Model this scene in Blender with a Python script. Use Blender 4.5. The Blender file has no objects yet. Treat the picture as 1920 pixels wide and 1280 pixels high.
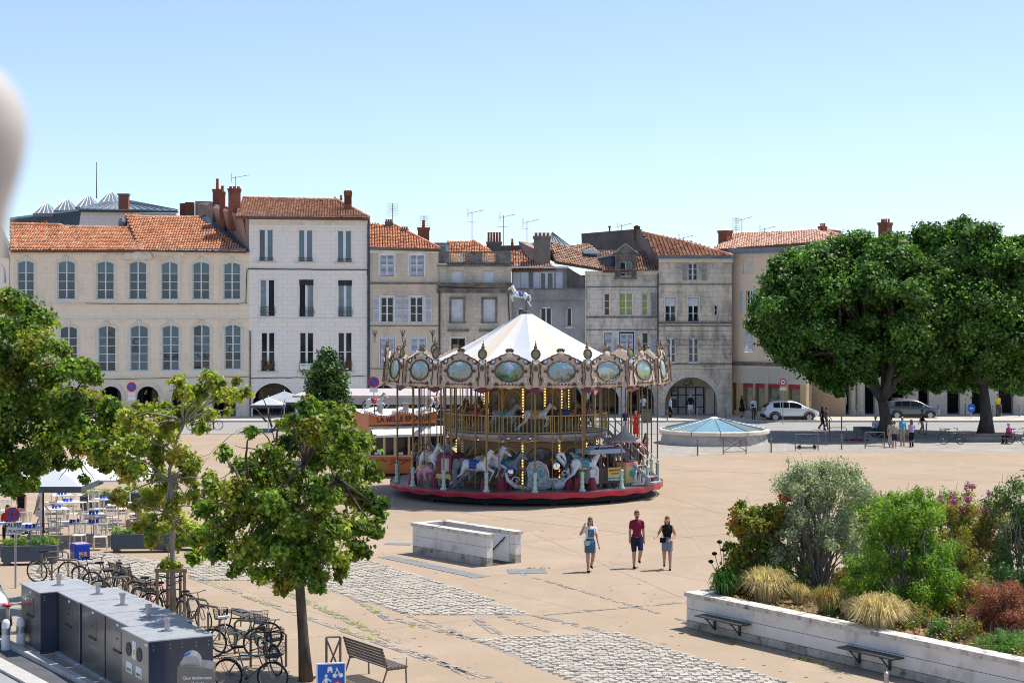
import bpy, bmesh, math, random
import numpy as np
from mathutils import Vector, Matrix, Euler
R = math.radians; PI = math.pi
random.seed(7); rng = np.random.default_rng(11)
scene = bpy.context.scene; COL = scene.collection
# ------------------------------------------------------------ camera
F = 3300.0; HC = 8.0; HY = 592.0           # focal length in photo pixels, eye height, horizon row
cam = bpy.data.cameras.new('camera'); camo = bpy.data.objects.new('camera', cam); COL.objects.link(camo)
camo.location = (0, 0, HC); camo.rotation_euler = (R(90), 0, 0)
cam.sensor_width = 36; cam.lens = 36*F/1920; cam.shift_y = (HY-640)/1920.0
cam.clip_start = .3; cam.clip_end = 3000
cam.dof.use_dof = True; cam.dof.focus_distance = 76; cam.dof.aperture_fstop = 4.5
scene.camera = camo
# ------------------------------------------------------------ sky and sun
SUN = Vector((.45, .215, 1)).normalized()
w = bpy.data.worlds.new('World'); scene.world = w; w.use_nodes = True
nt = w.node_tree; bg = nt.nodes['Background']
sky = nt.nodes.new('ShaderNodeTexSky'); sky.sky_type = 'NISHITA'; sky.sun_disc = False
sky.sun_elevation = math.asin(SUN.z); sky.sun_rotation = math.atan2(SUN.x, SUN.y)
sky.air_density = .75; sky.dust_density = 0.5; sky.ozone_density = 5.2; sky.altitude = 0
hs = nt.nodes.new('ShaderNodeHueSaturation'); hs.inputs['Saturation'].default_value = .86; nt.links.new(sky.outputs[0], hs.inputs['Color']); nt.links.new(hs.outputs[0], bg.inputs[0]); bg.inputs[1].default_value = .075
sl = bpy.data.lights.new('sun', 'SUN'); sl.energy = 2.25; sl.angle = R(.53); sl.color = (1, .94, .84)
so = bpy.data.objects.new('sun', sl); COL.objects.link(so); so.location = (40, 30, 90)
so.rotation_euler = SUN.to_track_quat('Z', 'Y').to_euler()
vs = scene.view_settings; vs.view_transform = 'Standard'; vs.look = 'None'; vs.exposure = 1.42; vs.gamma = 1
vs.use_curve_mapping = False
scene.cycles.filter_width = 1.0; scene.cycles.max_bounces = 6; scene.cycles.diffuse_bounces = 3; scene.cycles.glossy_bounces = 3
scene.cycles.transmission_bounces = 4; scene.cycles.transparent_max_bounces = 6
# ------------------------------------------------------------ helpers
def G(px, py, z=0.0):                       # photo pixel -> point of a level plane
    Y = F*(HC-z)/(py-HY); return Vector(((px-960)*Y/F, Y, z))
def A(px, py, Y):                           # photo pixel -> point at a distance
    return Vector(((px-960)*Y/F, Y, HC-(py-HY)*Y/F))
def tag(o, label=None, cat=None, group=None, kind=None):
    if label: o['label'] = label
    if cat: o['category'] = cat
    if group: o['group'] = group
    if kind: o['kind'] = kind
    return o
def empty(name, loc=(0, 0, 0), rz=0, label=None, cat=None, group=None, parent=None):
    o = bpy.data.objects.new(name, None); COL.objects.link(o); o.location = loc; o.rotation_euler = (0, 0, rz)
    o.empty_display_size = .2
    if parent: o.parent = parent
    return tag(o, label, cat, group)
def linkmesh(name, me, parent=None, loc=None, rot=None, scale=None, m=None):
    o = bpy.data.objects.new(name, me); COL.objects.link(o)
    if parent: o.parent = parent
    if loc is not None: o.location = loc
    if rot is not None: o.rotation_euler = rot
    if scale is not None: o.scale = scale
    if m is not None and len(me.materials):
        o.material_slots[0].link = 'OBJECT'; o.material_slots[0].material = m
    return o
def copy_tree(o, parent=None):
    c = o.copy(); COL.objects.link(c)
    if parent: c.parent = parent
    for ch in [x for x in o.children]: copy_tree(ch, c)
    return c
def basis(d):
    d = Vector(d).normalized(); a = Vector((0, 0, 1)) if abs(d.z) < .95 else Vector((1, 0, 0))
    x = a.cross(d).normalized(); return x, d.cross(x).normalized()
class MB:
    def __init__(s): s.v = []; s.f = []; s.c = []; s.mi = []; s.col = (1, 1, 1); s.m = 0
    def add(s, vs_, fs):
        n = len(s.v); s.v += [tuple(p) for p in vs_]; s.c += [s.col]*len(vs_)
        s.f += [tuple(i+n for i in f) for f in fs]; s.mi += [s.m]*len(fs); return s
    def box(s, c, d, rz=0, rot=None):
        x, y, z = d[0]/2, d[1]/2, d[2]/2; c = Vector(c)
        P = [Vector((a*x, b*y, e*z)) for e in (-1, 1) for b in (-1, 1) for a in (-1, 1)]
        if rot is not None: m = Euler(rot).to_matrix(); P = [m@p for p in P]
        elif rz: m = Matrix.Rotation(rz, 3, 'Z'); P = [m@p for p in P]
        return s.add([p+c for p in P], [(0, 2, 3, 1), (4, 5, 7, 6), (0, 1, 5, 4), (2, 6, 7, 3), (0, 4, 6, 2), (1, 3, 7, 5)])
    def b2(s, x0, x1, y0, y1, z0, z1): return s.box(((x0+x1)/2, (y0+y1)/2, (z0+z1)/2), (abs(x1-x0), abs(y1-y0), abs(z1-z0)))
    def tube(s, pts, r, n=6, cap=True, closed=False):
        pts = [Vector(p) for p in pts]; k = len(pts)
        rr = r if isinstance(r, (list, tuple)) else [r]*k
        V = []; px = None
        for i, p in enumerate(pts):
            if closed: d = pts[(i+1) % k]-pts[i-1]
            else: d = pts[min(i+1, k-1)]-pts[max(i-1, 0)]
            if d.length < 1e-9: d = Vector((0, 0, 1))
            if px is None: x, y = basis(d)
            else:
                d.normalize(); x = (px-d*px.dot(d))
                x = x.normalized() if x.length > 1e-6 else basis(d)[0]; y = d.cross(x)
            px = x
            V += [p+(x*math.cos(2*PI*j/n)+y*math.sin(2*PI*j/n))*rr[i] for j in range(n)]
        Fc = []
        for i in range(k if closed else k-1):
            a = i*n; b = ((i+1) % k)*n
            Fc += [(a+j, a+(j+1) % n, b+(j+1) % n, b+j) for j in range(n)]
        if cap and not closed: Fc += [tuple(range(n-1, -1, -1)), tuple((k-1)*n+j for j in range(n))]
        return s.add(V, Fc)
    def cyl(s, c, r, h, n=16, r2=None, z0=None):
        c = Vector(c); return s.tube([c, c+Vector((0, 0, h))], [r, r if r2 is None else r2], n)
    def lathe(s, prof, c=(0, 0, 0), n=16, a0=0, a1=2*PI, sx=1, sy=1):
        full = abs(a1-a0-2*PI) < 1e-6; m = n if full else n+1; c = Vector(c); V = []
        for (r, z) in prof:
            for j in range(m):
                t = a0+(a1-a0)*j/n; V.append(c+Vector((r*math.cos(t)*sx, r*math.sin(t)*sy, z)))
        Fc = []
        for i in range(len(prof)-1):
            for j in range(n):
                j2 = (j+1) % m; Fc.append((i*m+j, i*m+j2, (i+1)*m+j2, (i+1)*m+j))
        return s.add(V, Fc)
    def ell(s, c, r, n=10, k=6, rot=None):
        r = (r, r, r) if isinstance(r, (int, float)) else r; c = Vector(c); V = []; Fc = []
        m = Euler(rot).to_matrix() if rot is not None else None
        def P(p): p = Vector(p); return (m@p if m else p)+c
        V.append(P((0, 0, -r[2])))
        for i in range(1, k):
            t = -PI/2+PI*i/k
            for j in range(n):
                a = 2*PI*j/n; V.append(P((r[0]*math.cos(t)*math.cos(a), r[1]*math.cos(t)*math.sin(a), r[2]*math.sin(t))))
        V.append(P((0, 0, r[2]))); L = len(V)-1
        for j in range(n):
            Fc.append((0, 1+(j+1) % n, 1+j)); Fc.append((L, L-n+j, L-n+(j+1) % n))
        for i in range(k-2):
            for j in range(n): a = 1+i*n; Fc.append((a+j, a+(j+1) % n, a+n+(j+1) % n, a+n+j))
        return s.add(V, Fc)
    def cap2(s, p0, r0, p1, r1, n=12):      # tapered capsule
        p0 = Vector(p0); p1 = Vector(p1); d = (p1-p0); L = d.length; d = d.normalized() if L > 1e-6 else Vector((0, 0, 1))
        pts = []; rr = []
        for t in (-.98, -.8, -.45, 0): pts.append(p0+d*r0*t); rr.append(r0*math.sqrt(max(0, 1-t*t)))
        for t in (0.001, .45, .8, .98): pts.append(p1+d*r1*t); rr.append(r1*math.sqrt(max(0, 1-t*t)))
        return s.tube(pts, rr, n)
    def prism(s, poly, d):                  # extrude a planar polygon by vector d
        n = len(poly); d = Vector(d); P = [Vector(p) for p in poly]
        return s.add(P+[p+d for p in P], [tuple(range(n-1, -1, -1)), tuple(range(n, 2*n))] + [(i, (i+1) % n, n+(i+1) % n, n+i) for i in range(n)])
    def poly(s, P): return s.add(P, [tuple(range(len(P)))])
    def grid(s, rows):                      # list of equal-length rows of points
        m = len(rows[0]); V = [p for r in rows for p in r]
        return s.add(V, [(i*m+j, i*m+j+1, (i+1)*m+j+1, (i+1)*m+j) for i in range(len(rows)-1) for j in range(m-1)])
    def me(s, name, mats, smooth=False, vcol=False):
        me = bpy.data.meshes.new(name); me.from_pydata(s.v, [], s.f)
        mats = mats if isinstance(mats, (list, tuple)) else [mats]
        for m in mats: me.materials.append(m)
        if len(mats) > 1: me.polygons.foreach_set('material_index', s.mi)
        if vcol:
            a = me.color_attributes.new('tint', 'FLOAT_COLOR', 'POINT')
            a.data.foreach_set('color', np.array([(c[0], c[1], c[2], 1) for c in s.c], dtype=np.float32).ravel())
        if smooth: me.polygons.foreach_set('use_smooth', [True]*len(me.polygons))
        me.update(); return me
    def build(s, name, mats, parent=None, smooth=False, vcol=False, **k):
        me = s.me(name, mats, smooth, vcol); bm = None
        if k.pop('fix', True) and len(s.f) < 20000 and len(s.f) > 0:
            bm = bmesh.new(); bm.from_mesh(me); bmesh.ops.recalc_face_normals(bm, faces=bm.faces); bm.to_mesh(me); bm.free()
        bev = k.pop('bevel', 0)
        o = linkmesh(name, me, parent, **k)
        if bev:
            b = o.modifiers.new('bevel', 'BEVEL'); b.width = bev; b.segments = 2; b.limit_method = 'ANGLE'
        return o
def bake_remesh(mb, voxel, smooth=2):
    me = mb.me('tmp', MAT['tmp']); o = bpy.data.objects.new('tmp', me); COL.objects.link(o)
    r = o.modifiers.new('r', 'REMESH'); r.mode = 'VOXEL'; r.voxel_size = voxel; r.use_smooth_shade = True
    if smooth:
        q = o.modifiers.new('s', 'SMOOTH'); q.factor = .5; q.iterations = smooth
    dg = bpy.context.evaluated_depsgraph_get(); ne = bpy.data.meshes.new_from_object(o.evaluated_get(dg))
    bpy.data.objects.remove(o); bpy.data.meshes.remove(me)
    ne.polygons.foreach_set('use_smooth', [True]*len(ne.polygons)); return ne
def remeshed(name, mb, voxel, m, parent=None, smooth=2, **k):
    me = bake_remesh(mb, voxel, smooth); me.name = name; me.materials.clear(); me.materials.append(m)
    return linkmesh(name, me, parent, **k)
def textmesh(txt, size, m, name='lettering', parent=None, loc=(0, 0, 0), rot=(R(90), 0, 0), ext=.004, sx=1, align='CENTER', bold=.0, shear=0):
    cu = bpy.data.curves.new('t', 'FONT'); cu.body = txt; cu.size = size; cu.extrude = ext; cu.align_x = align; cu.align_y = 'CENTER'
    cu.offset = bold; cu.resolution_u = 3; cu.shear = shear
    o = bpy.data.objects.new('t', cu); COL.objects.link(o)
    me = bpy.data.meshes.new_from_object(o.evaluated_get(bpy.context.evaluated_depsgraph_get()))
    bpy.data.objects.remove(o); me.materials.clear(); me.materials.append(m)
    return linkmesh(name, me, parent, loc=loc, rot=rot, scale=(sx, 1, 1))
# ------------------------------------------------------------ materials
MAT = {}
def mat(name, col, col2=None, scale=4., rough=.7, metal=0., bump=0., bscale=None, spec=.5, vcol=False, rnd=0., stretch=None,
        emit=0., trans=0., coat=0., lo=.35, hi=.65, detail=4, col3=None, scale3=1., tl=.0, ior=1.45, coords='Object', alpha=1.):
    if name in MAT: return MAT[name]
    m = bpy.data.materials.new(name); m.use_nodes = True; nt = m.node_tree; N = nt.nodes; L = nt.links
    b = N['Principled BSDF']; b.inputs['Roughness'].default_value = rough; b.inputs['Metallic'].default_value = metal
    b.inputs['Specular IOR Level'].default_value = spec; b.inputs['IOR'].default_value = ior
    if coat: b.inputs['Coat Weight'].default_value = coat; b.inputs['Coat Roughness'].default_value = .08
    if trans: b.inputs['Transmission Weight'].default_value = trans
    b.inputs['Alpha'].default_value = alpha
    tc = N.new('ShaderNodeTexCoord'); src = tc.outputs[coords]
    if stretch:
        mp = N.new('ShaderNodeMapping'); mp.inputs['Scale'].default_value = stretch; L.new(src, mp.inputs[0]); src = mp.outputs[0]
    if rnd:                                    # shift the pattern per object
        oi = N.new('ShaderNodeObjectInfo'); vm = N.new('ShaderNodeVectorMath'); vm.operation = 'ADD'
        mm = N.new('ShaderNodeMath'); mm.operation = 'MULTIPLY'; mm.inputs[1].default_value = 37.; L.new(oi.outputs['Random'], mm.inputs[0])
        L.new(src, vm.inputs[0]); L.new(mm.outputs[0], vm.inputs[1]); src = vm.outputs[0]
    def noise(sc, det=detail):
        n = N.new('ShaderNodeTexNoise'); n.inputs['Scale'].default_value = sc; n.inputs['Detail'].default_value = det
        n.inputs['Roughness'].default_value = .62; L.new(src, n.inputs['Vector']); return n.outputs['Fac']
    def rmp(f, a, c):
        r = N.new('ShaderNodeMapRange'); r.inputs[1].default_value = a; r.inputs[2].default_value = c; L.new(f, r.inputs[0]); return r.outputs[0]
    def mix(f, a, c, typ='MIX'):
        x = N.new('ShaderNodeMix'); x.data_type = 'RGBA'; x.blend_type = typ
        if isinstance(f, float): x.inputs[0].default_value = f
        else: L.new(f, x.inputs[0])
        for sock, v in ((x.inputs[6], a), (x.inputs[7], c)):
            if isinstance(v, (tuple, list)): sock.default_value = (*v[:3], 1)
            else: L.new(v, sock)
        return x.outputs[2]
    out = tuple(col)
    if col2: out = mix(rmp(noise(scale), lo, hi), tuple(col), tuple(col2))
    if col3: out = mix(rmp(noise(scale3, 5), .52, .68), out, tuple(col3))
    if vcol:
        at = N.new('ShaderNodeAttribute'); at.attribute_name = 'tint'
        out = mix(1.0, out, at.outputs['Color'], 'MULTIPLY')
    if rnd:
        hs = N.new('ShaderNodeHueSaturation'); r = N.new('ShaderNodeMapRange'); L.new(oi.outputs['Random'], r.inputs[0])
        r.inputs[3].default_value = 1-rnd; r.inputs[4].default_value = 1+rnd; L.new(r.outputs[0], hs.inputs['Value'])
        if isinstance(out, tuple): hs.inputs['Color'].default_value = (*out[:3], 1)
        else: L.new(out, hs.inputs['Color'])
        out = hs.outputs[0]
    if isinstance(out, tuple): b.inputs['Base Color'].default_value = (*out[:3], 1)
    else: L.new(out, b.inputs['Base Color'])
    if emit:
        if isinstance(out, tuple): b.inputs['Emission Color'].default_value = (*out[:3], 1)
        else: L.new(out, b.inputs['Emission Color'])
        b.inputs['Emission Strength'].default_value = emit
    if bump:
        bp = N.new('ShaderNodeBump'); bp.inputs['Strength'].default_value = min(1, bump*10 if bump < .1 else 1); bp.inputs['Distance'].default_value = bump
        L.new(noise(bscale or scale*3), bp.inputs['Height']); L.new(bp.outputs[0], b.inputs['Normal'])
    if tl:
        t = N.new('ShaderNodeBsdfTranslucent'); ms = N.new('ShaderNodeMixShader'); ms.inputs[0].default_value = tl
        br = mix(1.0, out, (1.5, 1.7, .55), 'MULTIPLY'); L.new(br, t.inputs[0])
        L.new(b.outputs[0], ms.inputs[1]); L.new(t.outputs[0], ms.inputs[2]); L.new(ms.outputs[0], N['Material Output'].inputs[0])
    MAT[name] = m; return m
def wallmat(name, c1, c2, dirt, joint, bw=.7, bh=.34, js=.5, dlo=.5, dhi=.7, dscale=.5, jw=.012, bumpd=.006):
    if name in MAT: return MAT[name]
    m = bpy.data.materials.new(name); m.use_nodes = True; nt = m.node_tree; N = nt.nodes; L = nt.links
    b = N['Principled BSDF']; b.inputs['Roughness'].default_value = .88; b.inputs['Specular IOR Level'].default_value = .25
    tc = N.new('ShaderNodeTexCoord'); sp = N.new('ShaderNodeSeparateXYZ'); L.new(tc.outputs['Object'], sp.inputs[0])
    ad = N.new('ShaderNodeMath'); ad.operation = 'ADD'; L.new(sp.outputs[0], ad.inputs[0]); L.new(sp.outputs[1], ad.inputs[1])
    cb = N.new('ShaderNodeCombineXYZ'); L.new(ad.outputs[0], cb.inputs[0]); L.new(sp.outputs[2], cb.inputs[1])
    br = N.new('ShaderNodeTexBrick'); L.new(cb.outputs[0], br.inputs['Vector'])
    br.inputs['Color1'].default_value = (*c1, 1); br.inputs['Color2'].default_value = (*c2, 1)
    br.inputs['Mortar'].default_value = (*joint, 1); br.inputs['Scale'].default_value = 1.; br.inputs['Mortar Size'].default_value = jw
    br.inputs['Mortar Smooth'].default_value = .3; br.inputs['Brick Width'].default_value = bw; br.inputs['Row Height'].default_value = bh
    br.inputs['Bias'].default_value = -.1
    def noise(sc, st=None, det=6):
        n = N.new('ShaderNodeTexNoise'); n.inputs['Scale'].default_value = sc; n.inputs['Detail'].default_value = det; n.inputs['Roughness'].default_value = .65
        if st:
            mp = N.new('ShaderNodeMapping'); mp.inputs['Scale'].default_value = st; L.new(tc.outputs['Object'], mp.inputs[0]); L.new(mp.outputs[0], n.inputs['Vector'])
        else: L.new(tc.outputs['Object'], n.inputs['Vector'])
        return n.outputs['Fac']
    def rmp(f, a, c, o=1.):
        r = N.new('ShaderNodeMapRange'); r.inputs[1].default_value = a; r.inputs[2].default_value = c; r.inputs[4].default_value = o; L.new(f, r.inputs[0]); return r.outputs[0]
    def mix(f, a, c, typ='MIX'):
        x = N.new('ShaderNodeMix'); x.data_type = 'RGBA'; x.blend_type = typ; L.new(f, x.inputs[0])
        for sock, v in ((x.inputs[6], a), (x.inputs[7], c)):
            if isinstance(v, tuple): sock.default_value = (*v, 1)
            else: L.new(v, sock)
        return x.outputs[2]
    plain = mix(rmp(noise(1.7), .3, .7), c1, c2)
    o1 = mix(rmp(noise(.35), .2, .75, js), plain, br.outputs['Color'])
    o2 = mix(rmp(noise(dscale, (1, 1, .55)), dlo, dhi, .85), o1, dirt)          # broad weathering
    o3 = mix(rmp(noise(2.2, (1.4, 1.4, .16)), .56, .8, .5), o2, dirt)           # rain streaks
    o4 = mix(rmp(noise(11.), .42, .8, .28), o3, dirt)
    L.new(o4, b.inputs['Base Color'])
    bp = N.new('ShaderNodeBump'); bp.inputs['Strength'].default_value = .8; bp.inputs['Distance'].default_value = bumpd
    mm = N.new('ShaderNodeMath'); mm.operation = 'SUBTRACT'; L.new(noise(9), mm.inputs[0]); L.new(br.outputs['Fac'], mm.inputs[1])
    L.new(mm.outputs[0], bp.inputs['Height']); L.new(bp.outputs[0], b.inputs['Normal'])
    MAT[name] = m; return m
mat('tmp', (.5, .5, .5))
mat('white_paint', (.78, .80, .82), (.70, .73, .76), 3, rough=.45)
mat('shutter_white', (.74, .77, .80), (.60, .63, .66), 2, rough=.6)
mat('shutter_grey', (.50, .50, .47), (.34, .34, .32), 3, rough=.7)
mat('frame_blue_white', (.62, .70, .76), rough=.4)
mat('glass', (.030, .055, .070), (.015, .03, .04), .6, rough=.04, spec=1., bump=.003, bscale=1.1)
mat('glass_blind', (.085, .15, .18), (.05, .10, .13), .8, rough=.12, spec=1.)
mat('glass_dark', (.012, .014, .018), rough=.06, spec=.6)
mat('blind_green', (.30, .34, .06), (.38, .40, .12), 3, rough=.4, spec=.6)
mat('blind_red', (.16, .030, .015), (.20, .05, .03), 3, rough=.4, spec=.6)
mat('blind_dark', (.035, .035, .05), rough=.8)
mat('curtain', (.24, .31, .32), (.17, .23, .24), 2, rough=.6, spec=.6)
mat('iron', (.05, .055, .06), (.09, .09, .09), 5, rough=.5, metal=.4)
mat('iron_grey', (.15, .14, .13), (.11, .10, .10), 6, rough=.45, metal=.5)
mat('zinc', (.12, .15, .18), (.20, .23, .26), 1.5, rough=.45, metal=.4)
mat('zinc_light', (.30, .36, .39), (.20, .25, .28), .6, rough=.35, metal=.3)
mat('zinc_dark', (.035, .06, .085), (.06, .085, .11), 1.2, rough=.5, metal=.2)
mat('tile_new', (.56, .20, .10), (.66, .33, .18), 1.3, rough=.85, vcol=True, bump=.01, bscale=8, col3=(.62, .44, .30), scale3=2.2)
mat('tile_old', (.52, .25, .15), (.60, .37, .25), 1.8, rough=.9, vcol=True, bump=.01, bscale=8, col3=(.32, .25, .19), scale3=2.)
mat('tile_brown', (.36, .21, .15), (.45, .29, .20), 1.6, rough=.9, vcol=True, bump=.01, bscale=8, col3=(.27, .20, .16), scale3=2.)
mat('tile_pink', (.60, .36, .27), (.72, .46, .35), 1.3, rough=.85, vcol=True, bump=.01, bscale=8)
mat('tile_under', (.20, .09, .06), (.13, .07, .05), 3, rough=.95)
wallmat('brick', (.30, .105, .06), (.23, .08, .05), (.09, .05, .04), (.30, .22, .17), .22, .07, .9, jw=.008)
mat('pot', (.40, .12, .05), (.28, .08, .04), 4, rough=.85)
wallmat('stone_b1', (.90, .77, .59), (.83, .705, .53), (.46, .39, .30), (.55, .47, .37), .9, .42, .55, .55, .85)
wallmat('stone_white', (.92, .85, .76), (.86, .79, .71), (.45, .44, .44), (.50, .49, .49), .75, .34, .8, .6, .95)
wallmat('stone_b3', (.74, .62, .47), (.64, .54, .41), (.30, .26, .22), (.38, .32, .26), .62, .33, .5, .48, .8)
wallmat('stone_b4', (.74, .64, .50), (.58, .50, .40), (.17, .16, .16), (.27, .24, .21), .42, .3, .8, .45, .75)
wallmat('render_grey', (.47, .45, .44), (.36, .35, .345), (.09, .09, .095), (.28, .27, .26), 2.5, 1.8, .15, .42, .8)
wallmat('stone_b6', (.86, .77, .65), (.72, .645, .55), (.17, .16, .16), (.20, .18, .16), .70, .36, .9, .46, .72, .9)
wallmat('stone_b7', (.88, .75, .58), (.70, .61, .48), (.13, .13, .14), (.20, .18, .16), .85, .38, .9, .44, .68, .8)
wallmat('render_peach', (.90, .70, .51), (.84, .64, .46), (.52, .38, .28), (.56, .43, .31), 3., 3., .1, .55, .85)
wallmat('stone_right', (.74, .66, .56), (.64, .57, .48), (.26, .23, .20), (.30, .26, .22), .8, .4, .8, .5, .8)
wallmat('render_pink', (.42, .29, .24), (.36, .25, .21), (.15, .12, .11), (.30, .2, .17), 3, 3, .1, .48, .75)
wallmat('render_brown', (.27, .225, .19), (.20, .17, .155), (.08, .075, .075), (.2, .17, .15), 3, 3, .1, .42, .7)
mat('trim_stone', (.78, .70, .58), (.64, .57, .46), 2.5, rough=.85, bump=.01)
mat('trim_dark', (.26, .235, .21), (.10, .095, .095), 1.6, rough=.9, bump=.01)
mat('red_paint', (.40, .02, .03), rough=.5)
mat('black', (.012, .012, .013), rough=.5)
mat('dark_inside', (.02, .022, .025), rough=.9)
# ------------------------------------------------------------ ground, road, paving
mat('sand', (.345, .268, .190), (.392, .310, .226), .22, rough=.95, bump=.012, bscale=26, col3=(.41, .305, .22), scale3=.06, spec=.2, detail=8)
nt_ = MAT['sand'].node_tree; L_ = nt_.links; N_ = nt_.nodes; b_ = N_['Principled BSDF']
prev = b_.inputs['Base Color'].links[0].from_socket; tc_ = [n for n in N_ if n.type == 'TEX_COORD'][0]
def _n(sc, lo, hi, amt, colr, st=None, rz=0):
    global prev
    n = N_.new('ShaderNodeTexNoise'); n.inputs['Scale'].default_value = sc; n.inputs['Detail'].default_value = 8; n.inputs['Roughness'].default_value = .7
    mp = N_.new('ShaderNodeMapping'); mp.inputs['Scale'].default_value = st or (1, 1, 1); mp.inputs['Rotation'].default_value = (0, 0, rz)
    L_.new(tc_.outputs['Object'], mp.inputs[0]); L_.new(mp.outputs[0], n.inputs[0])
    r = N_.new('ShaderNodeMapRange'); r.inputs[1].default_value = lo; r.inputs[2].default_value = hi; r.inputs[4].default_value = amt; L_.new(n.outputs[0], r.inputs[0])
    x = N_.new('ShaderNodeMix'); x.data_type = 'RGBA'; L_.new(r.outputs[0], x.inputs[0]); L_.new(prev, x.inputs[6]); x.inputs[7].default_value = (*colr, 1)
    prev = x.outputs[2]
_n(34, .47, .66, .75, (.30, .22, .155)); _n(.9, .50, .72, .55, (.38, .285, .21)); _n(1.2, .52, .74, .38, (.48, .39, .29), (1, .3, 1), .6)
_n(.35, .55, .68, .35, (.52, .41, .30)); _n(9, .52, .72, .55, (.36, .27, .20)); _n(60, .52, .68, .7, (.52, .43, .34)); _n(.11, .5, .6, .35, (.42, .33, .26)); _n(2.5, .64, .70, .45, (.27, .22, .17)); _n(22, .5, .62, .6, (.255, .195, .14))
L_.new(prev, b_.inputs['Base Color'])
mat('asphalt_pale', (.27, .265, .255), (.32, .31, .295), .5, rough=.9, bump=.004, bscale=40, col3=(.30, .30, .30), scale3=.3)
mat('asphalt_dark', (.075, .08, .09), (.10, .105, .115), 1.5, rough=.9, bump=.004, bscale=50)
mat('pavement', (.50, .46, .40), (.43, .40, .35), .8, rough=.9, bump=.004, bscale=20)
mat('kerbstone', (.50, .49, .46), (.40, .39, .37), 2, rough=.85, bump=.006, bscale=10)
mat('granite', (.45, .41, .35), (.37, .335, .285), 6, rough=.75, bump=.006, bscale=30, rnd=.22)
mat('granite_v', (.45, .41, .35), (.375, .34, .29), 6, rough=.75, bump=.006, bscale=30, vcol=True)
mat('joint', (.36, .31, .25), (.28, .24, .20), 4, rough=.95)
mat('slate_pave', (.17, .18, .19), (.24, .24, .24), 2, rough=.7, bump=.004, bscale=30)
wallmat('slabs_far', (.36, .34, .31), (.30, .285, .26), (.21, .20, .19), (.2, .19, .18), 1., .5, 1.)
g = MB(); g.add([(-700, -120, 0), (700, -120, 0), (700, 1500, 0), (-700, 1500, 0)], [(0, 1, 2, 3)])
tag(g.build('ground', MAT['sand']), kind='structure')
def sheet(name, pts, m, z=.004, kind='structure'):
    b = MB(); b.add([(p[0], p[1], z) for p in pts], [tuple(range(len(pts)))]); return tag(b.build(name, m), kind=kind)
sheet('road', [(-90, 119.5), (120, 119.5), (120, 132.6), (-90, 132.6)], MAT['asphalt_pale'])
b = MB(); b.b2(-90, 120, 132.75, 151, 0, .12); tag(b.build('pavement', MAT['pavement']), kind='structure')
b = MB()
for i in range(210): b.b2(-90+i+.01, -89.01+i, 132.6, 132.75, 0, .125)
tag(b.build('kerb', MAT['kerbstone']), kind='structure')
b = MB()
for i in range(200): b.b2(-80+i+.01, -79.01+i, 119.2, 119.45, 0, .03)
tag(b.build('road_edge', MAT['kerbstone']), kind='structure')
# dark paving of the tree-shaded corner, laid in slabs with slanting pale bands
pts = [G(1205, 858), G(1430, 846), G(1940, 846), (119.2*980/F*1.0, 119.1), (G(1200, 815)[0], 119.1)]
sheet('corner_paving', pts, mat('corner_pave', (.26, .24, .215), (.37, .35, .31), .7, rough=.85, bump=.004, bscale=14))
b = MB()
for i in range(26):
    q = G(1215+i*20, 846 if i % 2 else 848); p = (q.x+1.2, q.y+7.5, 0)
    n = Vector((.25, 0, 0)); b.add([(q.x, q.y, .009), (q.x+.42, q.y, .009), (p[0]+.42, p[1], .009), (p[0], p[1], .009)], [(0, 1, 2, 3)])
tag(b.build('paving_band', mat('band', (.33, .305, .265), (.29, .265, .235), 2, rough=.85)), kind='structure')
# direction of the square's layout
E1 = Vector((6.0, -9.1, 0)).normalized(); E2 = Vector((-E1.y, E1.x, 0))
# bottom-left street
k0 = G(28, 1212); k1 = G(0, 1247)
def along(p, t, s=0, z=.004): q = p+E1*t+E2*s; return (q.x, q.y, z)
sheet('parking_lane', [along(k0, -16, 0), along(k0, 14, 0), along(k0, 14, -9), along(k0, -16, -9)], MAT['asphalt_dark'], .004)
b = MB()
for i in range(28): c = k0+E1*(-15+i)-E2*.1; b.box((c.x, c.y, .05), (.98, .2, .13), math.atan2(E1.y, E1.x))
tag(b.build('lane_kerb', MAT['kerbstone'], bevel=.01), kind='structure')
b = MB()
for i in range(28): c = k1+E1*(-15+i)-E2*.0; b.box((c.x, c.y, .03), (.985, .42, .075), math.atan2(E1.y, E1.x))
tag(b.build('street_kerb', MAT['kerbstone'], bevel=.01), kind='structure')
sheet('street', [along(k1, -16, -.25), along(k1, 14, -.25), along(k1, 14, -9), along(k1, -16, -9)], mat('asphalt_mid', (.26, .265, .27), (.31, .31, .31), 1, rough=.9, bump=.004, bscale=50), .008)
# shaded granite apron round the bins
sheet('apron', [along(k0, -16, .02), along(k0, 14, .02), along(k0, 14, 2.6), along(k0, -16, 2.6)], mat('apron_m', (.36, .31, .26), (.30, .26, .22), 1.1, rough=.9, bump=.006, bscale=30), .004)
def inpoly(x, y, P):
    r = False; n = len(P)
    for i in range(n):
        x1, y1 = P[i][0], P[i][1]; x2, y2 = P[i-1][0], P[i-1][1]
        if (y1 > y) != (y2 > y) and x < (x2-x1)*(y-y1)/(y2-y1)+x1: r = not r
    return r
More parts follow.
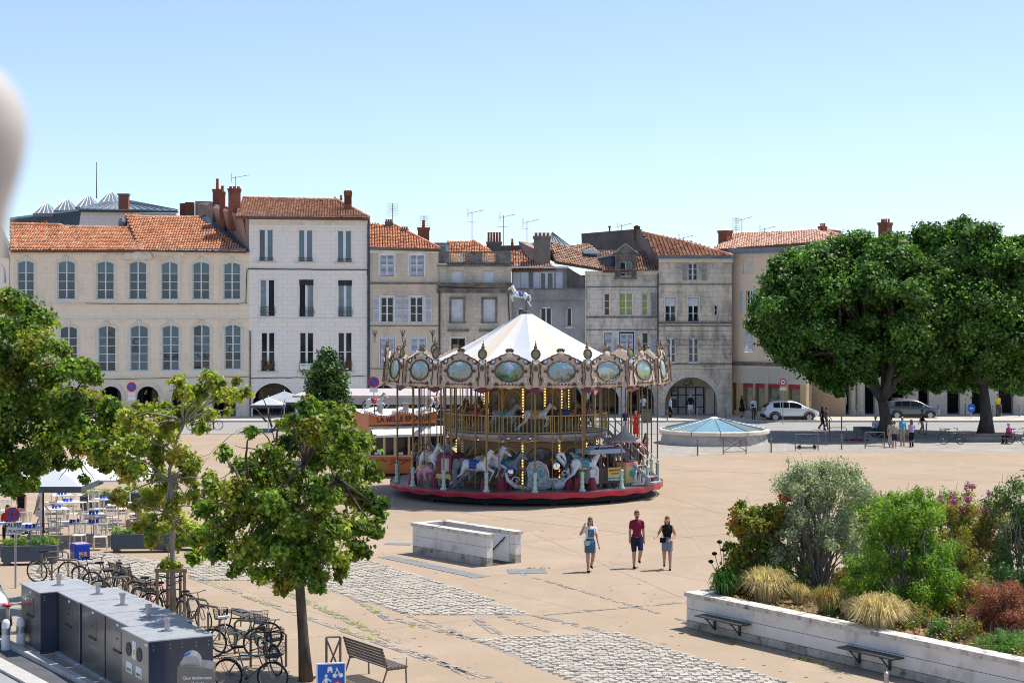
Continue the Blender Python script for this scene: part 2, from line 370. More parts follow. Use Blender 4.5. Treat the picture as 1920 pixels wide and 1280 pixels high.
# cobbled patches: every sett is geometry, the nearest are objects of their own
cm = MB(); cm.lathe([(.0, 0)], n=4) if False else None
cm.add([(-.5, -.5, 0), (.5, -.5, 0), (.5, .5, 0), (-.5, .5, 0), (-.44, -.42, 1), (.42, -.44, 1), (.45, .42, 1), (-.42, .45, 1)],
       [(4, 5, 6, 7), (0, 1, 5, 4), (1, 2, 6, 5), (2, 3, 7, 6), (3, 0, 4, 7)])
cob = cm.me('cobble', MAT['granite'])
def patch(name, pix, near):
    P = [G(*p) for p in pix]; bed = sheet(name, P, MAT['joint'], .004)
    xs = [p.x for p in P]; ys = [p.y for p in P]; S = []
    dx, dy = .245, .235; j = 0; y = min(ys)
    while y < max(ys):
        x = min(xs)+(.12 if j % 2 else 0)
        while x < max(xs):
            xx = x+random.uniform(-.015, .015); yy = y+random.uniform(-.012, .012)
            if inpoly(xx, yy, P): S.append((xx, yy))
            x += dx
        y += dy; j += 1
    S.sort(key=lambda q: q[1]); rest = MB()
    for i, (x, y) in enumerate(S):
        sx = random.uniform(.19, .225); sy = random.uniform(.165, .20); h = random.uniform(.016, .042); rz = random.uniform(-.06, .06)
        if i < near:
            linkmesh('cobble', cob, bed, loc=(x, y, .004), rot=(random.uniform(-.05, .05), 0, rz), scale=(sx, sy, h))
        else:
            t = random.uniform(.85, 1.12); rest.col = (t, t*.985, t*.96); c, s_ = math.cos(rz), math.sin(rz); V = []
            for (a, bb, e) in cm.v: V.append((x+(a*c*sx-bb*s_*sy), y+(a*s_*sx+bb*c*sy), .004+e*h))
            rest.add(V, cm.f)
    o = rest.build('cobbles', MAT['granite_v'], bed, vcol=True, fix=False); o['kind'] = 'stuff'
patch('cobbled_paving', [(880, 1196), (1000, 1192), (1150, 1184), (1490, 1284), (1520, 1300), (1130, 1300)], 300)
patch('cobbled_paving', [(355, 1064), (470, 1040), (640, 1044), (700, 1051), (860, 1103), (1004, 1153), (900, 1154), (762, 1151), (600, 1102), (480, 1088), (360, 1087)], 40)
patch('cobbled_paving', [(60, 1046), (200, 1036), (345, 1060), (340, 1092), (200, 1090), (60, 1090)], 20)
# thin stone lines with weeds
sl_ = MB(); LN = [((360, 1082), (800, 1235), 0), ((800, 1235), (1010, 1300), 0), ((610, 1085), (740, 1168), 1), ((740, 1160), (1000, 1228), 1), ((480, 1085), (900, 1275), 1),
      ((765, 1152), (885, 1197), 0), ((880, 1152), (945, 1196), 0), ((940, 1155), (1060, 1192), 0), ((1004, 1153), (1285, 1128), 2), ((1004, 1153), (1160, 1190), 0), ((960, 1070), (1290, 1165), 3)]
for (a, c, k) in LN:
    p, q = G(*a), G(*c); d = (q-p); n = int(d.length/.22); d.normalize()
    for i in range(n):
        for s in (-.07, .07):
            if random.random() < (.3 if s < 0 else .5): continue
            o = p+d*(i*.22+.1)+Vector((-d.y, d.x, 0))*s*(.6 if k == 3 else 1); t = random.uniform(.6, 1.1); sl_.col = (t, t, t*1.02)
            sl_.box((o.x, o.y, .0), (.2, .125 if k != 3 else .075, .022), math.atan2(d.y, d.x)+random.uniform(-.05, .05))
o = sl_.build('stone_line', mat('line_stone', (.37, .325, .27), (.30, .27, .23), 5, rough=.8, vcol=True), vcol=True, fix=False); tag(o, kind='structure')
# flush slate strips and plates near the stair well
def strip(p0, p1, w_, n_):
    p, q = G(*p0), G(*p1); d = q-p; L0 = d.length; d.normalize(); k = int(L0/n_); o = None
    b0 = MB()
    for i in range(k):
        c = p+d*(i+.5)*L0/k; b0.box((c.x, c.y, .004), (L0/k-.015, w_, .02), math.atan2(d.y, d.x))
    return tag(b0.build('slate_strip', MAT['slate_pave']), kind='structure')
strip((722, 1043), (904, 1082), .55, .6); strip((952, 1071), (1024, 1070), .9, .65); strip((722, 1019), (772, 1020), .5, .6)
# ground joints: faint concrete lines across the square
b = MB()
for (a, c) in (((780, 950), (1260, 1010)), ((1240, 1010), (1900, 960)), ((1000, 1000), (1280, 1120)), ((1250, 930), (1500, 1010)), ((1240, 880), (1920, 905)), ((1230, 905), (1380, 1120))):
    p, q = G(*a), G(*c); d = (q-p).normalized(); n = Vector((-d.y, d.x, 0))*.03
    b.add([(p-n).to_tuple()[:2]+(.006,), (p+n).to_tuple()[:2]+(.006,), (q+n).to_tuple()[:2]+(.006,), (q-n).to_tuple()[:2]+(.006,)], [(0, 1, 2, 3)])
tag(b.build('expansion_joint', mat('joint_m', (.38, .29, .215), rough=.95), fix=False), kind='structure')

# wide slab joints, patches and small dark spots of the worn concrete square
b = MB()
for k in range(-14, 15):
    for (d, o_) in ((E1, E2), (E2, E1)):
        c = Vector((0, 62, 0))+o_*k*6.2+d*random.uniform(-1, 1); p, q = c-d*70, c+d*70; n = Vector((-d.y, d.x, 0))*.014
        P = [p+(q-p)*t/40 for t in range(41)]
        for i in range(40):
            if 41 < P[i].y < 118 and 41 < P[i+1].y < 118 and random.random() < .8: b.add([(v.x, v.y, .0035) for v in (P[i]-n, P[i]+n, P[i+1]+n, P[i+1]-n)], [(0, 1, 2, 3)])
tag(b.build('slab_joint', MAT['joint_m'], fix=False), kind='structure')
b = MB()
for i in range(420):
    p = G(random.uniform(250, 1920), random.uniform(845, 1280)); r_ = random.uniform(.012, .05); a0 = random.random()*6
    b.add([(p.x+r_*1.6*math.cos(a0+k*PI/3)*random.uniform(.6, 1), p.y+r_*math.sin(a0+k*PI/3), .0075) for k in range(6)], [tuple(range(6))])
o = b.build('litter', mat('litter_m', (.20, .15, .11), (.28, .21, .14), 9, rough=.95), fix=False); tag(o, 'scattered dry leaf scraps and gum spots on the paving', 'litter', kind='stuff')
# ------------------------------------------------------------ buildings
class Bld:
    def __init__(s, name, label, pl, Yl, pr, Yr, depth=(-4., 9.5), th=.45, cat='building'):
        s.L = Vector(((pl-960)*Yl/F, Yl, 0)); s.Rr = Vector(((pr-960)*Yr/F, Yr, 0)); s.d = s.Rr-s.L; s.W = s.d.length
        s.ang = math.atan2(s.d.y, s.d.x); s.dn = s.d.normalized(); s.th = th
        s.root = empty(name, s.L, s.ang, label, cat); D = Vector((depth[0], depth[1], 0)); s.n = Vector((-s.dn.y, s.dn.x, 0))
        s.D = Vector((D.dot(s.dn), D.dot(s.n), 0))               # depth vector in local axes
        s.M = Matrix.Translation(s.L) @ Matrix.Rotation(s.ang, 4, 'Z'); s.Mi = s.M.inverted()
    def uy(s, px, off=0.):                                        # local x and world distance where a column of the photo meets the plane y=off
        k = (px-960)/F; o = s.L+s.n*off; d = s.dn                 # o.x+t d.x = k (o.y+t d.y)
        t = (k*o.y-o.x)/(d.x-k*d.y); return t, o.y+t*d.y
    def u(s, px, off=0.): return s.uy(px, off)[0]
    def z(s, px, py, off=0.): return HC-(py-HY)*s.uy(px, off)[1]/F
    def loc(s, P): return s.Mi @ Vector(P)
    def op(s, x0, y0, x1, y1, arch=None, rise=None):
        xc = (x0+x1)/2; u0, u1 = s.u(x0), s.u(x1); z1 = s.z(xc, y0); z0 = s.z(xc, y1)
        if arch == 'semi': rise = (u1-u0)/2
        elif arch == 'seg' and rise is None: rise = (u1-u0)*.17
        return dict(u0=u0, u1=u1, z0=max(z0, 0), z1=z1, arch=arch, rise=rise or 0)
def arcpts(o, n=8, grow=0.):
    if not o['arch']: return [(o['u0']-grow, o['z1']+grow), (o['u1']+grow, o['z1']+grow)]
    w_ = (o['u1']-o['u0'])/2; h = o['rise']; Rr = (w_*w_+h*h)/(2*h); cz = o['z1']-Rr; cx = (o['u0']+o['u1'])/2; a = math.asin(min(1, w_/Rr)); n = n if h < w_*.9 else 14
    a = a if h < w_*.9999 else PI/2
    return [(cx+(Rr+grow)*math.sin(-a+2*a*i/n), cz+(Rr+grow)*math.cos(-a+2*a*i/n)) for i in range(n+1)]
def arcz(o, u):
    if not o['arch']: return o['z1']
    w_ = (o['u1']-o['u0'])/2; h = o['rise']; Rr = (w_*w_+h*h)/(2*h); cx = (o['u0']+o['u1'])/2
    return o['z1']-Rr+math.sqrt(max(0, Rr*Rr-(u-cx)**2))
def wall(b, u0, u1, z0, z1, ops, m, name='wall', y=0., th=None):
    th = th or b.th; X = sorted(set([u0, u1]+[v for o in ops for v in (o['u0'], o['u1'])])); Z = sorted(set([z0, z1]+[v for o in ops for v in (o['z0'], o['z1'])]))
    X = [v for v in X if u0-1e-6 <= v <= u1+1e-6]; Z = [v for v in Z if z0-1e-6 <= v <= z1+1e-6]; B = MB()
    for i in range(len(X)-1):
        for j in range(len(Z)-1):
            cx, cz = (X[i]+X[i+1])/2, (Z[j]+Z[j+1])/2
            if any(o['u0'] < cx < o['u1'] and o['z0'] < cz < o['z1'] for o in ops): continue
            B.add([(X[i], y, Z[j]), (X[i+1], y, Z[j]), (X[i+1], y, Z[j+1]), (X[i], y, Z[j+1])], [(0, 1, 2, 3)])
    for o in ops:
        a = arcpts(o); zs = a[0][1]
        if o['arch']:
            for i in range(len(a)-1):
                B.add([(a[i][0], y, a[i][1]), (a[i+1][0], y, a[i+1][1]), (a[i+1][0], y, o['z1']), (a[i][0], y, o['z1'])], [(0, 1, 2, 3)])
        out = [(o['u0'], o['z0'])]+a+[(o['u1'], o['z0'])]
        if o['z0'] > z0+.01: out.append(out[0])
        for i in range(len(out)-1):
            p, q = out[i], out[i+1]
            B.add([(p[0], y, p[1]), (q[0], y, q[1]), (q[0], y+th, q[1]), (p[0], y+th, p[1])], [(0, 1, 2, 3)])
    return B.build(name, m, b.root, fix=False)
def window(b, o, cols=2, rows=4, fm=None, gm=None, top=None, setb=.16, bar=.05, mid=.10, fr=.07, panes=True, open_=None, y=0.):
    fm = fm or MAT['white_paint']; gm = gm or MAT['glass']; B = MB(); u0, u1, z0, z1 = o['u0'], o['u1'], o['z0'], o['z1']; yy = y+setb
    zs = arcpts(o)[0][1]
    B.b2(u0, u0+fr, yy-.03, yy+.05, z0, zs); B.b2(u1-fr, u1, yy-.03, yy+.05, z0, zs); B.b2(u0+fr, u1-fr, yy-.028, yy+.048, z0, z0+fr)
    a = arcpts(o)
    for i in range(len(a)-1):
        p, q = a[i], a[i+1]; P = [(p[0], yy-.03, p[1]), (q[0], yy-.03, q[1]), (q[0], yy-.03, q[1]-fr), (p[0], yy-.03, p[1]-fr)]
        B.prism(P, (0, .08, 0))
    wv = (u1-u0-2*fr)/cols
    for i in range(1, cols):
        t = mid if (cols == 2 or i == cols//2) else bar; x = u0+fr+wv*i; B.b2(x-t/2, x+t/2, yy-.024, yy+.044, z0+fr, arcz(o, x)-fr)
    hv = (zs-z0-2*fr)/rows
    for j in range(1, rows):
        zz = z0+fr+hv*j
        for i in range(cols): B.b2(u0+fr+wv*i+.012, u0+fr+wv*(i+1)-.012, yy-.02, yy+.04, zz-bar/2, zz+bar/2)
    f = B.build('window', fm, b.root, fix=False)
    Pn = []
    for i in range(cols):
        for j in range(rows):
            xa, xb = u0+fr+wv*i+.005, u0+fr+wv*(i+1)-.005; za, zb = z0+fr+hv*j, z0+fr+hv*(j+1)
            pts = [(xa, yy+.01, za), (xb, yy+.01, za)]
            if j == rows-1 and o['arch']:
                pts += [(xb+(xa-xb)*t/4, yy+.01, arcz(o, xb+(xa-xb)*t/4)-.03) for t in range(5)]
            else: pts += [(xb, yy+.01, zb), (xa, yy+.01, zb)]
            mm = top if (top and j >= rows-top[1]) else None
            g2 = MAT['glass'] if (gm is MAT['glass_blind'] and random.random() < .3*(1-j/rows)+.08) else gm
            Pn.append((pts, top[0] if mm else g2))
            if open_ is not None and i == open_: Pn[-1] = (pts, MAT['dark_inside'])
    if panes:
        for pts, m in Pn: q = MB(); q.poly(pts); q.build('pane', m, f, fix=False)
    else:
        q = MB(); ms = [gm]
        for pts, m in Pn:
            if m not in ms: ms.append(m)
            q.m = ms.index(m); q.poly(pts)
        q.build('glazing', ms, f, fix=False)
    return f
def sill(b, o, ext=.12, h=.12, out=.12, m=None, y=0.):
    q = MB(); q.b2(o['u0']-ext, o['u1']+ext, y-out, y+.1, o['z0']-h, o['z0']-.002); q.build('window_sill', m or MAT['trim_stone'], b.root, fix=False)
def surround(b, o, w_=.16, out=.05, m=None, key=False, y=0.):
    q = MB(); a = arcpts(o); g_ = arcpts(o, grow=w_); zs = a[0][1]
    for s_ in (0, 1):
        x = o['u0']-w_ if s_ == 0 else o['u1']; q.b2(x, x+w_, y-out, y+.02, o['z0'], zs)
    if not o['arch']: q.b2(o['u0']-w_, o['u1']+w_, y-out, y+.02, o['z1']+.001, o['z1']+w_)
    else:
        for i in range(len(a)-1):
            q.prism([(a[i][0], y-out, a[i][1]), (a[i+1][0], y-out, a[i+1][1]), (g_[i+1][0], y-out, g_[i+1][1]), (g_[i][0], y-out, g_[i][1])], (0, out+.02, 0))
    if key:
        c = (o['u0']+o['u1'])/2; z1 = o['z1']; q.prism([(c-.09, y-out-.05, z1), (c+.09, y-out-.05, z1), (c+.16, y-out-.05, z1+.34), (c-.16, y-out-.05, z1+.34)], (0, .12, 0))
        q.ell((c-.13, y-out-.03, z1+.3), (.07, .05, .07), 6, 4); q.ell((c+.13, y-out-.03, z1+.3), (.07, .05, .07), 6, 4)
    q.build('window_surround', m or MAT['trim_stone'], b.root, fix=False)
def band(b, px0, px1, py, h, out=.12, m=None, name='cornice', prof=2, y=0.):
    u0, u1 = b.u(px0), b.u(px1); xc = (px0+px1)/2; z1 = b.z(xc, py); q = MB()
    for i in range(prof):
        t0, t1 = i/prof, (i+1)/prof; q.b2(u0, u1, y-out*(1-t0*.7)-.001*i, y+.05, z1-h*t1, z1-h*t0)
    return q.build(name, m or MAT['trim_stone'], b.root, fix=False)
def shutter(b, x0, y0, x1, y1, m=None, slats=True, y=0., off=.04, name='shutter'):
    xc = (x0+x1)/2; u0, u1 = b.u(x0), b.u(x1); za, zb = b.z(xc, y1), b.z(xc, y0); q = MB(); t = .045; yy = y-off
    q.b2(u0, u0+t, yy-.02, yy+.02, za, zb); q.b2(u1-t, u1, yy-.02, yy+.02, za, zb)
    for zz in (za, (za+zb)/2-.03, zb-.07): q.b2(u0+t, u1-t, yy-.018, yy+.018, zz, zz+.07)
    if slats:
        n = max(6, int((zb-za)/.09))
        for i in range(n):
            zz = za+(i+.5)*(zb-za)/n; q.box(((u0+u1)/2, yy, zz), (u1-u0-2*t, .012, .075), rot=(R(-38), 0, 0))
    else:
        n = max(2, int((u1-u0)/.14))
        for i in range(n): q.b2(u0+(u1-u0)*i/n+.008, u0+(u1-u0)*(i+1)/n-.008, yy-.012, yy+.012, za+.01, zb-.01)
    return q.build(name, m or MAT['shutter_white'], b.root, fix=False)
def rollblind(b, o, frac=1., m=None, setb=.1, y=0., n=None):
    z0 = o['z1']-(o['z1']-o['z0'])*frac; q = MB(); h = .06; k = int((o['z1']-z0)/h)
    for i in range(k): q.b2(o['u0']+.01, o['u1']-.01, y+setb+(.0 if i % 2 else .008), y+setb+.03, z0+i*h, z0+(i+.92)*h)
    q.build('roller_blind', m or MAT['shutter_white'], b.root, fix=False)
def railing(b, o, h=.85, n=9, y=-.1, curls=True, m=None):
    q = MB(); u0, u1, z0 = o['u0'], o['u1'], o['z0']; r = .016
    for z in (z0+.06, z0+h): q.tube([(u0, y, z), (u1, y, z)], r, 4)
    for i in range(n+1): x = u0+(u1-u0)*i/n; q.tube([(x, y, z0+.06), (x, y, z0+h)], r*.8, 4, cap=False)
    if curls:
        for i in range(0, n, 2):
            x = u0+(u1-u0)*(i+1)/n; q.tube([(x+.085*math.cos(t), y, z0+h*.5+.13*math.sin(t)) for t in [k*PI/4 for k in range(8)]], r*.8, 4, closed=True)
    q.build('railing', m or MAT['iron'], b.root, fix=False)
def clipv(poly): return poly
def tiled(b, P, mt, name='roof', tw=.21, tl=.36, thick=.18, under=None, ridge=True):
    """P world points, P[0]->P[1] the eave. Canal tiles over a thin deck."""
    P = [b.loc(p) for p in P]; e = (P[1]-P[0]).normalized(); n = e.cross((P[2]-P[1])); n = n.normalized()
    if n.z < 0: n = -n
    v = n.cross(e); v = v if v.z > 0 else -v
    Q = [((p-P[0]).dot(e), (p-P[0]).dot(v)) for p in P]; sh = MB(); flat = [P[0]+e*a+v*c for a, c in Q]
    sh.prism([p-n*.02 for p in flat], -n*thick); r = sh.build(name, under or MAT['tile_under'], b.root)
    T = MB(); amax = max(q[0] for q in Q); amin = min(q[0] for q in Q); cmax = max(q[1] for q in Q)
    prof = [(math.cos(PI*i/4), math.sin(PI*i/4)) for i in range(5)]
    i = 0; a = amin
    while a < amax:
        c = -.06; j = 0
        jit = random.uniform(-.05, .05)
        while c < cmax:
            if inpoly(a+tw/2, min(c+tl*.4, cmax)+ (0.07 if c < 0 else 0), Q):
                t = random.uniform(.70, 1.28); k = random.random(); T.col = (t, t*(1.10 if k < .12 else 1), t*(1.18 if k < .12 else random.uniform(.9, 1.05)))
                if random.random() < .05: T.col = tuple(x*.55 for x in T.col)
                lf = .05+random.uniform(0, .02); V = []; cc = c+jit
                for (dc, w1, up) in ((0, tw*.45, lf), (tl*1.08, tw*.36, .0)):
                    for (x, h) in prof: V.append(P[0]+e*(a+tw/2+x*w1+random.uniform(-.004, .004))+v*(cc+dc)+n*(up+h*w1*.85))
                T.add(V, [(0, 1, 6, 5), (1, 2, 7, 6), (2, 3, 8, 7), (3, 4, 9, 8), (0, 4, 3, 2, 1)])
            c += tl; j += 1
        a += tw
    o = T.build('roof_tiles', mt, r, vcol=True, fix=False); o['kind'] = 'stuff'
    return r
def ridge(b, p, q, mt, r=.13):
    p, q = b.loc(p), b.loc(q); d = q-p; n = max(1, int(d.length/.4)); B = MB()
    for i in range(n):
        t = random.uniform(.75, 1.25); B.col = (t, t, t); a, c = p+d*i/n, p+d*(i+1.06)/n; B.tube([a+Vector((0, 0, .03)), c], [r, r*.85], 8)
    B.build('ridge_tiles', mt, b.root, vcol=True, fix=False)
def gutter(b, px0, px1, py, h=.16, m=None, out=.28):
    u0, u1 = b.u(px0), b.u(px1); z1 = b.z((px0+px1)/2, py); q = MB(); q.b2(u0, u1, -out, -out+.16, z1-h, z1); q.b2(u0+.01, u1-.01, -out+.165, .0, z1-h*.5, z1-h*.3)
    q.build('gutter', m or MAT['zinc'], b.root, fix=False)
def chimney(b, x0, y0, x1, y1, Y, pots=2, m=None, dd=.55, pot_h=.35, name='chimney', cap=None):
    """stack seen between pixel corners at distance Y"""
    p = A(x0, y0, Y); q = A(x1, y1, Y); lp = b.loc(p); lq = b.loc(q); w_ = abs(lq.x-lp.x); h = p.z-q.z; B = MB()
    cx = (lp.x+lq.x)/2; cy = lp.y+dd/2; B.b2(cx-w_*.46, cx+w_*.46, cy-dd/2, cy+dd/2, q.z-.8, p.z-.16)
    B.b2(cx-w_*.5, cx+w_*.5, cy-dd/2-.05, cy+dd/2+.05, p.z-.30, p.z-.16-.001); B.b2(cx-w_*.53, cx+w_*.53, cy-dd/2-.07, cy+dd/2+.07, p.z-.16, p.z-.06)
    o = B.build(name, m or MAT['brick'], b.root)
    for i in range(pots):
        t = MB(); r = min(.13, w_/pots*.4); xx = cx+w_*.9*((i+.5)/pots-.5)
        t.lathe([(r*1.1, 0), (r, .04), (r*.85, pot_h-.06), (r*1.05, pot_h-.05), (r*1.05, pot_h), (r*.7, pot_h), (r*.7, .02)], (xx, cy+random.uniform(-.08, .08), p.z-.06), 8); t.build('chimney_pot', MAT['pot'], o)
    return o
def antenna(px, py0, py1, Y, label, arm=1.1, ang=.35, kind=0, group='aerials on the roofs'):
    top = A(px, py0, Y); bot = A(px, py1, Y); h = top.z-bot.z; r = empty('tv_aerial', bot, ang, label, 'aerial', group)
    q = MB(); q.tube([(0, 0, -1.), (0, 0, h)], .026, 5); q.build('mast', MAT['iron_grey'], r)
    q = MB()
    if kind == 0:
        z = h-.12; q.tube([(-.35, 0, z-.08), (arm, 0, z+.22)], .016, 4)
        for i in range(9):
            t = i/8; x = -.05+(arm)*t; q.tube([(x, -.16, z-.02+.26*t), (x, .16, z-.02+.26*t)], .009, 3, cap=False)
        for s in (-1, 1):
            for k in range(4): q.tube([(-.33, -.25, z-.05+s*(.06+.09*k)), (-.33, .25, z-.05+s*(.06+.09*k))], .008, 3, cap=False)
            q.tube([(-.33, s*.25, z-.4), (-.33, s*.25, z+.34)], .008, 3, cap=False)
    else:
        for k in range(6):
            z = h-.1-.18*k; q.tube([(-.32, 0, z), (.32, 0, z)], .011, 3); q.tube([(0, -.3, z), (0, .3, z)], .011, 3)
        for x in (-.42, .42): q.tube([(x, 0, h-1.0), (x, 0, h)], .006, 3)
        for k in range(7): z = h-.05-.16*k; q.tube([(-.42, 0, z), (.42, 0, z)], .006, 3)
    q.build('antenna', MAT['iron_grey'], r)
    if h > 1.8:
        q = MB(); z = h*.62
        q.tube([(-.45, 0, z), (.45, 0, z)], .014, 4)
        for i in range(5): x = -.4+.2*i; q.tube([(x, -.25, z), (x, .25, z)], .009, 3)
        q.build('dipole', MAT['iron_grey'], r)
    return r
def side(b, top, m, name='party_wall', ub=None):
    """left side wall along the depth vector; top height in metres at facade and back"""
    u = 0 if ub is None else ub; q = MB(); D = b.D
    q.prism([(u, 0.02, 0), (u, 0.02, top[0]), (u+D.x*.5, D.y*.5, top[1]), (u+D.x, D.y, top[2]), (u+D.x, D.y, 0)], (.25, 0, 0)); q.build(name, m, b.root)
def backmass(b, u0, u1, z, m, name='rear_wall'):
    q = MB(); D = b.D; q.add([(u0, 5.6, 0), (u1, 5.6, 0), (u1+D.x, D.y, 0), (u0+D.x, D.y, 0), (u0, 5.6, z), (u1, 5.6, z), (u1+D.x, D.y, z), (u0+D.x, D.y, z)],
      [(0, 1, 5, 4), (1, 2, 6, 5), (2, 3, 7, 6), (3, 0, 4, 7), (4, 5, 6, 7)]); q.build(name, m, b.root)
def downpipe(b, px, py0, py1, r=.06, m=None, y=-.1):
    u = b.u(px); z1 = b.z(px, py0); z0 = max(0, b.z(px, py1)); q = MB(); q.tube([(u, y, z0), (u, y, z1-.3), (u, y-.12, z1)], r, 8)
    k = z0+1
    while k < z1: q.tube([(u, y, k), (u, y, k+.06)], r*1.35, 8); k += 2.2
    q.build('downpipe', m or MAT['iron'], b.root)
def cable(b, pts, r=.035, y=-.06):
    P = []
    for i in range(len(pts)-1):
        (x0, y0), (x1, y1) = pts[i], pts[i+1]; n = max(2, int(abs(x1-x0)/14))
        for k in range(n): t = k/n; P.append((x0+(x1-x0)*t, y0+(y1-y0)*t+(random.uniform(-.5, .5))))
    P.append(pts[-1]); q = MB(); q.tube([(b.u(x), y, b.z(x, yy)) for x, yy in P], r, 5); q.build('cable', MAT['iron'], b.root)
mat('shade_dark', (.07, .06, .055), (.04, .036, .034), 1.5, rough=.9)  # dark colour that paints in the deep shade of the galleries
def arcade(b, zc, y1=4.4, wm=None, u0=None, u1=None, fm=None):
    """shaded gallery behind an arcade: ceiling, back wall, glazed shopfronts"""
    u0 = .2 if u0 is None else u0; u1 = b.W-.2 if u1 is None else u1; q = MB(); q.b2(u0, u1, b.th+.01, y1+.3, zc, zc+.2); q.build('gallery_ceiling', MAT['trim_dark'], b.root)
    q = MB(); q.b2(u0, u1, y1, y1+.2, .12, zc-.002); q.build('gallery_wall', MAT['shade_dark'], b.root)
    n = max(1, int((u1-u0)/2.6)); w_ = (u1-u0)/n
    for i in range(n):
        a = u0+w_*i+.35; c = u0+w_*(i+1)-.35; q = MB()
        for x in (a, (a+c)/2-.03, c-.06): q.b2(x, x+.06, y1-.08, y1-.01, .13, 2.75)
        for z in (.13, 2.2, 2.69): q.b2(a, c, y1-.075, y1-.012, z, z+.06)
        f = q.build('shopfront', fm or MAT['iron_grey'], b.root); q = MB(); q.poly([(a, y1-.03, .15), (c, y1-.03, .15), (c, y1-.03, 2.7), (a, y1-.03, 2.7)]); q.build('shop_glass', MAT['glass_dark'], f)
def voussoirs(b, o, w_=.42, out=.03, n=17, m=None, gap=.02):
    a = arcpts(o); cx = (o['u0']+o['u1'])/2; Rr = (o['u1']-o['u0'])/2; cz = o['z1']-Rr
    for i in range(n):
        t0 = -PI/2+PI*i/n; t1 = -PI/2+PI*(i+1)/n; t0 += gap/Rr/2; t1 -= gap/Rr/2; q = MB(); h = w_*(1 if i % 2 else .86); P = []
        for (rr, t) in ((Rr, t0), (Rr, t1), (Rr+h, t1), (Rr+h, t0)): P.append((cx+rr*math.sin(t), -out, cz+rr*math.cos(t)))
        q.prism(P, (0, out+.02, 0)); q.build('voussoir', m or MAT['trim_stone'], b.root)
# ---- 1: long cream house with arched windows, far left
B1 = Bld('town_house', 'long cream stone house with two rows of seven tall arched windows over an arcade', 18, 137.2, 467, 138.4, (-4.6, 9.5))
b = B1; st = MAT['stone_b1']; zt = b.z(240, 470)
up = [(32, 64, 488, 547), (108, 141, 488, 561), (181, 214, 489, 561), (242, 275, 489, 561), (302, 334, 490, 560), (361, 393, 490, 560), (419, 451, 491, 560)]
lo_ = [(34, 66, 611, 695), (112, 145, 611, 695), (184, 217, 610, 696), (244, 278, 609, 695), (304, 336, 609, 694), (362, 394, 608, 693), (421, 452, 608, 692)]
ops = [b.op(x0, y0, x1, 561, 'seg') for x0, x1, y0, y1 in up]; ops2 = [b.op(x0, y0, x1, y1, 'seg') for x0, x1, y0, y1 in lo_]
ar = [b.op(x0, 724, x1, 800, 'semi') for x0, x1 in ((40, 82), (112, 152), (188, 228), (256, 298), (322, 364), (400, 442))]
for o in ar: o['z0'] = 0
wall(b, 0, b.W, 0, zt, ops+ops2+ar, st)
for i, o in enumerate(ops): window(b, o, 2, 4, MAT['frame_blue_white'], MAT['glass'], (MAT['glass_blind'], 1)); surround(b, o, .2, .04, key=(i != 3)); sill(b, o, .06, .1, .08, MAT['frame_blue_white'])
for i, o in enumerate(ops2): window(b, o, 2, 5, MAT['frame_blue_white'], MAT['glass_blind'] if i > 1 else MAT['glass'], None); surround(b, o, .2, .04, key=True); sill(b, o, .06, .1, .08, MAT['frame_blue_white'])
for o in ar: surround(b, o, .34, .05)
for (x, y, s) in ((195, 630, 'C'), (247, 641, 'C'), (316, 665, 'LCL'), (372, 665, 'CL'), (427, 655, 'C')):
    textmesh(s, .75, MAT['black'], 'letters_in_window', b.root, (b.u(x)+.3, .155, b.z(x, y)), ext=.003)
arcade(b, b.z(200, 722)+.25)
textmesh('il', .5, MAT['white_paint'], 'shop_lettering', b.root, (b.u(268), 1.1, b.z(268, 737)), shear=.3)
band(b, 18, 467, 470, .34, .26, name='cornice', prof=3); band(b, 18, 467, 568, .14, .07, prof=1, name='string_course'); band(b, 18, 467, 597, .10, .05, prof=1, name='string_course'); band(b, 18, 467, 706, .12, .06, prof=1, name='string_course')
gutter(b, 22, 462, 465); cable(b, [(160, 569), (300, 570), (440, 570), (461, 568), (463, 506), (467, 503)])
cable(b, [(150, 712), (330, 708), (440, 706), (466, 707)], .025)
for px in (84, 160, 228, 289, 347, 406):                       # sunk frames between the windows
    q = MB(); u0, u1 = b.u(px-5), b.u(px+5)
    for (y0, y1) in ((574, 592), (500, 556)):
        za, zb = b.z(px, y1), b.z(px, y0); q.b2(u0, u1, -.025, .0, za, zb)
    q.build('wall_panel', st, b.root)
a = b.op(230, 463, 288, 482, 'seg', 1.0); q = MB(); ap = arcpts(a)
q.prism([(x, -.34, z_) for x, z_ in ap], (0, .3, 0)); q.ell(((a['u0']+a['u1'])/2, -.36, a['z1']-.62), (.55, .09, .3), 12, 6)
for t in range(-3, 4): q.tube([((a['u0']+a['u1'])/2, -.4, a['z1']-.85), ((a['u0']+a['u1'])/2+t*.2, -.4, a['z1']-.35-abs(t)*.05)], .03, 4)
q.build('pediment', MAT['trim_stone'], b.root)
side(b, (zt, zt+2.2, zt), MAT['render_brown'], ub=0); backmass(b, .3, b.W-.2, zt-.3, MAT['render_brown'])
Yr = 142.5
tiled(b, [A(19, 469, 136.8), A(262, 469, 137.4), A(262, 428, Yr), A(19, 421, Yr)], MAT['tile_new'])
tiled(b, [A(262, 469, 137.4), A(462, 472, 138), A(375, 409, 144.4), A(234, 409, 144.4)], MAT['tile_new'], thick=.1)
ridge(b, A(19, 420, Yr), A(116, 422, Yr), MAT['tile_new']); ridge(b, A(116, 425, Yr), A(256, 428, Yr), MAT['tile_new']); ridge(b, A(232, 408, 144.5), A(377, 407, 144.5), MAT['tile_new'])
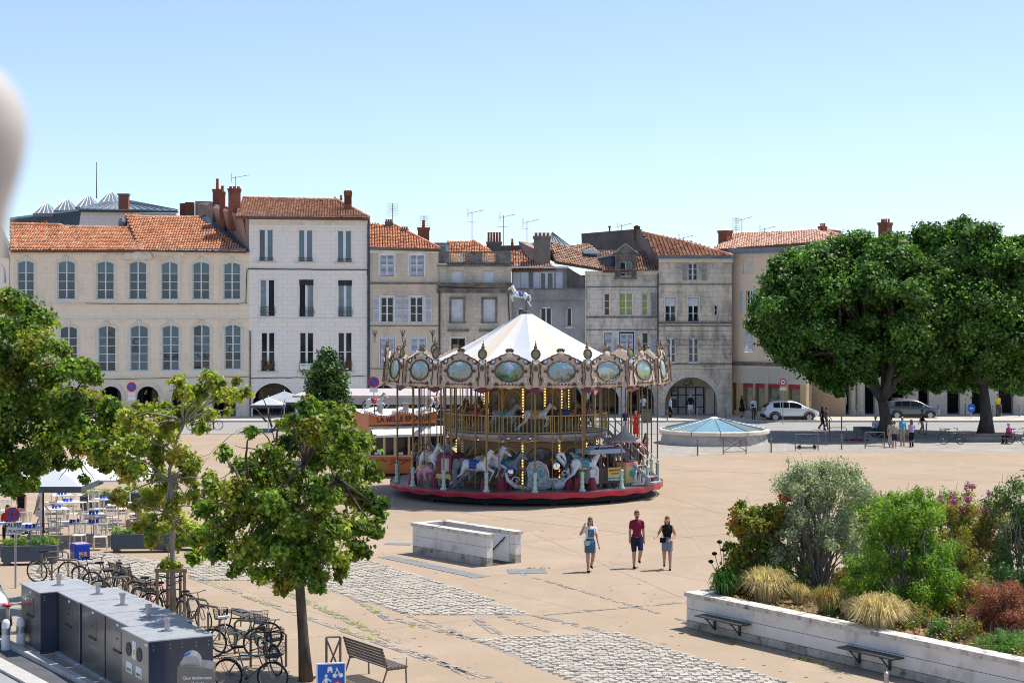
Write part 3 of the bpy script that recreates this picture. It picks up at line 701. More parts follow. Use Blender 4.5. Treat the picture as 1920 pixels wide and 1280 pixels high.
q = MB(); P = [b.loc(p) for p in (A(375, 409, 144.4), A(462, 473, 138), A(468, 473, 138.2), A(384, 405, 144.6))]; q.prism(P, (0, 0, .12)); q.build('valley_flashing', MAT['zinc_dark'], b.root)
chimney(b, 80, 417, 88, 424, 142.5, 1, MAT['pot'], .25, .2)
q = MB(); p = b.loc(A(230, 413, 143.5)); q.ell((p.x, p.y, p.z-.3), (.4, .4, .55), 8, 5); q.build('roof_vent', MAT['zinc'], b.root)
# ---- 2: white four storey house
B2 = Bld('town_house', 'white four storey stone house with three windows per floor and two brick chimneys', 467, 138.4, 692, 139.4, (-5.2, 9.5)); b = B2; st = MAT['stone_white']; zt = b.z(580, 409)
r1 = [(486, 512, 430, 490), (560, 586, 431, 491), (633, 659, 432, 492)]; r2 = [(488, 515, 524, 593), (561, 588, 524, 594), (634, 660, 525, 594)]; r3 = [(490, 515, 623, 696), (562, 588, 623, 696), (634, 660, 623, 696)]
o1 = [b.op(x0, y0, x1, y1) for x0, x1, y0, y1 in r1]; o2 = [b.op(x0, y0, x1, y1) for x0, x1, y0, y1 in r2]; o3 = [b.op(x0, y0, x1, y1) for x0, x1, y0, y1 in r3]
ar = [b.op(474, 718, 554, 800, 'semi'), b.op(590, 718, 668, 800, 'semi')]
for o in ar: o['z0'] = 0; 
wall(b, 0, b.W, 0, zt, o1+o2+o3+ar, st)
for i, o in enumerate(o1): window(b, o, 2, 1, gm=MAT['glass_blind'], fr=.05, mid=.22); sill(b, o, .3, .12, .14); surround(b, o, .12, .025, st); railing(b, o, .3, 7, -.06, False)
for i, o in enumerate(o2):
    window(b, o, 2, 1, gm=MAT['curtain'], fr=.05, mid=.2, open_=(1, 0, None)[i]); railing(b, o, .75, 9, -.08); surround(b, o, .12, .025, st)
    if i: rollblind(b, o, .15, MAT['blind_dark'], .02)
for i, o in enumerate(o3): window(b, o, 2, 2, gm=MAT['glass_dark'], fr=.05, mid=.18); sill(b, o, .3, .12, .14); railing(b, o, .75, 8, -.12, False)
for o in ar: surround(b, o, .2, .03, st)
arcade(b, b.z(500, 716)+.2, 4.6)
band(b, 467, 692, 409, .55, .22, MAT['trim_stone'], prof=3); band(b, 467, 692, 506, .10, .06, st, 'string_course', 1); band(b, 467, 692, 597, .18, .07, st, 'string_course', 1)
gutter(b, 467, 692, 404); cable(b, [(467, 504), (560, 505), (688, 506), (690, 520), (692, 540)], .05); cable(b, [(468, 709), (600, 707), (684, 705)], .03)
downpipe(b, 691, 410, 800, .1, MAT['zinc_dark']); downpipe(b, 469, 620, 800, .05)
side(b, (zt, zt+1.2, zt-1), MAT['render_pink'], ub=0); backmass(b, .3, b.W-.1, zt-.3, MAT['render_pink'])
tiled(b, [A(441, 406, 138), A(692, 409, 139), A(632, 376, 145), A(455, 372, 145)], MAT['tile_old'])
ridge(b, A(455, 371, 145), A(634, 375, 145), MAT['tile_old']); ridge(b, A(632, 375, 145), A(692, 407, 139), MAT['tile_old'])
chimney(b, 645, 357, 660, 396, 141.2, 0, cap=1, pot_h=.25, dd=.7); chimney(b, 645, 360, 660, 364, 141.2, 3, MAT['brick'], pot_h=.22); chimney(b, 427, 352, 451, 412, 140.5, 3, dd=1.1, pot_h=.2)
chimney(b, 398, 353, 415, 402, 144.8, 1, dd=1.4, pot_h=.9); chimney(b, 411, 358, 422, 444, 142.5, 1, dd=.8, pot_h=.5); chimney(b, 626, 372, 630, 378, 145, 1, MAT['pot'], .3, .2); chimney(b, 637, 371, 642, 380, 145.5, 1, MAT['pot'], .3, .3)
# brick-edged party wall climbing behind the chimneys
q = MB(); P = [b.loc(p) for p in (A(466, 472, 139), A(455, 406, 139.2), A(443, 402, 139.6), A(396, 378, 146), A(372, 381, 148), A(372, 430, 148))]
q.prism(P, b.loc(A(466, 472, 139)+Vector((0, .5, 0)))-b.loc(A(466, 472, 139))); q.build('party_wall', MAT['render_pink'], b.root)
for (x0, x1, y0, Y) in ((337, 347, 381, 150), (347, 363, 379, 149.5), (366, 396, 377, 149)): q = MB(); p = b.loc(A(x0, y0, Y)); r_ = b.loc(A(x1, y0, Y)); q.b2(p.x, r_.x, p.y, p.y+1.2, 11, p.z); q.build('chimney', MAT['render_pink'] if x0 > 360 else MAT['brick'], b.root)
q = MB(); ub_ = b.u(563); q.b2(ub_, b.u(590), -.2, -.17, b.z(576, 699), b.z(576, 681)); pn = q.build('banner', MAT['white_paint'], b.root)
q = MB(); q.b2(ub_+.005, b.u(590)-.005, -.215, -.203, b.z(576, 699)+.01, b.z(576, 692.5)); q.build('banner_stripe', MAT['red_paint'], pn)
textmesh('BEST TIMES', .17, MAT['black'], 'banner_lettering', pn, (b.u(576), -.21, b.z(576, 684.5))); textmesh('Cityvas', .28, MAT['white_paint'], 'banner_lettering', pn, (b.u(573), -.225, b.z(576, 695.7)))
for px in (502, 575, 647):
    q = MB(); u0 = b.u(px)
    for i in range(26): q.tube([(u0+random.uniform(-.25, .25), -.2, b.z(px, 692)), (u0+random.uniform(-.5, .5), -.25+random.uniform(-.1, .1), b.z(px, 692)+random.uniform(.2, .75))], .03, 3)
    if px != 575: q.build('flower_box', mat('dry_flowers', (.16, .06, .04), (.10, .08, .04), 6), b.root)
# ---- 3: narrow tan house with white shutters
B3 = Bld('town_house', 'narrow tan stone house with white louvred shutters and orange tiles, right of the white house', 693.5, 139.4, 822, 139.9, (-4.6, 9.5)); b = B3; st = MAT['stone_b3']; zt = b.z(757, 466)
t1 = [b.op(712, 476, 739, 518), b.op(768, 476, 795, 518)]; t2 = [b.op(713, 556, 739, 605), b.op(768, 556, 794, 605)]; t3 = [b.op(713, 634, 740, 686), b.op(770, 634, 798, 686)]; t4 = [b.op(700, 722, 742, 790, 'semi'), b.op(764, 722, 806, 790, 'semi')]
for o in t4: o['z0'] = 0
wall(b, 0, b.W, 0, zt, t1+t2+t3+t4, st)
for o, (x0, x1) in zip(t1, ((712, 739), (768, 795))): surround(b, o, .1, .03, MAT['white_paint']); shutter(b, x0+1, 477, (x0+x1)/2, 517, y=.05); shutter(b, (x0+x1)/2, 477, x1-1, 517, y=.05)
for o in t2: window(b, o, 2, 3, fr=.1, mid=.12, gm=MAT['glass_dark']); surround(b, o, .09, .05, MAT['white_paint'])
for x0, x1 in ((699, 711), (742, 754), (755, 767), (797, 810)): shutter(b, x0, 557, x1, 605)
for o, (x0, x1) in zip(t3, ((713, 740), (770, 798))): surround(b, o, .1, .03, MAT['frame_blue_white']); shutter(b, x0+1, 635, (x0+x1)/2, 685, y=.05); shutter(b, (x0+x1)/2, 635, x1-1, 685, y=.05)
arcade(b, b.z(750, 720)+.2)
band(b, 693.5, 822, 467, .35, .2, MAT['trim_stone'], prof=3); band(b, 693.5, 822, 529, .16, .08, MAT['trim_dark'], 'string_course', 1); band(b, 693.5, 822, 610, .07, .05, MAT['trim_dark'], 'string_course', 1); band(b, 693.5, 822, 690, .07, .05, MAT['trim_dark'], 'string_course', 1)
for px in (703, 755, 811):
    q = MB(); u0 = b.u(px); z0 = b.z(px, 640)
    for s in (-1, 0, 1): q.tube([(u0, -.04, z0+.35), (u0+s*.18, -.04, z0+.9)], .02, 4)
    q.tube([(u0, -.04, z0-.1), (u0, -.04, z0+.4)], .02, 4); q.build('tie_iron', MAT['iron'], b.root)
gutter(b, 694, 822, 464); backmass(b, .1, b.W-.1, zt-.3, MAT['render_brown'])
tiled(b, [A(692, 464, 139.1), A(824, 467, 139.6), A(737, 422, 144.6), A(694, 419, 144.6)], MAT['tile_new']); ridge(b, A(737, 421, 144.6), A(824, 465, 139.6), MAT['tile_new'])
chimney(b, 722, 414, 736, 424, 144, 3, MAT['render_brown'], pot_h=.2); chimney(b, 752, 428, 766, 436, 143, 3, MAT['render_brown'], pot_h=.2); chimney(b, 783, 425, 806, 452, 142.6, 1, pot_h=.6)
# ---- 4: grey house with balustrade
B4 = Bld('town_house', 'dark weathered house with a stone balustrade on top and white roller blinds', 822, 140, 959, 140.2, (-3.5, 9.5)); b = B4; st = MAT['stone_b4']; zt = b.z(890, 497)
q1 = [b.op(845, 508, 868, 530), b.op(905, 508, 928, 530)]; q2 = [b.op(846, 560, 869, 603), b.op(906, 560, 929, 603)]; q3 = [b.op(846, 634, 872, 690), b.op(906, 634, 930, 690)]; q4 = [b.op(834, 722, 878, 790, 'semi'), b.op(902, 722, 946, 790, 'semi')]
for o in q4: o['z0'] = 0
wall(b, 0, b.W, 0, zt, q1+q2+q3+q4, st)
for o in q1: rollblind(b, o, 1)
for o in q2: rollblind(b, o, 1, setb=.2); surround(b, o, .14, .05, MAT['trim_dark']); sill(b, o, .2, .12, .12, MAT['trim_dark'])
for o in q3: window(b, o, 2, 4, MAT['iron_grey'], MAT['glass_dark']); surround(b, o, .14, .05, MAT['trim_stone'])
for px in (859, 918): band(b, px-20, px+20, 617, .2, .2, MAT['trim_dark'], 'window_hood', 2)
arcade(b, b.z(890, 720)+.2)
band(b, 819, 961, 530, .30, .42, MAT['trim_dark'], prof=3); band(b, 819, 961, 541, .35, .2, MAT['trim_dark'], prof=2, name='frieze'); band(b, 820, 959, 496, .16, .16, MAT['trim_dark'], prof=1, name='parapet_coping')
u0, u1 = b.u(822), b.u(959)
q = MB(); zc0, zc1 = b.z(890, 492), b.z(890, 474)
for (x0, x1) in ((822, 843), (871, 903), (929, 959)): q.b2(b.u(x0), b.u(x1), 0, .3, zc0, zc1)
q.b2(u0, u1, -.04, .34, zc1+.001, zc1+.12); q.b2(u0, u1, -.04, .34, zc0-.12, zc0-.001); q.build('parapet', MAT['trim_dark'], b.root)
for (x0, x1) in ((844, 870), (904, 928)):
    n = 6
    for i in range(n):
        x = b.u(x0)+(b.u(x1)-b.u(x0))*(i+.5)/n; q = MB(); h = zc1-zc0; q.lathe([(.07, 0), (.07, .05), (.04, .1), (.085, h*.35), (.04, h*.75), (.07, h-.05), (.07, h)], (x, .15, zc0), 8); q.build('baluster', MAT['trim_stone'], b.root)
downpipe(b, 824, 535, 790, .07); cable(b, [(820, 538), (900, 540), (952, 541), (955, 600), (955, 640)], .05)
backmass(b, .1, b.W-.1, zt-.2, MAT['render_brown'])
tiled(b, [A(838, 492, 141.6), A(962, 492, 141.6), A(888, 453, 146.5), A(838, 453, 146.5)], MAT['tile_new']); ridge(b, A(888, 452, 146.5), A(918, 470, 144.5), MAT['tile_new'])
q = MB(); p = b.loc(A(818, 458, 141.8)); r_ = b.loc(A(841, 475, 141.8)); q.b2(p.x, r_.x, p.y, p.y+2, r_.z, p.z); q.build('roof_dormer', MAT['frame_blue_white'], b.root)
q = MB(); q.b2(p.x+.15, r_.x-.25, p.y-.03, p.y-.01, r_.z+.1, p.z-.15); q.build('dormer_glass', MAT['glass_blind'], b.root); q = MB(); q.b2(p.x-.2, r_.x+.1, p.y-.2, p.y+2.2, p.z, p.z+.12); q.build('dormer_roof', MAT['zinc'], b.root)
# ---- 5: rendered grey house with glazed attic
B5 = Bld('town_house', 'low grey rendered house with a white shuttered attic behind a plain concrete parapet', 959, 140.4, 1097, 140.4, (-2, 9.5)); b = B5; st = MAT['render_grey']; zt = b.z(1020, 541)
s1 = [b.op(1013, 576, 1035, 622), b.op(1062, 576, 1073, 613), b.op(970, 578, 984, 600)]; s2 = [b.op(1000, 650, 1024, 700), b.op(1056, 650, 1076, 700)]; s3 = [b.op(975, 722, 1025, 790, 'semi'), b.op(1042, 722, 1090, 790, 'semi')]
for o in s3: o['z0'] = 0
wall(b, 0, b.W, 0, zt, s1+s2+s3, st)
for o in s1: window(b, o, 2 if o['u1']-o['u0'] > .7 else 1, 1, gm=MAT['glass_dark'], fr=.09); sill(b, o, .1, .1, .08)
for o in s2: window(b, o, 2, 3, gm=MAT['glass_dark'])
arcade(b, b.z(1020, 720)+.2)
band(b, 959, 1097, 541, .9, .22, st, 'parapet', 1); band(b, 959, 1097, 540, .12, .3, MAT['trim_dark'], 'coping', 1)
Ya = 142.2
p = b.loc(A(960, 503, Ya)); r_ = b.loc(A(1063, 545, Ya)); q = MB(); q.b2(p.x, r_.x, p.y, p.y+.3, r_.z-.3, p.z); q.build('attic_wall', MAT['render_grey'], b.root)
q = MB(); q.b2(p.x-.1, r_.x+.1, p.y-.35, p.y+.4, p.z, p.z+.14); q.build('attic_eave', MAT['white_paint'], b.root)
def atY(b, x0, y0, x1, y1, Y, dy, name, m, dep=.05):
    p = b.loc(A(x0, y0, Y)); r_ = b.loc(A(x1, y1, Y)); q = MB(); q.b2(p.x, r_.x, p.y-dy-dep, p.y-dy, r_.z, p.z); return q.build(name, m, b.root)
for (x0, x1) in ((962, 976), (977, 991), (1000, 1012), (1042, 1055)): atY(b, x0, 510, x1, 540, Ya, .03, 'shutter', MAT['shutter_white'])
atY(b, 1013, 510, 1039, 541, Ya, .02, 'window_frame', MAT['white_paint'], .03); atY(b, 1014.5, 512, 1022, 540, Ya, .055, 'window_glass', MAT['glass'], .01); atY(b, 1027, 512, 1036, 540, Ya, .055, 'window_glass', MAT['glass'], .01)
q = MB(); P = [b.loc(A(1063, 500, Ya)), b.loc(A(1063, 545, Ya)), b.loc(A(1096, 545, 140.8)), b.loc(A(1096, 520, 140.8)), b.loc(A(1075, 508, 141.8))]; q.prism(P, (0, .3, 0)); q.build('attic_side_wall', MAT['render_brown'], b.root)
backmass(b, .1, b.W-.1, zt-.2, MAT['render_brown'])
tiled(b, [A(958, 505, Ya-.3), A(1042, 502, Ya-.3), A(1000, 470, 146.5), A(958, 470, 146.5)], MAT['tile_old'])
q = MB(); P = [b.loc(p) for p in (A(905, 470, 147.5), A(905, 461, 147.5), A(975, 460, 147), A(975, 470, 147))]; q.prism(P, (0, 3, 0)); q.build('rear_parapet', MAT['render_brown'], b.root)
q = MB(); P = [b.loc(p) for p in (A(972, 452, 147.5), A(976, 472, 147), A(999, 490, 143), A(1001, 480, 143), A(1001, 466, 144), A(986, 455, 147))]; q.prism(P, (.3, .3, 0)); q.build('fire_wall', MAT['render_pink'], b.root)
tiled(b, [A(1040, 490, 142.3), A(1145, 507, 140.6), A(1120, 481, 143.6), A(1032, 462, 147)], MAT['tile_brown'])
tiled(b, [A(1045, 490, 144.5), A(1175, 508, 141.2), A(1100, 458, 149), A(1000, 462, 148)], MAT['tile_brown'])
tiled(b, [A(1000, 475, 144.9), A(1040, 480, 144.5), A(1020, 458, 148.6), A(975, 454, 148.6)], MAT['tile_brown'])
chimney(b, 1000, 441, 1033, 494, 142.8, 4, MAT['render_brown'], dd=1., pot_h=.28); chimney(b, 912, 452, 941, 462, 147.2, 5, MAT['render_brown'], pot_h=.8, dd=.6); chimney(b, 958, 453, 963, 462, 147, 1, MAT['pot'], .25, .3)
atY(b, 957, 482, 973, 488, 144.7, 0, 'skylight', MAT['glass_blind'])
b.u_sky = [b.loc(p) for p in (A(1095, 481, 143.2), A(1128, 481, 143.2), A(1115, 475, 144.4), A(1092, 475, 144.4))]; q = MB(); q.prism([p+Vector((0, 0, .2)) for p in b.u_sky], (0, 0, .08)); q.build('skylight', MAT['glass_blind'], b.root)
# ---- 6: house with coloured blinds and dormer
B6 = Bld('town_house', 'pale streaked stone house with a gabled dormer and green and red window blinds', 1097, 140.4, 1235, 140.2, (-1, 9.5)); b = B6; st = MAT['stone_b6']; zt = b.z(1165, 508)
v1 = [b.op(1132, 549, 1144, 592), b.op(1160, 548, 1187, 592), b.op(1203, 549, 1216, 592)]; v2 = [b.op(1133, 624, 1148, 665), b.op(1161, 622, 1189, 665), b.op(1204, 623, 1216, 665)]; v3 = [b.op(1105, 722, 1160, 790, 'semi'), b.op(1176, 722, 1226, 790, 'semi')]
for o in v3: o['z0'] = 0
wall(b, 0, b.W, 0, zt, v1+v2+v3, st)
for o, g_ in zip(v1, ('blind_red', 'blind_green', 'blind_green')): window(b, o, 2 if g_ == 'blind_green' and o['u1']-o['u0'] > .8 else 1, 3, gm=MAT[g_], fr=.09); surround(b, o, .08, .03)
shutter(b, 1220, 549, 1232, 592, MAT['shutter_grey']); shutter(b, 1220, 623, 1232, 668)
for o, (x0, x1) in zip(v2[:2], ((1133, 1148), (1161, 1189))): surround(b, o, .1, .03, MAT['frame_blue_white']); 
shutter(b, 1134, 626, 1147, 665, y=.06); shutter(b, 1163, 625, 1175, 665, y=.06); shutter(b, 1175.5, 625, 1187, 665, y=.06); window(b, v2[2], 1, 2, gm=MAT['glass_dark'])
arcade(b, b.z(1165, 720)+.2)
band(b, 1097, 1235, 508, .30, .24, MAT['trim_stone'], prof=3); band(b, 1097, 1235, 537, .08, .05, MAT['trim_dark'], 'string_course', 1); band(b, 1097, 1235, 593, .12, .1, MAT['trim_dark'], 'string_course', 1); band(b, 1097, 1235, 617, .07, .04, MAT['trim_dark'], 'string_course', 1); band(b, 1097, 1235, 690, .12, .08, MAT['trim_dark'], 'string_course', 1)
downpipe(b, 1098, 510, 700, .05, MAT['trim_stone']); downpipe(b, 1234, 480, 700, .07)
backmass(b, .1, b.W-.1, zt-.2, MAT['render_brown'])
tiled(b, [A(1130, 507, 140), A(1235, 507, 140), A(1228, 470, 145.5), A(1120, 470, 145.5)], MAT['tile_brown'])
# dormer
Yd = 140.15; p = b.loc(A(1153, 478, Yd)); r_ = b.loc(A(1192, 520, Yd)); q = MB()
xa, xb, za, zb = p.x, r_.x, r_.z, p.z; w0 = b.loc(A(1162, 491, Yd)); w1 = b.loc(A(1184, 518, Yd))
q.b2(xa, w0.x, -.3, .3, za, zb); q.b2(w1.x, xb, -.3, .3, za, zb); q.b2(w0.x, w1.x, -.3, .3, w0.z, zb); q.prism([(xa-.1, -.32, zb), (xb+.1, -.32, zb), ((xa+xb)/2, -.32, zb+.75)], (0, .6, 0)); q.b2(xa-.15, xb+.15, -.42, .2, zb-.1, zb+.02)
q.build('dormer', MAT['trim_dark'], b.root)
q = MB()
for s in (-1, 1): m_ = (xa+xb)/2; e_ = m_+s*((xb-xa)/2+.25); q.prism([(m_, -.5, zb+.85), (e_, -.5, zb-.02), (e_, -.5, zb+.08), (m_, -.5, zb+.95)], (0, 3.5, 0))
q.build('dormer_roof', MAT['zinc_light'], b.root)
q = MB(); q.b2(w0.x, w1.x, -.1, -.05, w1.z, w0.z); q.build('dormer_window', MAT['white_paint'], b.root); c_ = (w0.x+w1.x)/2
for (a, c, m_) in ((w0.x+.06, c_-.04, 'dark_inside'), (c_+.04, w1.x-.06, 'glass')): q = MB(); q.b2(a, c, -.13, -.11, w1.z+.06, w0.z-.06); q.build('dormer_pane', MAT[m_], b.root)
q = MB(); q.b2(xa-.1, xb+.1, -.6, -.2, za-.15, za); q.build('dormer_sill', MAT['trim_dark'], b.root)
q = MB(); P = [b.loc(p) for p in (A(1110, 489, 143.8), A(1151, 478, 140.8), A(1151, 503, 140.6), A(1140, 503, 140.6))]; q.prism(P, (.1, .2, 0)); q.build('dormer_cheek', MAT['zinc_dark'], b.root)
q = MB(); P = [b.loc(p) for p in (A(1110, 489, 143.8), A(1153, 479, 140.3), A(1153, 474, 140.3), A(1108, 487, 143.8))]; q.prism(P, (0, .3, .05)); q.build('dormer_flashing', MAT['zinc_light'], b.root)
# ---- 7: weathered house over the round arch
B7 = Bld('town_house', 'dark streaked stone house standing over one wide round arch with a cash machine', 1235, 139.2, 1372, 139.2, (-3.4, 9.5), .6); b = B7; st = MAT['stone_b7']; zt = b.z(1300, 484)
w1_ = [b.op(1290, 493, 1308, 526)]; w2_ = [b.op(1247, 558, 1267, 603), b.op(1290, 558, 1310, 603), b.op(1339, 572, 1346, 591)]; w3_ = [b.op(1249, 634, 1267, 679), b.op(1291, 634, 1310, 679)]
ac = b.op(1247, 707, 1345, 790, 'semi'); ac['z0'] = 0
wall(b, 0, b.W, 0, zt, w1_+w2_+w3_+[ac], st)
window(b, w1_[0], 2, 3, gm=MAT['glass_dark'], fr=.06, mid=.12); shutter(b, 1279, 494, 1288.5, 526, MAT['shutter_grey']); shutter(b, 1315, 494, 1325, 526, MAT['shutter_grey'])
for i, o in enumerate(w2_[:2]): window(b, o, 2, 3, gm=MAT['glass_dark'], fr=.06, open_=0 if i == 0 else None); rollblind(b, o, .33, MAT['shutter_white'], .05); railing(b, o, .3, 8, -.05, False); surround(b, o, .1, .03)
window(b, w2_[2], 1, 2, gm=MAT['glass_dark'], panes=False)
for o in w3_: window(b, o, 2, 3, gm=MAT['glass'], fr=.07, mid=.14); sill(b, o, .05, .08, .06, MAT['frame_blue_white'])
band(b, 1235, 1374, 484, .35, .25, MAT['trim_stone'], prof=3); band(b, 1235, 1372, 532, .08, .06, MAT['trim_dark'], 'string_course', 1); band(b, 1235, 1372, 603.5, .14, .12, MAT['trim_dark'], 'string_course', 2); band(b, 1235, 1372, 610, .07, .05, MAT['trim_dark'], 'string_course', 1)
band(b, 1235, 1372, 681, .1, .08, MAT['trim_dark'], 'string_course', 1); band(b, 1235, 1372, 689, .07, .05, MAT['trim_stone'], 'string_course', 1); gutter(b, 1231, 1377, 478, .3, MAT['zinc'], .4)
# rusticated courses proud of the joints
u_w = [(b.u(x0), b.u(x1)) for x0, x1 in ((1247, 1267), (1291, 1310))]; z_t, z_b = b.z(1300, 612), b.z(1300, 680); n = 8
for i in range(n):
    za, zb = z_b+(z_t-z_b)*i/n+.02, z_b+(z_t-z_b)*(i+1)/n-.02; segs = [(0.0, u_w[0][0]-.02), (u_w[0][1]+.02, u_w[1][0]-.02), (u_w[1][1]+.02, b.W)]
    if zb < b.z(1300, 679) or za > b.z(1300, 633): segs = [(0, b.W)]
    for (a, c) in segs: q = MB(); q.b2(a, c, -.04, .01, za, zb); q.build('stone_course', st, b.root)
voussoirs(b, ac, .46, .04, 21)
zc = b.z(1300, 703); q = MB(); q.b2(b.u(1243), b.u(1350), .62, 4, zc, zc+.2); q.build('gallery_ceiling', MAT['trim_stone'], b.root)
yb = 2.6; U = lambda x: b.u(x, yb); Zb = lambda y: b.z(1300, y, yb)
q = MB(); q.b2(b.u(1243)-.3, b.u(1352)+.3, yb, yb+.2, .1, zc); q.build('gallery_wall', mat('cream_wall', (.62, .52, .38), (.56, .47, .35), 2, rough=.8), b.root)
for x0, x1, s in ((1243, 1248, 1), (1347, 1352, 1)): q = MB(); q.b2(b.u(x0), b.u(x1), .62, yb, .1, zc); q.build('gallery_side', MAT['trim_stone'], b.root)
xs = [1259, 1271, 1286, 1304, 1319]; ys = [726, 740, 763, 778]
q = MB(); q.b2(U(1258), U(1320), yb-.1, yb-.05, Zb(779), Zb(726)); scr = q.build('glazed_screen', mat('screen_panel', (.50, .50, .52), (.40, .40, .43), 3, rough=.3), b.root)
for i in range(4):
    for j in range(3): q = MB(); q.b2(U(xs[i])+.05, U(xs[i+1])-.05, yb-.13, yb-.11, Zb(ys[j+1])+.04, Zb(ys[j])-.04); q.build('screen_pane', MAT['screen_panel'], scr)
q = MB()
for x in xs: q.b2(U(x)-.045, U(x)+.045, yb-.17, yb-.1, Zb(779), Zb(726))
for y in ys: q.b2(U(1259), U(1319), yb-.165, yb-.1, Zb(y)-.035, Zb(y)+.035)
q.build('screen_bars', MAT['black'], scr)
q = MB(); q.b2(U(1259.5), U(1268), yb-.3, yb-.14, Zb(762), Zb(742)); q.build('cash_machine', mat('green_dark', (.02, .07, .05), rough=.3), b.root); q = MB(); q.b2(U(1260), U(1268), yb-.33, yb-.305, Zb(747), Zb(743)); q.build('cash_machine_sign', MAT['white_paint'], b.root)
q = MB(); q.b2(U(1258), U(1268), yb-.25, yb-.17, Zb(734), Zb(729)); q.build('night_sign', MAT['black'], b.root); textmesh('CA', .28, MAT['white_paint'], 'sign_lettering', b.root, (U(1263), yb-.26, Zb(731.5)))
textmesh('CA', .62, MAT['iron'], 'sign_lettering', b.root, (U(1289), yb-.06, Zb(718)), shear=.3); q = MB(); q.b2(U(1284), U(1294), yb-.06, yb-.02, Zb(722.8), Zb(722)); q.build('sign_underline', MAT['red_paint'], b.root)
q = MB(); o = dict(u0=U(1322), u1=U(1338), z0=.1, z1=Zb(726), arch='semi', rise=(U(1338)-U(1322))/2); q.prism([(o['u0'], yb-.3, .1)]+[(x, yb-.3, z_) for x, z_ in arcpts(o)]+[(o['u1'], yb-.3, .1)], (0, .2, 0)); q.build('side_arch', MAT['trim_stone'], b.root)
backmass(b, .1, b.W-.1, zt-.2, MAT['render_brown'])
tiled(b, [A(1233, 480, 138.8), A(1374, 480, 138.8), A(1300, 455, 143.3), A(1203, 436, 147)], MAT['tile_old'], tw=.3, tl=.34)
ridge(b, A(1203, 436, 147), A(1278, 453, 143.6), MAT['tile_old']); ridge(b, A(1278, 453, 143.6), A(1374, 479, 138.8), MAT['tile_old'])
q = MB(); P = [b.loc(p) for p in (A(1091, 470, 151), A(1090, 438, 151), A(1186, 430, 149), A(1190, 470, 149))]; q.prism(P, (.6, 1, 0)); q.build('blind_gable', MAT['render_brown'], b.root)
q = MB(); L = [b.loc(A(x, y, 149-(x-1186)/50*9.4)) for x, y in ((1186, 430), (1196, 430), (1196, 437), (1204, 437), (1204, 445), (1212, 446), (1212, 455), (1221, 456), (1221, 466), (1230, 468), (1234, 480), (1234, 512), (1186, 470))]
q.prism(L, (.35, .1, 0)); q.build('stepped_gable', MAT['render_brown'], b.root)
chimney(b, 1189, 423, 1200, 434, 148, 1, dd=.5, pot_h=.1); q = MB(); p = b.loc(A(1143, 426, 150)); q.tube([(p.x, p.y, p.z-.6), (p.x, p.y, p.z)], .08, 6); q.tube([(p.x, p.y, p.z), (p.x, p.y, p.z+.1)], .16, 6); q.build('flue', MAT['iron_grey'], b.root)
# ---- 8: peach rendered corner house, running towards the camera
B8 = Bld('corner_house', 'tall peach rendered house with pale pink roof tiles, half hidden by a big tree', 1372, 140.2, 1512, 135.3, (-1, 12), .5); b = B8; st = MAT['render_peach']; zt = b.z(1372, 474)
x1_ = [b.op(1393, 487, 1411, 513), b.op(1442, 488, 1459, 509)]; x2_ = [b.op(1399, 545, 1411, 583), b.op(1448, 545, 1460, 583)]; x3_ = [b.op(1395, 614, 1413, 660), b.op(1446, 614, 1462, 660)]
wall(b, 0, b.W, b.z(1372, 690), zt, x1_+x2_+x3_, st)
q = MB(); q.b2(x1_[0]['u0'], x1_[0]['u1'], .08, .2, x1_[0]['z0'], x1_[0]['z1']); q.build('blocked_window', MAT['trim_stone'], b.root); surround(b, x1_[0], .12, .03)
surround(b, x1_[1], .12, .03); shutter(b, 1443, 489, 1450, 508, y=.08, m=MAT['shutter_grey']); shutter(b, 1451, 489, 1458, 508, y=.08, m=MAT['shutter_grey'])
for o in x2_: window(b, o, 2, 3, gm=MAT['glass_dark'], fr=.05); surround(b, o, .08, .03)
for x0, x1 in ((1387, 1393), (1411.5, 1419), (1436, 1442), (1461, 1468)): shutter(b, x0, 544, x1, 586)
for x0, x1 in ((1395, 1413), (1446, 1462)): shutter(b, x0, 615, (x0+x1)/2, 659, y=.06); shutter(b, (x0+x1)/2+.3, 615, x1, 659, y=.06)
for o in x3_: surround(b, o, .12, .03)
band(b, 1372, 1512, 474, .28, .2, MAT['trim_stone'], prof=2); band(b, 1372, 1512, 679, .3, .2, MAT['trim_dark'], prof=3)
q = MB(); u0, u1 = 0, b.W; z1 = b.z(1372, 466.5); q.b2(u0-.1, u1, -.42, 0, z1-.42, z1); q.build('gutter', MAT['zinc'], b.root)
backmass(b, .1, b.W-.1, zt-.2, st)
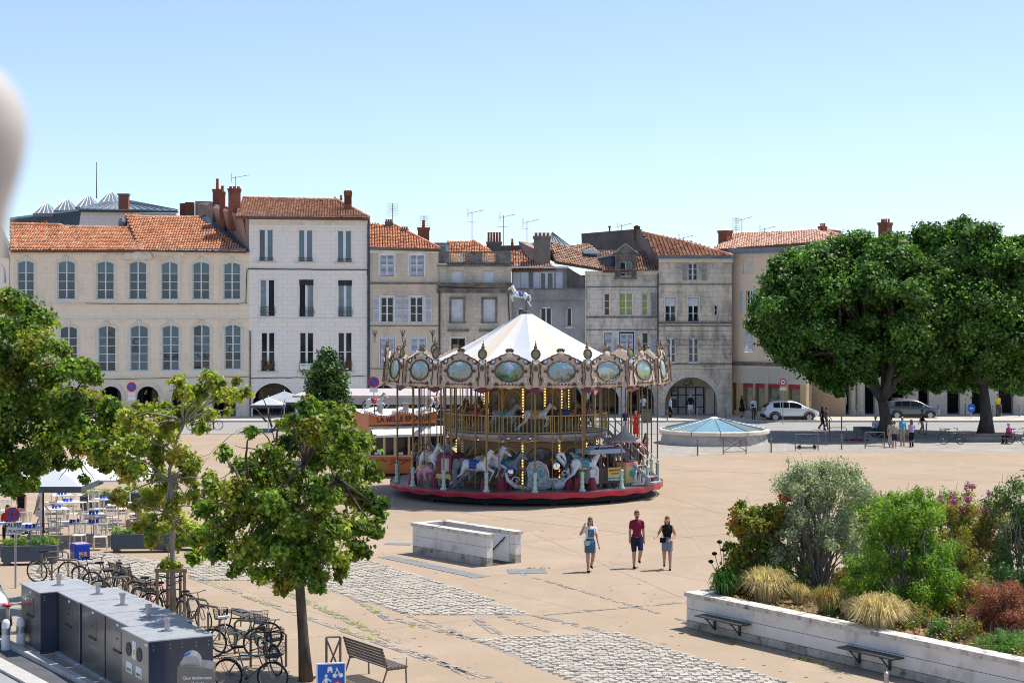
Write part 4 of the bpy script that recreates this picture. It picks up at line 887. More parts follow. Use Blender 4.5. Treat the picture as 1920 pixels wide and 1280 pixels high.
# shopfront
zf = b.z(1372, 688); zg = b.z(1372, 717); q = MB(); q.b2(0, b.W, -.02, .4, zg, zf); q.build('shop_fascia', mat('shop_cream', (.60, .54, .43), (.54, .49, .40), 2, rough=.7), b.root)
for x in (1372, 1392, 1440, 1466): q = MB(); q.b2(b.u(x), b.u(x)+.06, -.05, -.02, zg+.1, zf-.1); q.build('fascia_moulding', MAT['trim_stone'], b.root)
pil = [(1372, 1373), (1381, 1393), (1412, 1416), (1434, 1440), (1462, 1478), (1500, 1512)]
for (x0, x1) in pil: q = MB(); q.b2(b.u(x0), b.u(x1), 0, .4, 0.1, zg-.001); q.build('pilaster', mat('ochre', (.58, .42, .22), (.52, .38, .22), 2, rough=.8), b.root)
for i in range(len(pil)-1):
    a, c = b.u(pil[i][1])+.02, b.u(pil[i+1][0])-.02; q = MB(); q.poly([(a, .25, .5), (c, .25, .5), (c, .25, zg-.35), (a, .25, zg-.35)]); q.build('shop_glass', mat('shop_glass_green', (.10, .12, .08), (.26, .24, .14), 2.2, rough=.08, spec=.8), b.root)
    q = MB(); q.b2(a, c, .15, .3, .12, .5); q.build('stall_riser', MAT['shop_cream'], b.root); q = MB(); q.b2(a, c, .1, .3, zg-.35, zg-.02); q.build('awning_box', MAT['red_paint'], b.root)
q = MB(); q.b2(0, b.W, .45, .6, .1, zf); q.build('shop_interior', MAT['trim_dark'], b.root)
tiled(b, [A(1337, 469, 141), A(1565, 451.5, 133), A(1536, 433, 139), A(1378, 446, 147)], MAT['tile_pink'], tw=.24); ridge(b, A(1378, 445, 147), A(1536, 432, 139), MAT['tile_pink'])
tiled(b, [A(1565, 451.5, 133), A(1600, 452, 136), A(1552, 431, 143), A(1536, 433, 139)], MAT['tile_pink'], tw=.24, thick=.1)
chimney(b, 1346, 431, 1377, 455, 143.8, 0, dd=.7); chimney(b, 1534, 423, 1550, 434, 139.5, 3, dd=.5, pot_h=.25); chimney(b, 1560, 431, 1573, 440, 141, 0, dd=.6); chimney(b, 1646, 416, 1674, 437, 142, 4, dd=.8, pot_h=.3)
q = MB(); P = [b.loc(p) for p in (A(1396, 446, 148), A(1398, 440, 148), A(1430, 438, 148), A(1430, 446, 147))]; q.prism(P, (0, 2, 0)); q.build('roof_light', MAT['zinc_dark'], b.root)
q = MB(); P = [b.loc(p) for p in (A(1440, 444, 147), A(1468, 434, 147), A(1540, 429, 146), A(1560, 433, 145), A(1540, 437, 142))]; q.prism(P, (0, 2, 0)); q.build('rear_roof', MAT['zinc'], b.root)
# ---- 9: arcaded row behind the trees
B9 = Bld('arcaded_row', 'pale stone arcaded row with dark shopfronts behind the two big trees', 1500, 141, 1990, 141, (1, 10), .6); b = B9; st = MAT['stone_right']; zt = b.z(1700, 470)
ars = [b.op(x0, 706, x1, 790, 'semi' if i < 2 else None) for i, (x0, x1) in enumerate(((1563, 1593), (1522, 1546), (1622, 1640), (1664, 1696), (1722, 1742), (1776, 1800), (1822, 1850), (1872, 1900), (1920, 1950)))]
for o in ars: o['z0'] = 0
wn = [b.op(x, y, x+18, y+42) for x in range(1560, 1960, 52) for y in (500, 560, 630)]
wall(b, 0, b.W, 0, zt, ars+wn, st)
for o in wn: window(b, o, 2, 3, gm=MAT['glass_dark'], panes=False); surround(b, o, .12, .04)
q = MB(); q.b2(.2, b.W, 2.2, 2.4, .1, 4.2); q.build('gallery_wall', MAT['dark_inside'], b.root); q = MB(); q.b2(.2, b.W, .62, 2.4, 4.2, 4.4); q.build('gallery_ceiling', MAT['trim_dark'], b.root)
q = MB(); q.b2(b.u(1566), b.u(1584), 2.0, 2.15, .12, b.z(1575, 722)); q.build('red_door', MAT['red_paint'], b.root)
for k, (x0, x1) in enumerate(((1664, 1696), (1722, 1742), (1776, 1800))):
    for j in range(4): q = MB(); q.b2(b.u(x0), b.u(x1), 1.6, 2.0, .8+j*.6, .84+j*.6); q.build('shelf', mat('shelf_wood', (.16, .05, .03), rough=.6), b.root)
for o in ars[:2]: surround(b, o, .3, .05); 
for x in (1597, 1612): q = MB(); q.lathe([(.36, 0), (.36, .3), (.28, .4), (.27, 2.9), (.36, 3.1), (.4, 3.3)], (b.u(x), -.15, .12), 12); q.build('column', MAT['trim_stone'], b.root)
band(b, 1560, 1990, 700, .14, .1, MAT['trim_stone'], 'string_course', 1); backmass(b, .1, b.W, zt-.2, st)
tiled(b, [A(1530, 472, 140.6), A(1990, 472, 140.6), A(1990, 446, 147), A(1530, 446, 147)], MAT['tile_old'])
# ---- 0: sliver of a house at the left edge
B0 = Bld('town_house', 'plain grey rendered house cut off by the left edge', -120, 137.2, 17, 137.2, (-3, 9), .4); b = B0
wall(b, 0, b.W, 0, b.z(0, 484), [], MAT['stone_white']); band(b, -120, 17, 484, .2, .2, MAT['trim_stone'], prof=2); cable(b, [(0, 492), (9, 505), (10, 530)], .04)
# ---- market hall behind the left house
mh = empty('market_hall', A(150, 590, 160), 0, 'dark zinc hall with a row of four glass pyramids, behind the long cream house', 'building')
def wpart(root, name, pts, d, m): q = MB(); q.prism([Vector(p)-root.location for p in pts], d); return q.build(name, m, root)
wpart(mh, 'hall_wall', [A(18, 412, 160), A(150, 395, 157), A(150, 440, 157), A(18, 440, 160)], (0, 4, 0), MAT['zinc_dark'])
wpart(mh, 'hall_roof_edge', [A(18, 408, 160), A(152, 391, 157), A(152, 396, 157), A(18, 413, 160)], (0, 4, 0), MAT['zinc_light'])
wpart(mh, 'hall_wall', [A(152, 397, 156), A(331, 400, 156), A(331, 440, 156), A(146, 440, 156)], (0, 4, 0), MAT['stone_white'])
wpart(mh, 'hall_gutter', [A(148, 393, 155.6), A(333, 396, 155.6), A(333, 399, 155.6), A(148, 397, 155.6)], (0, .4, 0), MAT['iron'])
wpart(mh, 'hall_roof', [A(150, 393, 155.8), A(333, 396, 155.8), A(240, 378, 163), A(216, 376, 163)], (0, 0, .1), MAT['zinc_light'])
for i in range(15):
    t = i/14; p = A(150, 393, 155.8).lerp(A(333, 396, 155.8), t); k = A(216, 376, 163).lerp(A(240, 378, 163), t); q = MB(); q.tube([p-mh.location+Vector((0, 0, .13)), k-mh.location+Vector((0, 0, .13))], .04, 4); q.build('standing_seam', MAT['zinc'], mh)
for i, (x0, x1, xt, yt, yb_) in enumerate(((62, 100, 90, 381, 400), (100, 140, 128, 374, 394), (140, 181, 169, 367, 388), (182, 223, 211, 360, 381))):
    Y = 158+i; p = A(x0, yb_, Y)-mh.location; r_ = A(x1, yb_, Y)-mh.location; t = A(xt, yt, Y+1.2)-mh.location; t0 = A(xt-8, yt+1, Y+1.2)-mh.location; q = MB(); q.b2(p.x, r_.x, p.y, p.y+3, p.z-.3, p.z); py_ = q.build('skylight_base', MAT['zinc'], mh)
    q = MB(); V = [p, r_, r_+Vector((0, 2.6, 0)), p+Vector((0, 2.6, 0)), t0, t]; q.add(V, [(0, 1, 5, 4), (1, 2, 5), (2, 3, 4, 5), (3, 0, 4)]); gp = q.build('glass_pyramid', MAT['zinc_light'], mh)
    for k in range(5): q = MB(); q.tube([p.lerp(r_, k/4), t0.lerp(t, k/4)], .05, 4); q.build('pyramid_bar', MAT['white_paint'], gp)
c_ = A(231, 392, 153); q = MB(); q.b2(-.42, .42, 0, .6, 0, A(231, 366, 153).z-c_.z); o = q.build('brick_chimney', MAT['brick'], None, loc=c_); tag(o, 'square red brick chimney in front of the zinc roof of the hall', 'chimney')
q = MB(); q.b2(-.5, .5, -.06, .66, A(231, 366, 153).z-c_.z, A(231, 363, 153).z-c_.z); q.build('chimney_cap', MAT['trim_dark'], o)
q = MB(); h_ = A(181, 306, 158).z-A(181, 372, 158).z; q.tube([(0, 0, 0), (0, 0, h_)], [.05, .025], 6); q.ell((0, 0, h_), .06, 6, 4); tag(q.build('flagpole', MAT['iron_grey'], None, loc=A(181, 372, 158)), 'tall bare metal mast rising behind the glass pyramids', 'mast')
# glass lantern roof behind the grey house
gl = empty('glass_lantern', A(1045, 462, 152), 0, 'glazed pyramid roof lantern behind the big square chimney', 'roof lantern')
q = MB(); p0, p1, tp = [A(*a)-gl.location for a in ((1022, 461, 150), (1069, 461, 150), (1035, 435, 151.5))]; q.add([p0, p1, p1+Vector((0, 2.5, 0)), p0+Vector((0, 2.5, 0)), tp], [(0, 1, 4), (1, 2, 4), (2, 3, 4), (3, 0, 4)]); q.build('lantern_glass', MAT['zinc_light'], gl)
for k in range(7): q = MB(); q.tube([p0.lerp(p1, k/6), tp], .035, 4); q.build('lantern_bar', MAT['iron_grey'], gl)
for a in ((442, 330, 356, 141, 'roof aerial on the brick chimney of the white house', 1.1, .2, 0), (736, 381, 416, 143.8, 'grid aerial above the narrow tan house', 1, .2, 1), (795, 404, 424, 142.8, 'small grid aerial beside the brick chimney of the narrow tan house', 1, .2, 1),
          (885, 396, 450, 145, 'tall aerial above the balustraded house, leftmost of three in a row', 1., .3, 0), (944, 404, 460, 147, 'tall aerial above the orange chimney pots, middle of three in a row', 1., .3, 0), (988, 414, 455, 147, 'aerial left of the big square chimney, rightmost of three in a row', 1., .3, 0),
          (1165, 421, 430, 149, 'low aerial on the blind dark gable', .9, .1, 0), (1281, 444, 456, 143.5, 'low aerial on the ridge above the arch house', .8, .1, 0), (1380, 408, 446, 144, 'double aerial on the brick chimney of the peach house', .9, .1, 1),
          (1391, 409, 446, 144.4, 'aerial with crossbars right of the double aerial on the peach house', .9, .2, 0), (1433, 427, 442, 145, 'small aerial on the ridge of the pale pink roof', .9, .1, 0), (1858, 415, 430, 144, 'lone aerial above the rightmost tree', .3, .1, 1)):
    antenna(a[0], a[1], a[2], a[3], a[4], a[5], a[6], a[7])
# ------------------------------------------------------------ merry-go-round
mat('brass', (.27, .18, .075), (.18, .12, .05), 3, rough=.4, metal=.35)
mat('panel_beige', (.60, .485, .375), (.48, .375, .285), 3, rough=.6, bump=.01)
mat('trim_brown', (.085, .055, .035), (.16, .10, .06), 9, rough=.5)
mat('maroon', (.12, .02, .035), (.17, .04, .05), 3, rough=.6)
mat('car_red', (.45, .015, .04), (.36, .02, .05), 3, rough=.35)
mat('deck_grey', (.10, .105, .12), (.14, .14, .16), 2, rough=.3)
mat('canvas_white', (.66, .645, .61), (.60, .585, .555), .8, rough=.8); mat('canvas_cream', (.64, .56, .45), (.60, .53, .43), .8, rough=.8); mat('canvas_grey', (.48, .51, .54), (.43, .46, .50), .8, rough=.8)
mat('bulb', (1., .62, .22), emit=1.1); mat('bulb_off', (.85, .80, .72), rough=.2)
mat('mirror', (.8, .82, .84), rough=.06, metal=1.)
mat('core_panel', (.34, .21, .10), (.22, .13, .06), 4, rough=.5)
mat('mint', (.46, .62, .50), (.36, .50, .42), 6, rough=.45)
mat('horse_white', (.68, .70, .74), (.56, .60, .66), 5, rough=.35, coat=.3); mat('horse_brown', (.20, .08, .035), (.12, .045, .02), 5, rough=.35, coat=.3); mat('horse_black', (.025, .028, .035), (.05, .05, .06), 5, rough=.35, coat=.3)
mat('horse_blue', (.16, .24, .36), (.30, .38, .46), 6, rough=.35); mat('pink', (.60, .32, .42), (.5, .25, .32), 5, rough=.4); mat('teal', (.05, .30, .36), rough=.4); mat('gold', (.55, .38, .08), rough=.4); mat('royal', (.03, .08, .30), rough=.4)
mat('elephant', (.20, .21, .23), (.14, .15, .17), 6, rough=.6)
def painting(name, cols, sc=1.6, zk=.5, zo=-.44):
    m = bpy.data.materials.new(name); m.use_nodes = True; N = m.node_tree.nodes; L = m.node_tree.links; b = N['Principled BSDF']; b.inputs['Roughness'].default_value = .35
    tc = N.new('ShaderNodeTexCoord'); oi = N.new('ShaderNodeObjectInfo'); mm = N.new('ShaderNodeMath'); mm.operation = 'MULTIPLY'; mm.inputs[1].default_value = 53; L.new(oi.outputs['Random'], mm.inputs[0])
    va = N.new('ShaderNodeVectorMath'); L.new(tc.outputs['Object'], va.inputs[0]); L.new(mm.outputs[0], va.inputs[1])
    n = N.new('ShaderNodeTexNoise'); n.inputs['Scale'].default_value = sc; n.inputs['Detail'].default_value = 6; n.inputs['Distortion'].default_value = .8; L.new(va.outputs[0], n.inputs[0])
    n2 = N.new('ShaderNodeTexNoise'); n2.inputs['Scale'].default_value = sc*5; n2.inputs['Detail'].default_value = 3; L.new(va.outputs[0], n2.inputs[0])
    sp = N.new('ShaderNodeSeparateXYZ'); L.new(tc.outputs['Object'], sp.inputs[0])
    a = N.new('ShaderNodeMath'); a.operation = 'MULTIPLY_ADD'; a.inputs[1].default_value = zk; L.new(sp.outputs[2], a.inputs[0]); L.new(n.outputs[0], a.inputs[2])
    a2 = N.new('ShaderNodeMath'); a2.operation = 'MULTIPLY_ADD'; a2.inputs[1].default_value = .45; L.new(n2.outputs[0], a2.inputs[0]); L.new(a.outputs[0], a2.inputs[2])
    r = N.new('ShaderNodeValToRGB'); e = r.color_ramp.elements; k = len(cols)
    for i, c in enumerate(cols):
        pos = .30+.62*i/(k-1)
        if i < 2: e[i].position = pos; x = e[i]
        else: x = e.new(pos)
        x.color = (*c, 1)
    a3 = N.new('ShaderNodeMath'); a3.inputs[1].default_value = zo; L.new(a2.outputs[0], a3.inputs[0]); L.new(a3.outputs[0], r.inputs[0]); L.new(r.outputs[0], b.inputs['Base Color']); MAT[name] = m; return m
painting('paint_land', [(.03, .07, .04), (.10, .20, .06), (.30, .28, .12), (.20, .34, .38), (.34, .55, .66), (.6, .72, .76)])
painting('paint_sea', [(.05, .07, .08), (.16, .20, .14), (.42, .36, .24), (.22, .42, .50), (.40, .62, .72), (.7, .72, .8)])
painting('paint_dusk', [(.05, .03, .03), (.16, .08, .05), (.30, .18, .10), (.14, .20, .26), (.22, .30, .38), (.38, .36, .36)], 1.2, .12, -.22)
CC = Vector(((987-960)*79.7/F, 79.7, 0))
car = empty('merry_go_round', CC, 0, 'two storey antique merry-go-round with white striped tent top and painted scenery panels', 'merry-go-round')
def pol(r, t, z=0): return Vector((r*math.sin(t), -r*math.cos(t), z))    # t=0 faces the camera
q = MB(); q.lathe([(0, .5), (6.08, .5), (6.12, .58), (6.12, .6), (0, .6)][::1], n=96); q.build('platform', MAT['deck_grey'], car)
q = MB(); rows = []
for z, r in ((.60, 6.16), (.52, 6.17), (.44, 6.15), (.36, 6.14)):
    rows.append([pol(r+(.02*math.sin(i*.9) if z < .5 else 0), 2*PI*i/240, z+(.025*math.sin(i*PI/5) if z < .4 else 0)) for i in range(241)])
q.grid(rows); q.build('platform_skirt', MAT['car_red'], car, smooth=True)
q = MB(); q.lathe([(5.7, .1), (5.7, .5)], n=64); q.lathe([(3., 0), (3., .5)], n=32); q.build('platform_base', MAT['dark_inside'], car)
for i in range(12): t = 2*PI*i/12+.2; q = MB(); p = pol(5.4, t); q.box((p.x, p.y, .2), (.3, .3, .4), t); q.build('foot', MAT['black'], car)
# canopy
q = MB(); NG = 24
cv = empty('canopy', parent=car)
for i in range(NG):
    t0, t1 = 2*PI*i/NG+R(3), 2*PI*(i+1)/NG+R(3); rows = []
    for k in range(9):
        s = k/8; r = .12+6.15*s; z = 8.17-3.05*s-.22*math.sin(PI*s); rows.append([pol(r, t0+(t1-t0)*j/4, z-.07*s*math.sin(PI*j/4)) for j in range(5)])
    q = MB(); q.grid(rows); q.build('gore', MAT[('canvas_white', 'canvas_cream', 'canvas_white', 'canvas_grey')[i % 4]], cv, smooth=True, fix=False)
q = MB(); q.lathe([(.3, 8.02), (.22, 8.2), (.05, 8.24)], n=12); q.tube([(0, 0, 8.1), (0, 0, 8.75)], .045, 8); q.build('top_pole', MAT['iron_grey'], car)
# crown panels
NP = 18; PW = 2*6.42*math.tan(PI/NP)
def crown_panel():
    w_ = PW/2-.17; top = []; bot = []
    for k in range(25):
        s = -1+2*k/24; top.append((s*w_, 1.02+.36*math.cos(s*PI/2)**1.5+.035*abs(math.sin(s*PI*4))))
        bot.append((s*w_, .06-.12*abs(s)**2+.05*abs(math.sin(s*PI*2.5))))
    q = MB(); q.prism([(x, 0, z) for x, z in bot]+[(x, 0, z) for x, z in top[::-1]], (0, .07, 0)); pan = q.build('crown_panel', MAT['panel_beige'])
    q = MB(); ring = []
    for k in range(36): a = 2*PI*k/36; m_ = 1+.035*math.cos(a*12); ring.append((.60*math.cos(a)*m_, -.03, .66+.43*math.sin(a)*m_))
    q.tube(ring, .035, 6, closed=True); q.tube([(x, -.015, z) for x, z in top], .028, 5)
    for s in (-1, 1):                                           # scroll work
        for (cx, cz, r0, n_) in ((.78*w_, 1.0, .10, 10), (.86*w_, .3, .09, 10), (.55*w_, .12, .07, 9), (.72*w_, .66, .06, 9), (.4*w_, 1.17, .06, 9)):
            q.tube([(s*(cx+r0*(1-k/n_*.7)*math.cos(k*.9)), -.02, cz+r0*(1-k/n_*.7)*math.sin(k*.9)) for k in range(n_)], .022, 4)
        q.tube([(s*w_*.93, -.01, .1+.08*k) for k in range(12)], [.02+.012*math.sin(k*2.2) for k in range(12)], 4)
    for k in range(9): x = -.6+.15*k; q.ell((x, -.03, .10+.02*math.cos(x*5)), (.05, .04, .04), 6, 4)
    q.lathe([(.15, 0), (.17, .03), (.13, .06)], (0, 0, 0), 4) if False else None
    q.build('trim', MAT['trim_brown'], pan, fix=False)
    q = MB(); q.grid([[(x*.84, -.012, .13) for x in (-w_, 0, w_)], [(x*.84, -.012, .13) for x in (-w_, 0, w_)]]); [q.prism([(s*w_*.66, -.014, z0), (s*w_*.86, -.014, z0), (s*w_*.86, -.014, z1), (s*w_*.70, -.014, z1)], (0, -.015, 0)) for s in (-1, 1) for z0, z1 in ((.2, .42), (.82, .94))]; q.ell((0, -.02, .155), (.2, .03, .045), 8, 4); q.build('relief', MAT['canvas_cream'], pan, fix=False)
    q = MB(); q.ell((0, -.0, 1.36), (.17, .06, .14), 12, 6); q.build('cartouche', MAT['canvas_cream'], pan)
    q = MB(); q.prism([(-.14, -.01, 1.46), (.14, -.01, 1.46), (.19, -.01, 1.56), (.1, -.01, 1.62), (-.1, -.01, 1.62), (-.19, -.01, 1.56)], (0, .06, 0)); q.build('crest', MAT['trim_brown'], pan)
    q = MB(); q.add([(.58*math.cos(2*PI*k/32), -.012, .66+.41*math.sin(2*PI*k/32)) for k in range(32)], [tuple(range(32))]); q.build('painting', MAT['paint_land'], pan, fix=False)
    for x in (-.72*w_, .72*w_):
        q = MB(); q.add([(x+.075*math.cos(2*PI*k/12), -.03, 1.08+.085*math.sin(2*PI*k/12)) for k in range(12)], [tuple(range(12))]); q.build('mirror', MAT['mirror'], pan, fix=False)
        q = MB(); q.tube([(x+.085*math.cos(2*PI*k/12), -.03, 1.08+.095*math.sin(2*PI*k/12)) for k in range(12)], .022, 5, closed=True); q.build('mirror_ring', MAT['trim_brown'], pan, fix=False)
    q = MB()
    for k in range(18): s = -1+2*(k+.5)/18; q.ell((s*w_, .0, 1.05+.36*math.cos(s*PI/2)**1.5), .024, 5, 3)
    q.build('bulbs', MAT['bulb_off'], pan)['kind'] = 'stuff'
    q = MB(); q.grid([[(x, .02, z+.05) for x, z in bot], [(x, .03, z-.10-.05*math.cos(x*5)) for x, z in bot]]); q.build('valance', MAT['panel_beige'], pan, fix=False)
    return pan
def crown_post():
    q = MB(); q.prism([(-.16, -.03, 0), (.16, -.03, 0), (.15, -.03, 1.15), (-.15, -.03, 1.15)], (0, .12, 0)); pst = q.build('crown_post', MAT['panel_beige'])
    q = MB(); q.ell((0, -.03, 1.38), (.17, .08, .20), 12, 8); q.build('shield', mat('olive', (.20, .22, .12), (.30, .24, .14), 8, rough=.5), pst)
    q = MB(); q.tube([(.18*math.cos(2*PI*k/16), -.07, 1.38+.21*math.sin(2*PI*k/16)) for k in range(16)], .03, 5, closed=True); q.ell((0, -.02, 1.66), (.08, .07, .10), 8, 6); q.ell((0, -.02, 1.79), (.045, .045, .06), 6, 5); q.tube([(0, 0, 1.8), (0, 0, 1.95)], .012, 4)
    for s in (-1, 1): q.tube([(s*(.15+.03*math.sin(k*1.1)), -.05, .05+.1*k) for k in range(12)], .025, 5)
    q.ell((0, -.08, .78), (.1, .04, .12), 8, 5); q.build('finial', MAT['trim_brown'], pst, fix=False)
    q = MB(); q.ell((0, -.06, 1.05), (.14, .04, .10), 12, 6); q.build('mirror', MAT['mirror'], pst)
    q = MB(); q.grid([[(s*.42, .01, -.02-.07*abs(s)) for s in (-1, -.5, 0, .5, 1)], [(s*.5, -.03, -.17-.10*math.cos(s*3)) for s in (-1, -.5, 0, .5, 1)]]); q.build('swag', MAT['maroon'], pst, fix=False)
    return pst
P0 = crown_panel(); S0 = crown_post()
for i in range(NP):
    t = R(-7+20*i); P = P0 if i == 0 else copy_tree(P0); P.parent = car; P.location = pol(6.36, t, 5.02); P.rotation_euler = (R(-7), 0, t)
    for ch in P.children:
        if ch.name.startswith('painting') and i % 3: ch.material_slots[0].link = 'OBJECT'; ch.material_slots[0].material = MAT[('paint_sea', 'paint_dusk')[i % 3-1]] if i % 3 == 1 else MAT['paint_sea']
        if ch.name.startswith('cartouche') and i % 2: ch.material_slots[0].link = 'OBJECT'; ch.material_slots[0].material = MAT['panel_beige']
    t = R(3+20*i); S = S0 if i == 0 else copy_tree(S0); S.parent = car; S.location = pol(6.5, t, 5.02); S.rotation_euler = (R(-5), 0, t)
q = MB(); q.lathe([(2, 5.0), (6.2, 4.95), (6.2, 5.02), (2, 5.1)], n=72); q.build('ceiling', mat('ceiling_panel', (.16, .10, .06), (.12, .08, .05), 2, rough=.6), car)
# centre drums
def drum(r, z0, z1, n, t0, nm):
    for i in range(n):
        t = t0+2*PI*i/n; tm = t+PI/n; wd = 2*r*math.tan(PI/n); h = z1-z0
        q = MB(); q.box((0, .04, h/2), (wd, .08, h)); dp = q.build('core_panel', MAT['core_panel'], car, loc=pol(r, tm, z0), rot=(0, 0, tm))
        q = MB(); a = wd*.40; P = [(-a, -.012, .12)]+[(-a*math.cos(PI*k/10), -.012, h-.35-a*.6+a*.75*math.sin(PI*k/10)) for k in range(11)]+[(a, -.012, .12)]; q.poly(P); q.build('painting', MAT['paint_drum'], dp, fix=False)
        q = MB(); q.tube(P, .035, 5); q.build('arch_frame', MAT['gold'] if i % 2 else MAT['brass'], dp, fix=False)
        # painted figures in low relief
        q = MB(); q.cap2((-.1*a, -.02, .5), .17*h/2, (.05*a, -.03, .95*h/2+.1), .11*h/2, 8); q.ell((.08*a, -.04, 1.18*h/2+.1), (.07*h/1.6, .03, .09*h/1.6), 8, 6); q.cap2((.1*a, -.03, .9*h/2), .05, (.5*a, -.03, .65*h/2), .04, 6); q.build('painted_figure', MAT[('elephant', 'core_panel', 'panel_beige')[i % 3]], dp)
        q = MB(); q.box((0, 0, h/2), (.13, .12, h)); lc = q.build('light_column', MAT['gold'], car, loc=pol(r+.06, t, z0), rot=(0, 0, t)); q = MB(); k = .12
        while k < h-.1:
            q.ell((0, -.08, k), .030, 6, 4); k += .125
        q.build('bulbs', MAT['bulb'], lc)['kind'] = 'stuff'
painting('paint_drum', [(.02, .02, .02), (.10, .06, .04), (.05, .10, .09), (.22, .14, .08), (.16, .22, .26), (.26, .32, .36)], 1.3, .08, -.2)
drum(3.05, .6, 2.5, 12, R(-3.5), 'lower'); drum(1.78, 2.9, 5.0, 12, R(-5), 'upper')
for i in range(16):
    t = 2*PI*(i+.5)/16; q = MB(); q.prism([(-.46, 0, 0), (.46, 0, 0), (.46, 0, .45), (.3, 0, .62), (0, 0, .7), (-.3, 0, .62), (-.46, 0, .45)], (0, .05, 0)); q.build('dark_backdrop', MAT['paint_drum'], car, loc=pol(2.35, t, 2.9), rot=(0, 0, t))  # added dark panels standing in for the shaded interior of the deck
# upper deck
q = MB(); q.lathe([(1.5, 2.86), (3.66, 2.86), (3.70, 2.82), (3.68, 2.74), (1.5, 2.70)], n=72); q.build('upper_deck', mat('deck_white', (.55, .52, .50), (.45, .42, .40), 3, rough=.5), car, smooth=False)
q = MB(); rows = [[pol(3.6, 2*PI*i/144, 2.76) for i in range(145)], [pol(3.45, 2*PI*i/144, 2.50+.05*abs(math.sin(i*PI/8))) for i in range(145)]]; q.grid(rows); q.build('deck_valance', MAT['panel_beige'], car)
for i in range(18):
    p = pol(3.58, R(20*i+3), 2.6); q = MB(); q.ell(p, (.1, .1, .1), 8, 5); q.build('round_lamp', MAT['bulb_off'] if i % 2 else MAT['mirror'], car)
mat('cream_gold', (.55, .44, .28), (.45, .34, .20), 4, rough=.4)
rl = MB(); rl.lathe([(3.62, 3.64), (3.62, 3.68), (3.67, 3.68), (3.67, 3.64)], n=72); rl.lathe([(3.62, 2.92), (3.62, 2.95), (3.66, 2.95), (3.66, 2.92)], n=72); rail = rl.build('deck_railing', MAT['cream_gold'], car)
bm_ = MB(); bm_.tube([(0, 0, 0), (0, 0, .72)], .017, 5); bme = bm_.me('baluster', MAT['gold'])
for i in range(132): linkmesh('baluster', bme, rail, loc=pol(3.645, 2*PI*i/132, 2.93))
orn = MB()
for k in range(15): p = pol(3.78, R(-14+2.*k+14*0-4), 2.74+.06*math.sin(k*1.7)); orn.ell(p, (.09, .07, .08), 7, 5)
orn.build('flower_garland', mat('violet', (.25, .16, .30), (.34, .36, .20), 14, rough=.5), car)
for k in (-12, -5, 2): p = pol(3.9, R(k), 2.72); q = MB(); q.ell(p, .085, 10, 6); q.build('spot_lamp', MAT['mirror'], car)
# brass poles
def pole(r, t, z0, z1, rad, base=False):
    q = MB(); q.tube([(0, 0, 0), (0, 0, z1-z0)], rad, 8, cap=False); o = q.build('brass_pole', MAT['brass'], car, loc=pol(r, t, z0), fix=False)
    if base:
        q = MB(); q.lathe([(.14, 0), (.15, .06), (.08, .12), (.1, .2), (.065, .3), (.09, .42), (.06, .5), (.09, .62), (.07, .72), (.11, .78), (.05, .84), (.04, .84)], n=10); q.build('pole_foot', MAT['mint'], o, smooth=True)
for i in range(18):
    t = R(3+20*i); pole(5.92, t, .6, 5.05, .032, True)
for i in range(18): pole(3.72, R(3+20*i), 2.6, 5.0, .035)
for i in range(14): pole(5.1, R(12+360/14*i), .6, 5.0, .024)
for i in range(12): pole(2.1, R(8+30*i), 2.9, 5.0, .022)
# animals
def horse(rear=0.):
    B = MB(); c = B.cap2; z = .98
    B.ell((0, 0, z), (.52, .20, .23), 14, 8); B.ell((.38, 0, z+.02), (.24, .19, .25), 12, 8); B.ell((-.40, 0, z+.04), (.27, .21, .25), 12, 8)
    c((.46, 0, z+.10), .17, (.78, 0, z+.52), .10); c((.76, 0, z+.53), .105, (1.04, 0, z+.36), .055); c((1.0, 0, z+.39), .07, (1.08, 0, z+.33), .06)
    for s in (-1, 1):
        c((.76, s*.05, z+.60), .03, (.77, s*.06, z+.73), .012, 6)
        a = 1 if s > 0 else .75
        c((.46, s*.11, z-.08), .10, (.78*a+.05, s*.12, z-.22), .06); c((.78*a+.05, s*.12, z-.22), .055, (.62*a+.05, s*.12, z-.52), .035); c((.62*a+.05, s*.12, z-.52), .04, (.56*a+.05, s*.12, z-.60), .05)
        b_ = 1 if s > 0 else 1.2
        c((-.46, s*.12, z-.04), .13, (-.50*b_, s*.13, z-.36), .07); c((-.50*b_, s*.13, z-.36), .055, (-.78*b_, s*.13, z-.56), .038); c((-.78*b_, s*.13, z-.56), .036, (-.90*b_, s*.13, z-.74), .035); c((-.90*b_, s*.13, z-.74), .04, (-.94*b_, s*.13, z-.78), .05)
    return bake_remesh(B, .026, 3)
hm = horse(); hm.materials.clear(); hm.materials.append(MAT['horse_white'])
q = MB()
for k in range(7): t = k/6; q.ell((.50+.27*t, 0, 1.26+.37*t), (.08, .05, .11), 7, 5, (0, -.8, 0))
q.ell((.84, 0, 1.62), (.08, .05, .05), 7, 5); mane_m = q.me('mane', MAT['horse_white'], True)
q = MB(); q.tube([(-.62, 0, 1.10), (-.78, 0, 1.05), (-.92, 0, .86), (-.95, 0, .62), (-.88, 0, .45)], [.05, .075, .08, .06, .02], 7); tail_m = q.me('tail', MAT['horse_white'], True)
q = MB(); q.ell((-.03, 0, 1.10), (.30, .23, .16), 12, 7); q.ell((-.22, 0, 1.24), (.08, .17, .09), 8, 5); q.ell((.16, 0, 1.22), (.06, .1, .07), 8, 5); q.tube([(.02, -.235, 1.1), (.04, -.25, .8)], .02, 5); q.tube([(.02, .235, 1.1), (.04, .25, .8)], .02, 5); q.box((-.02, 0, .98), (.34, .475, .20)); saddle_m = q.me('saddle', MAT['car_red'], True)
q = MB()
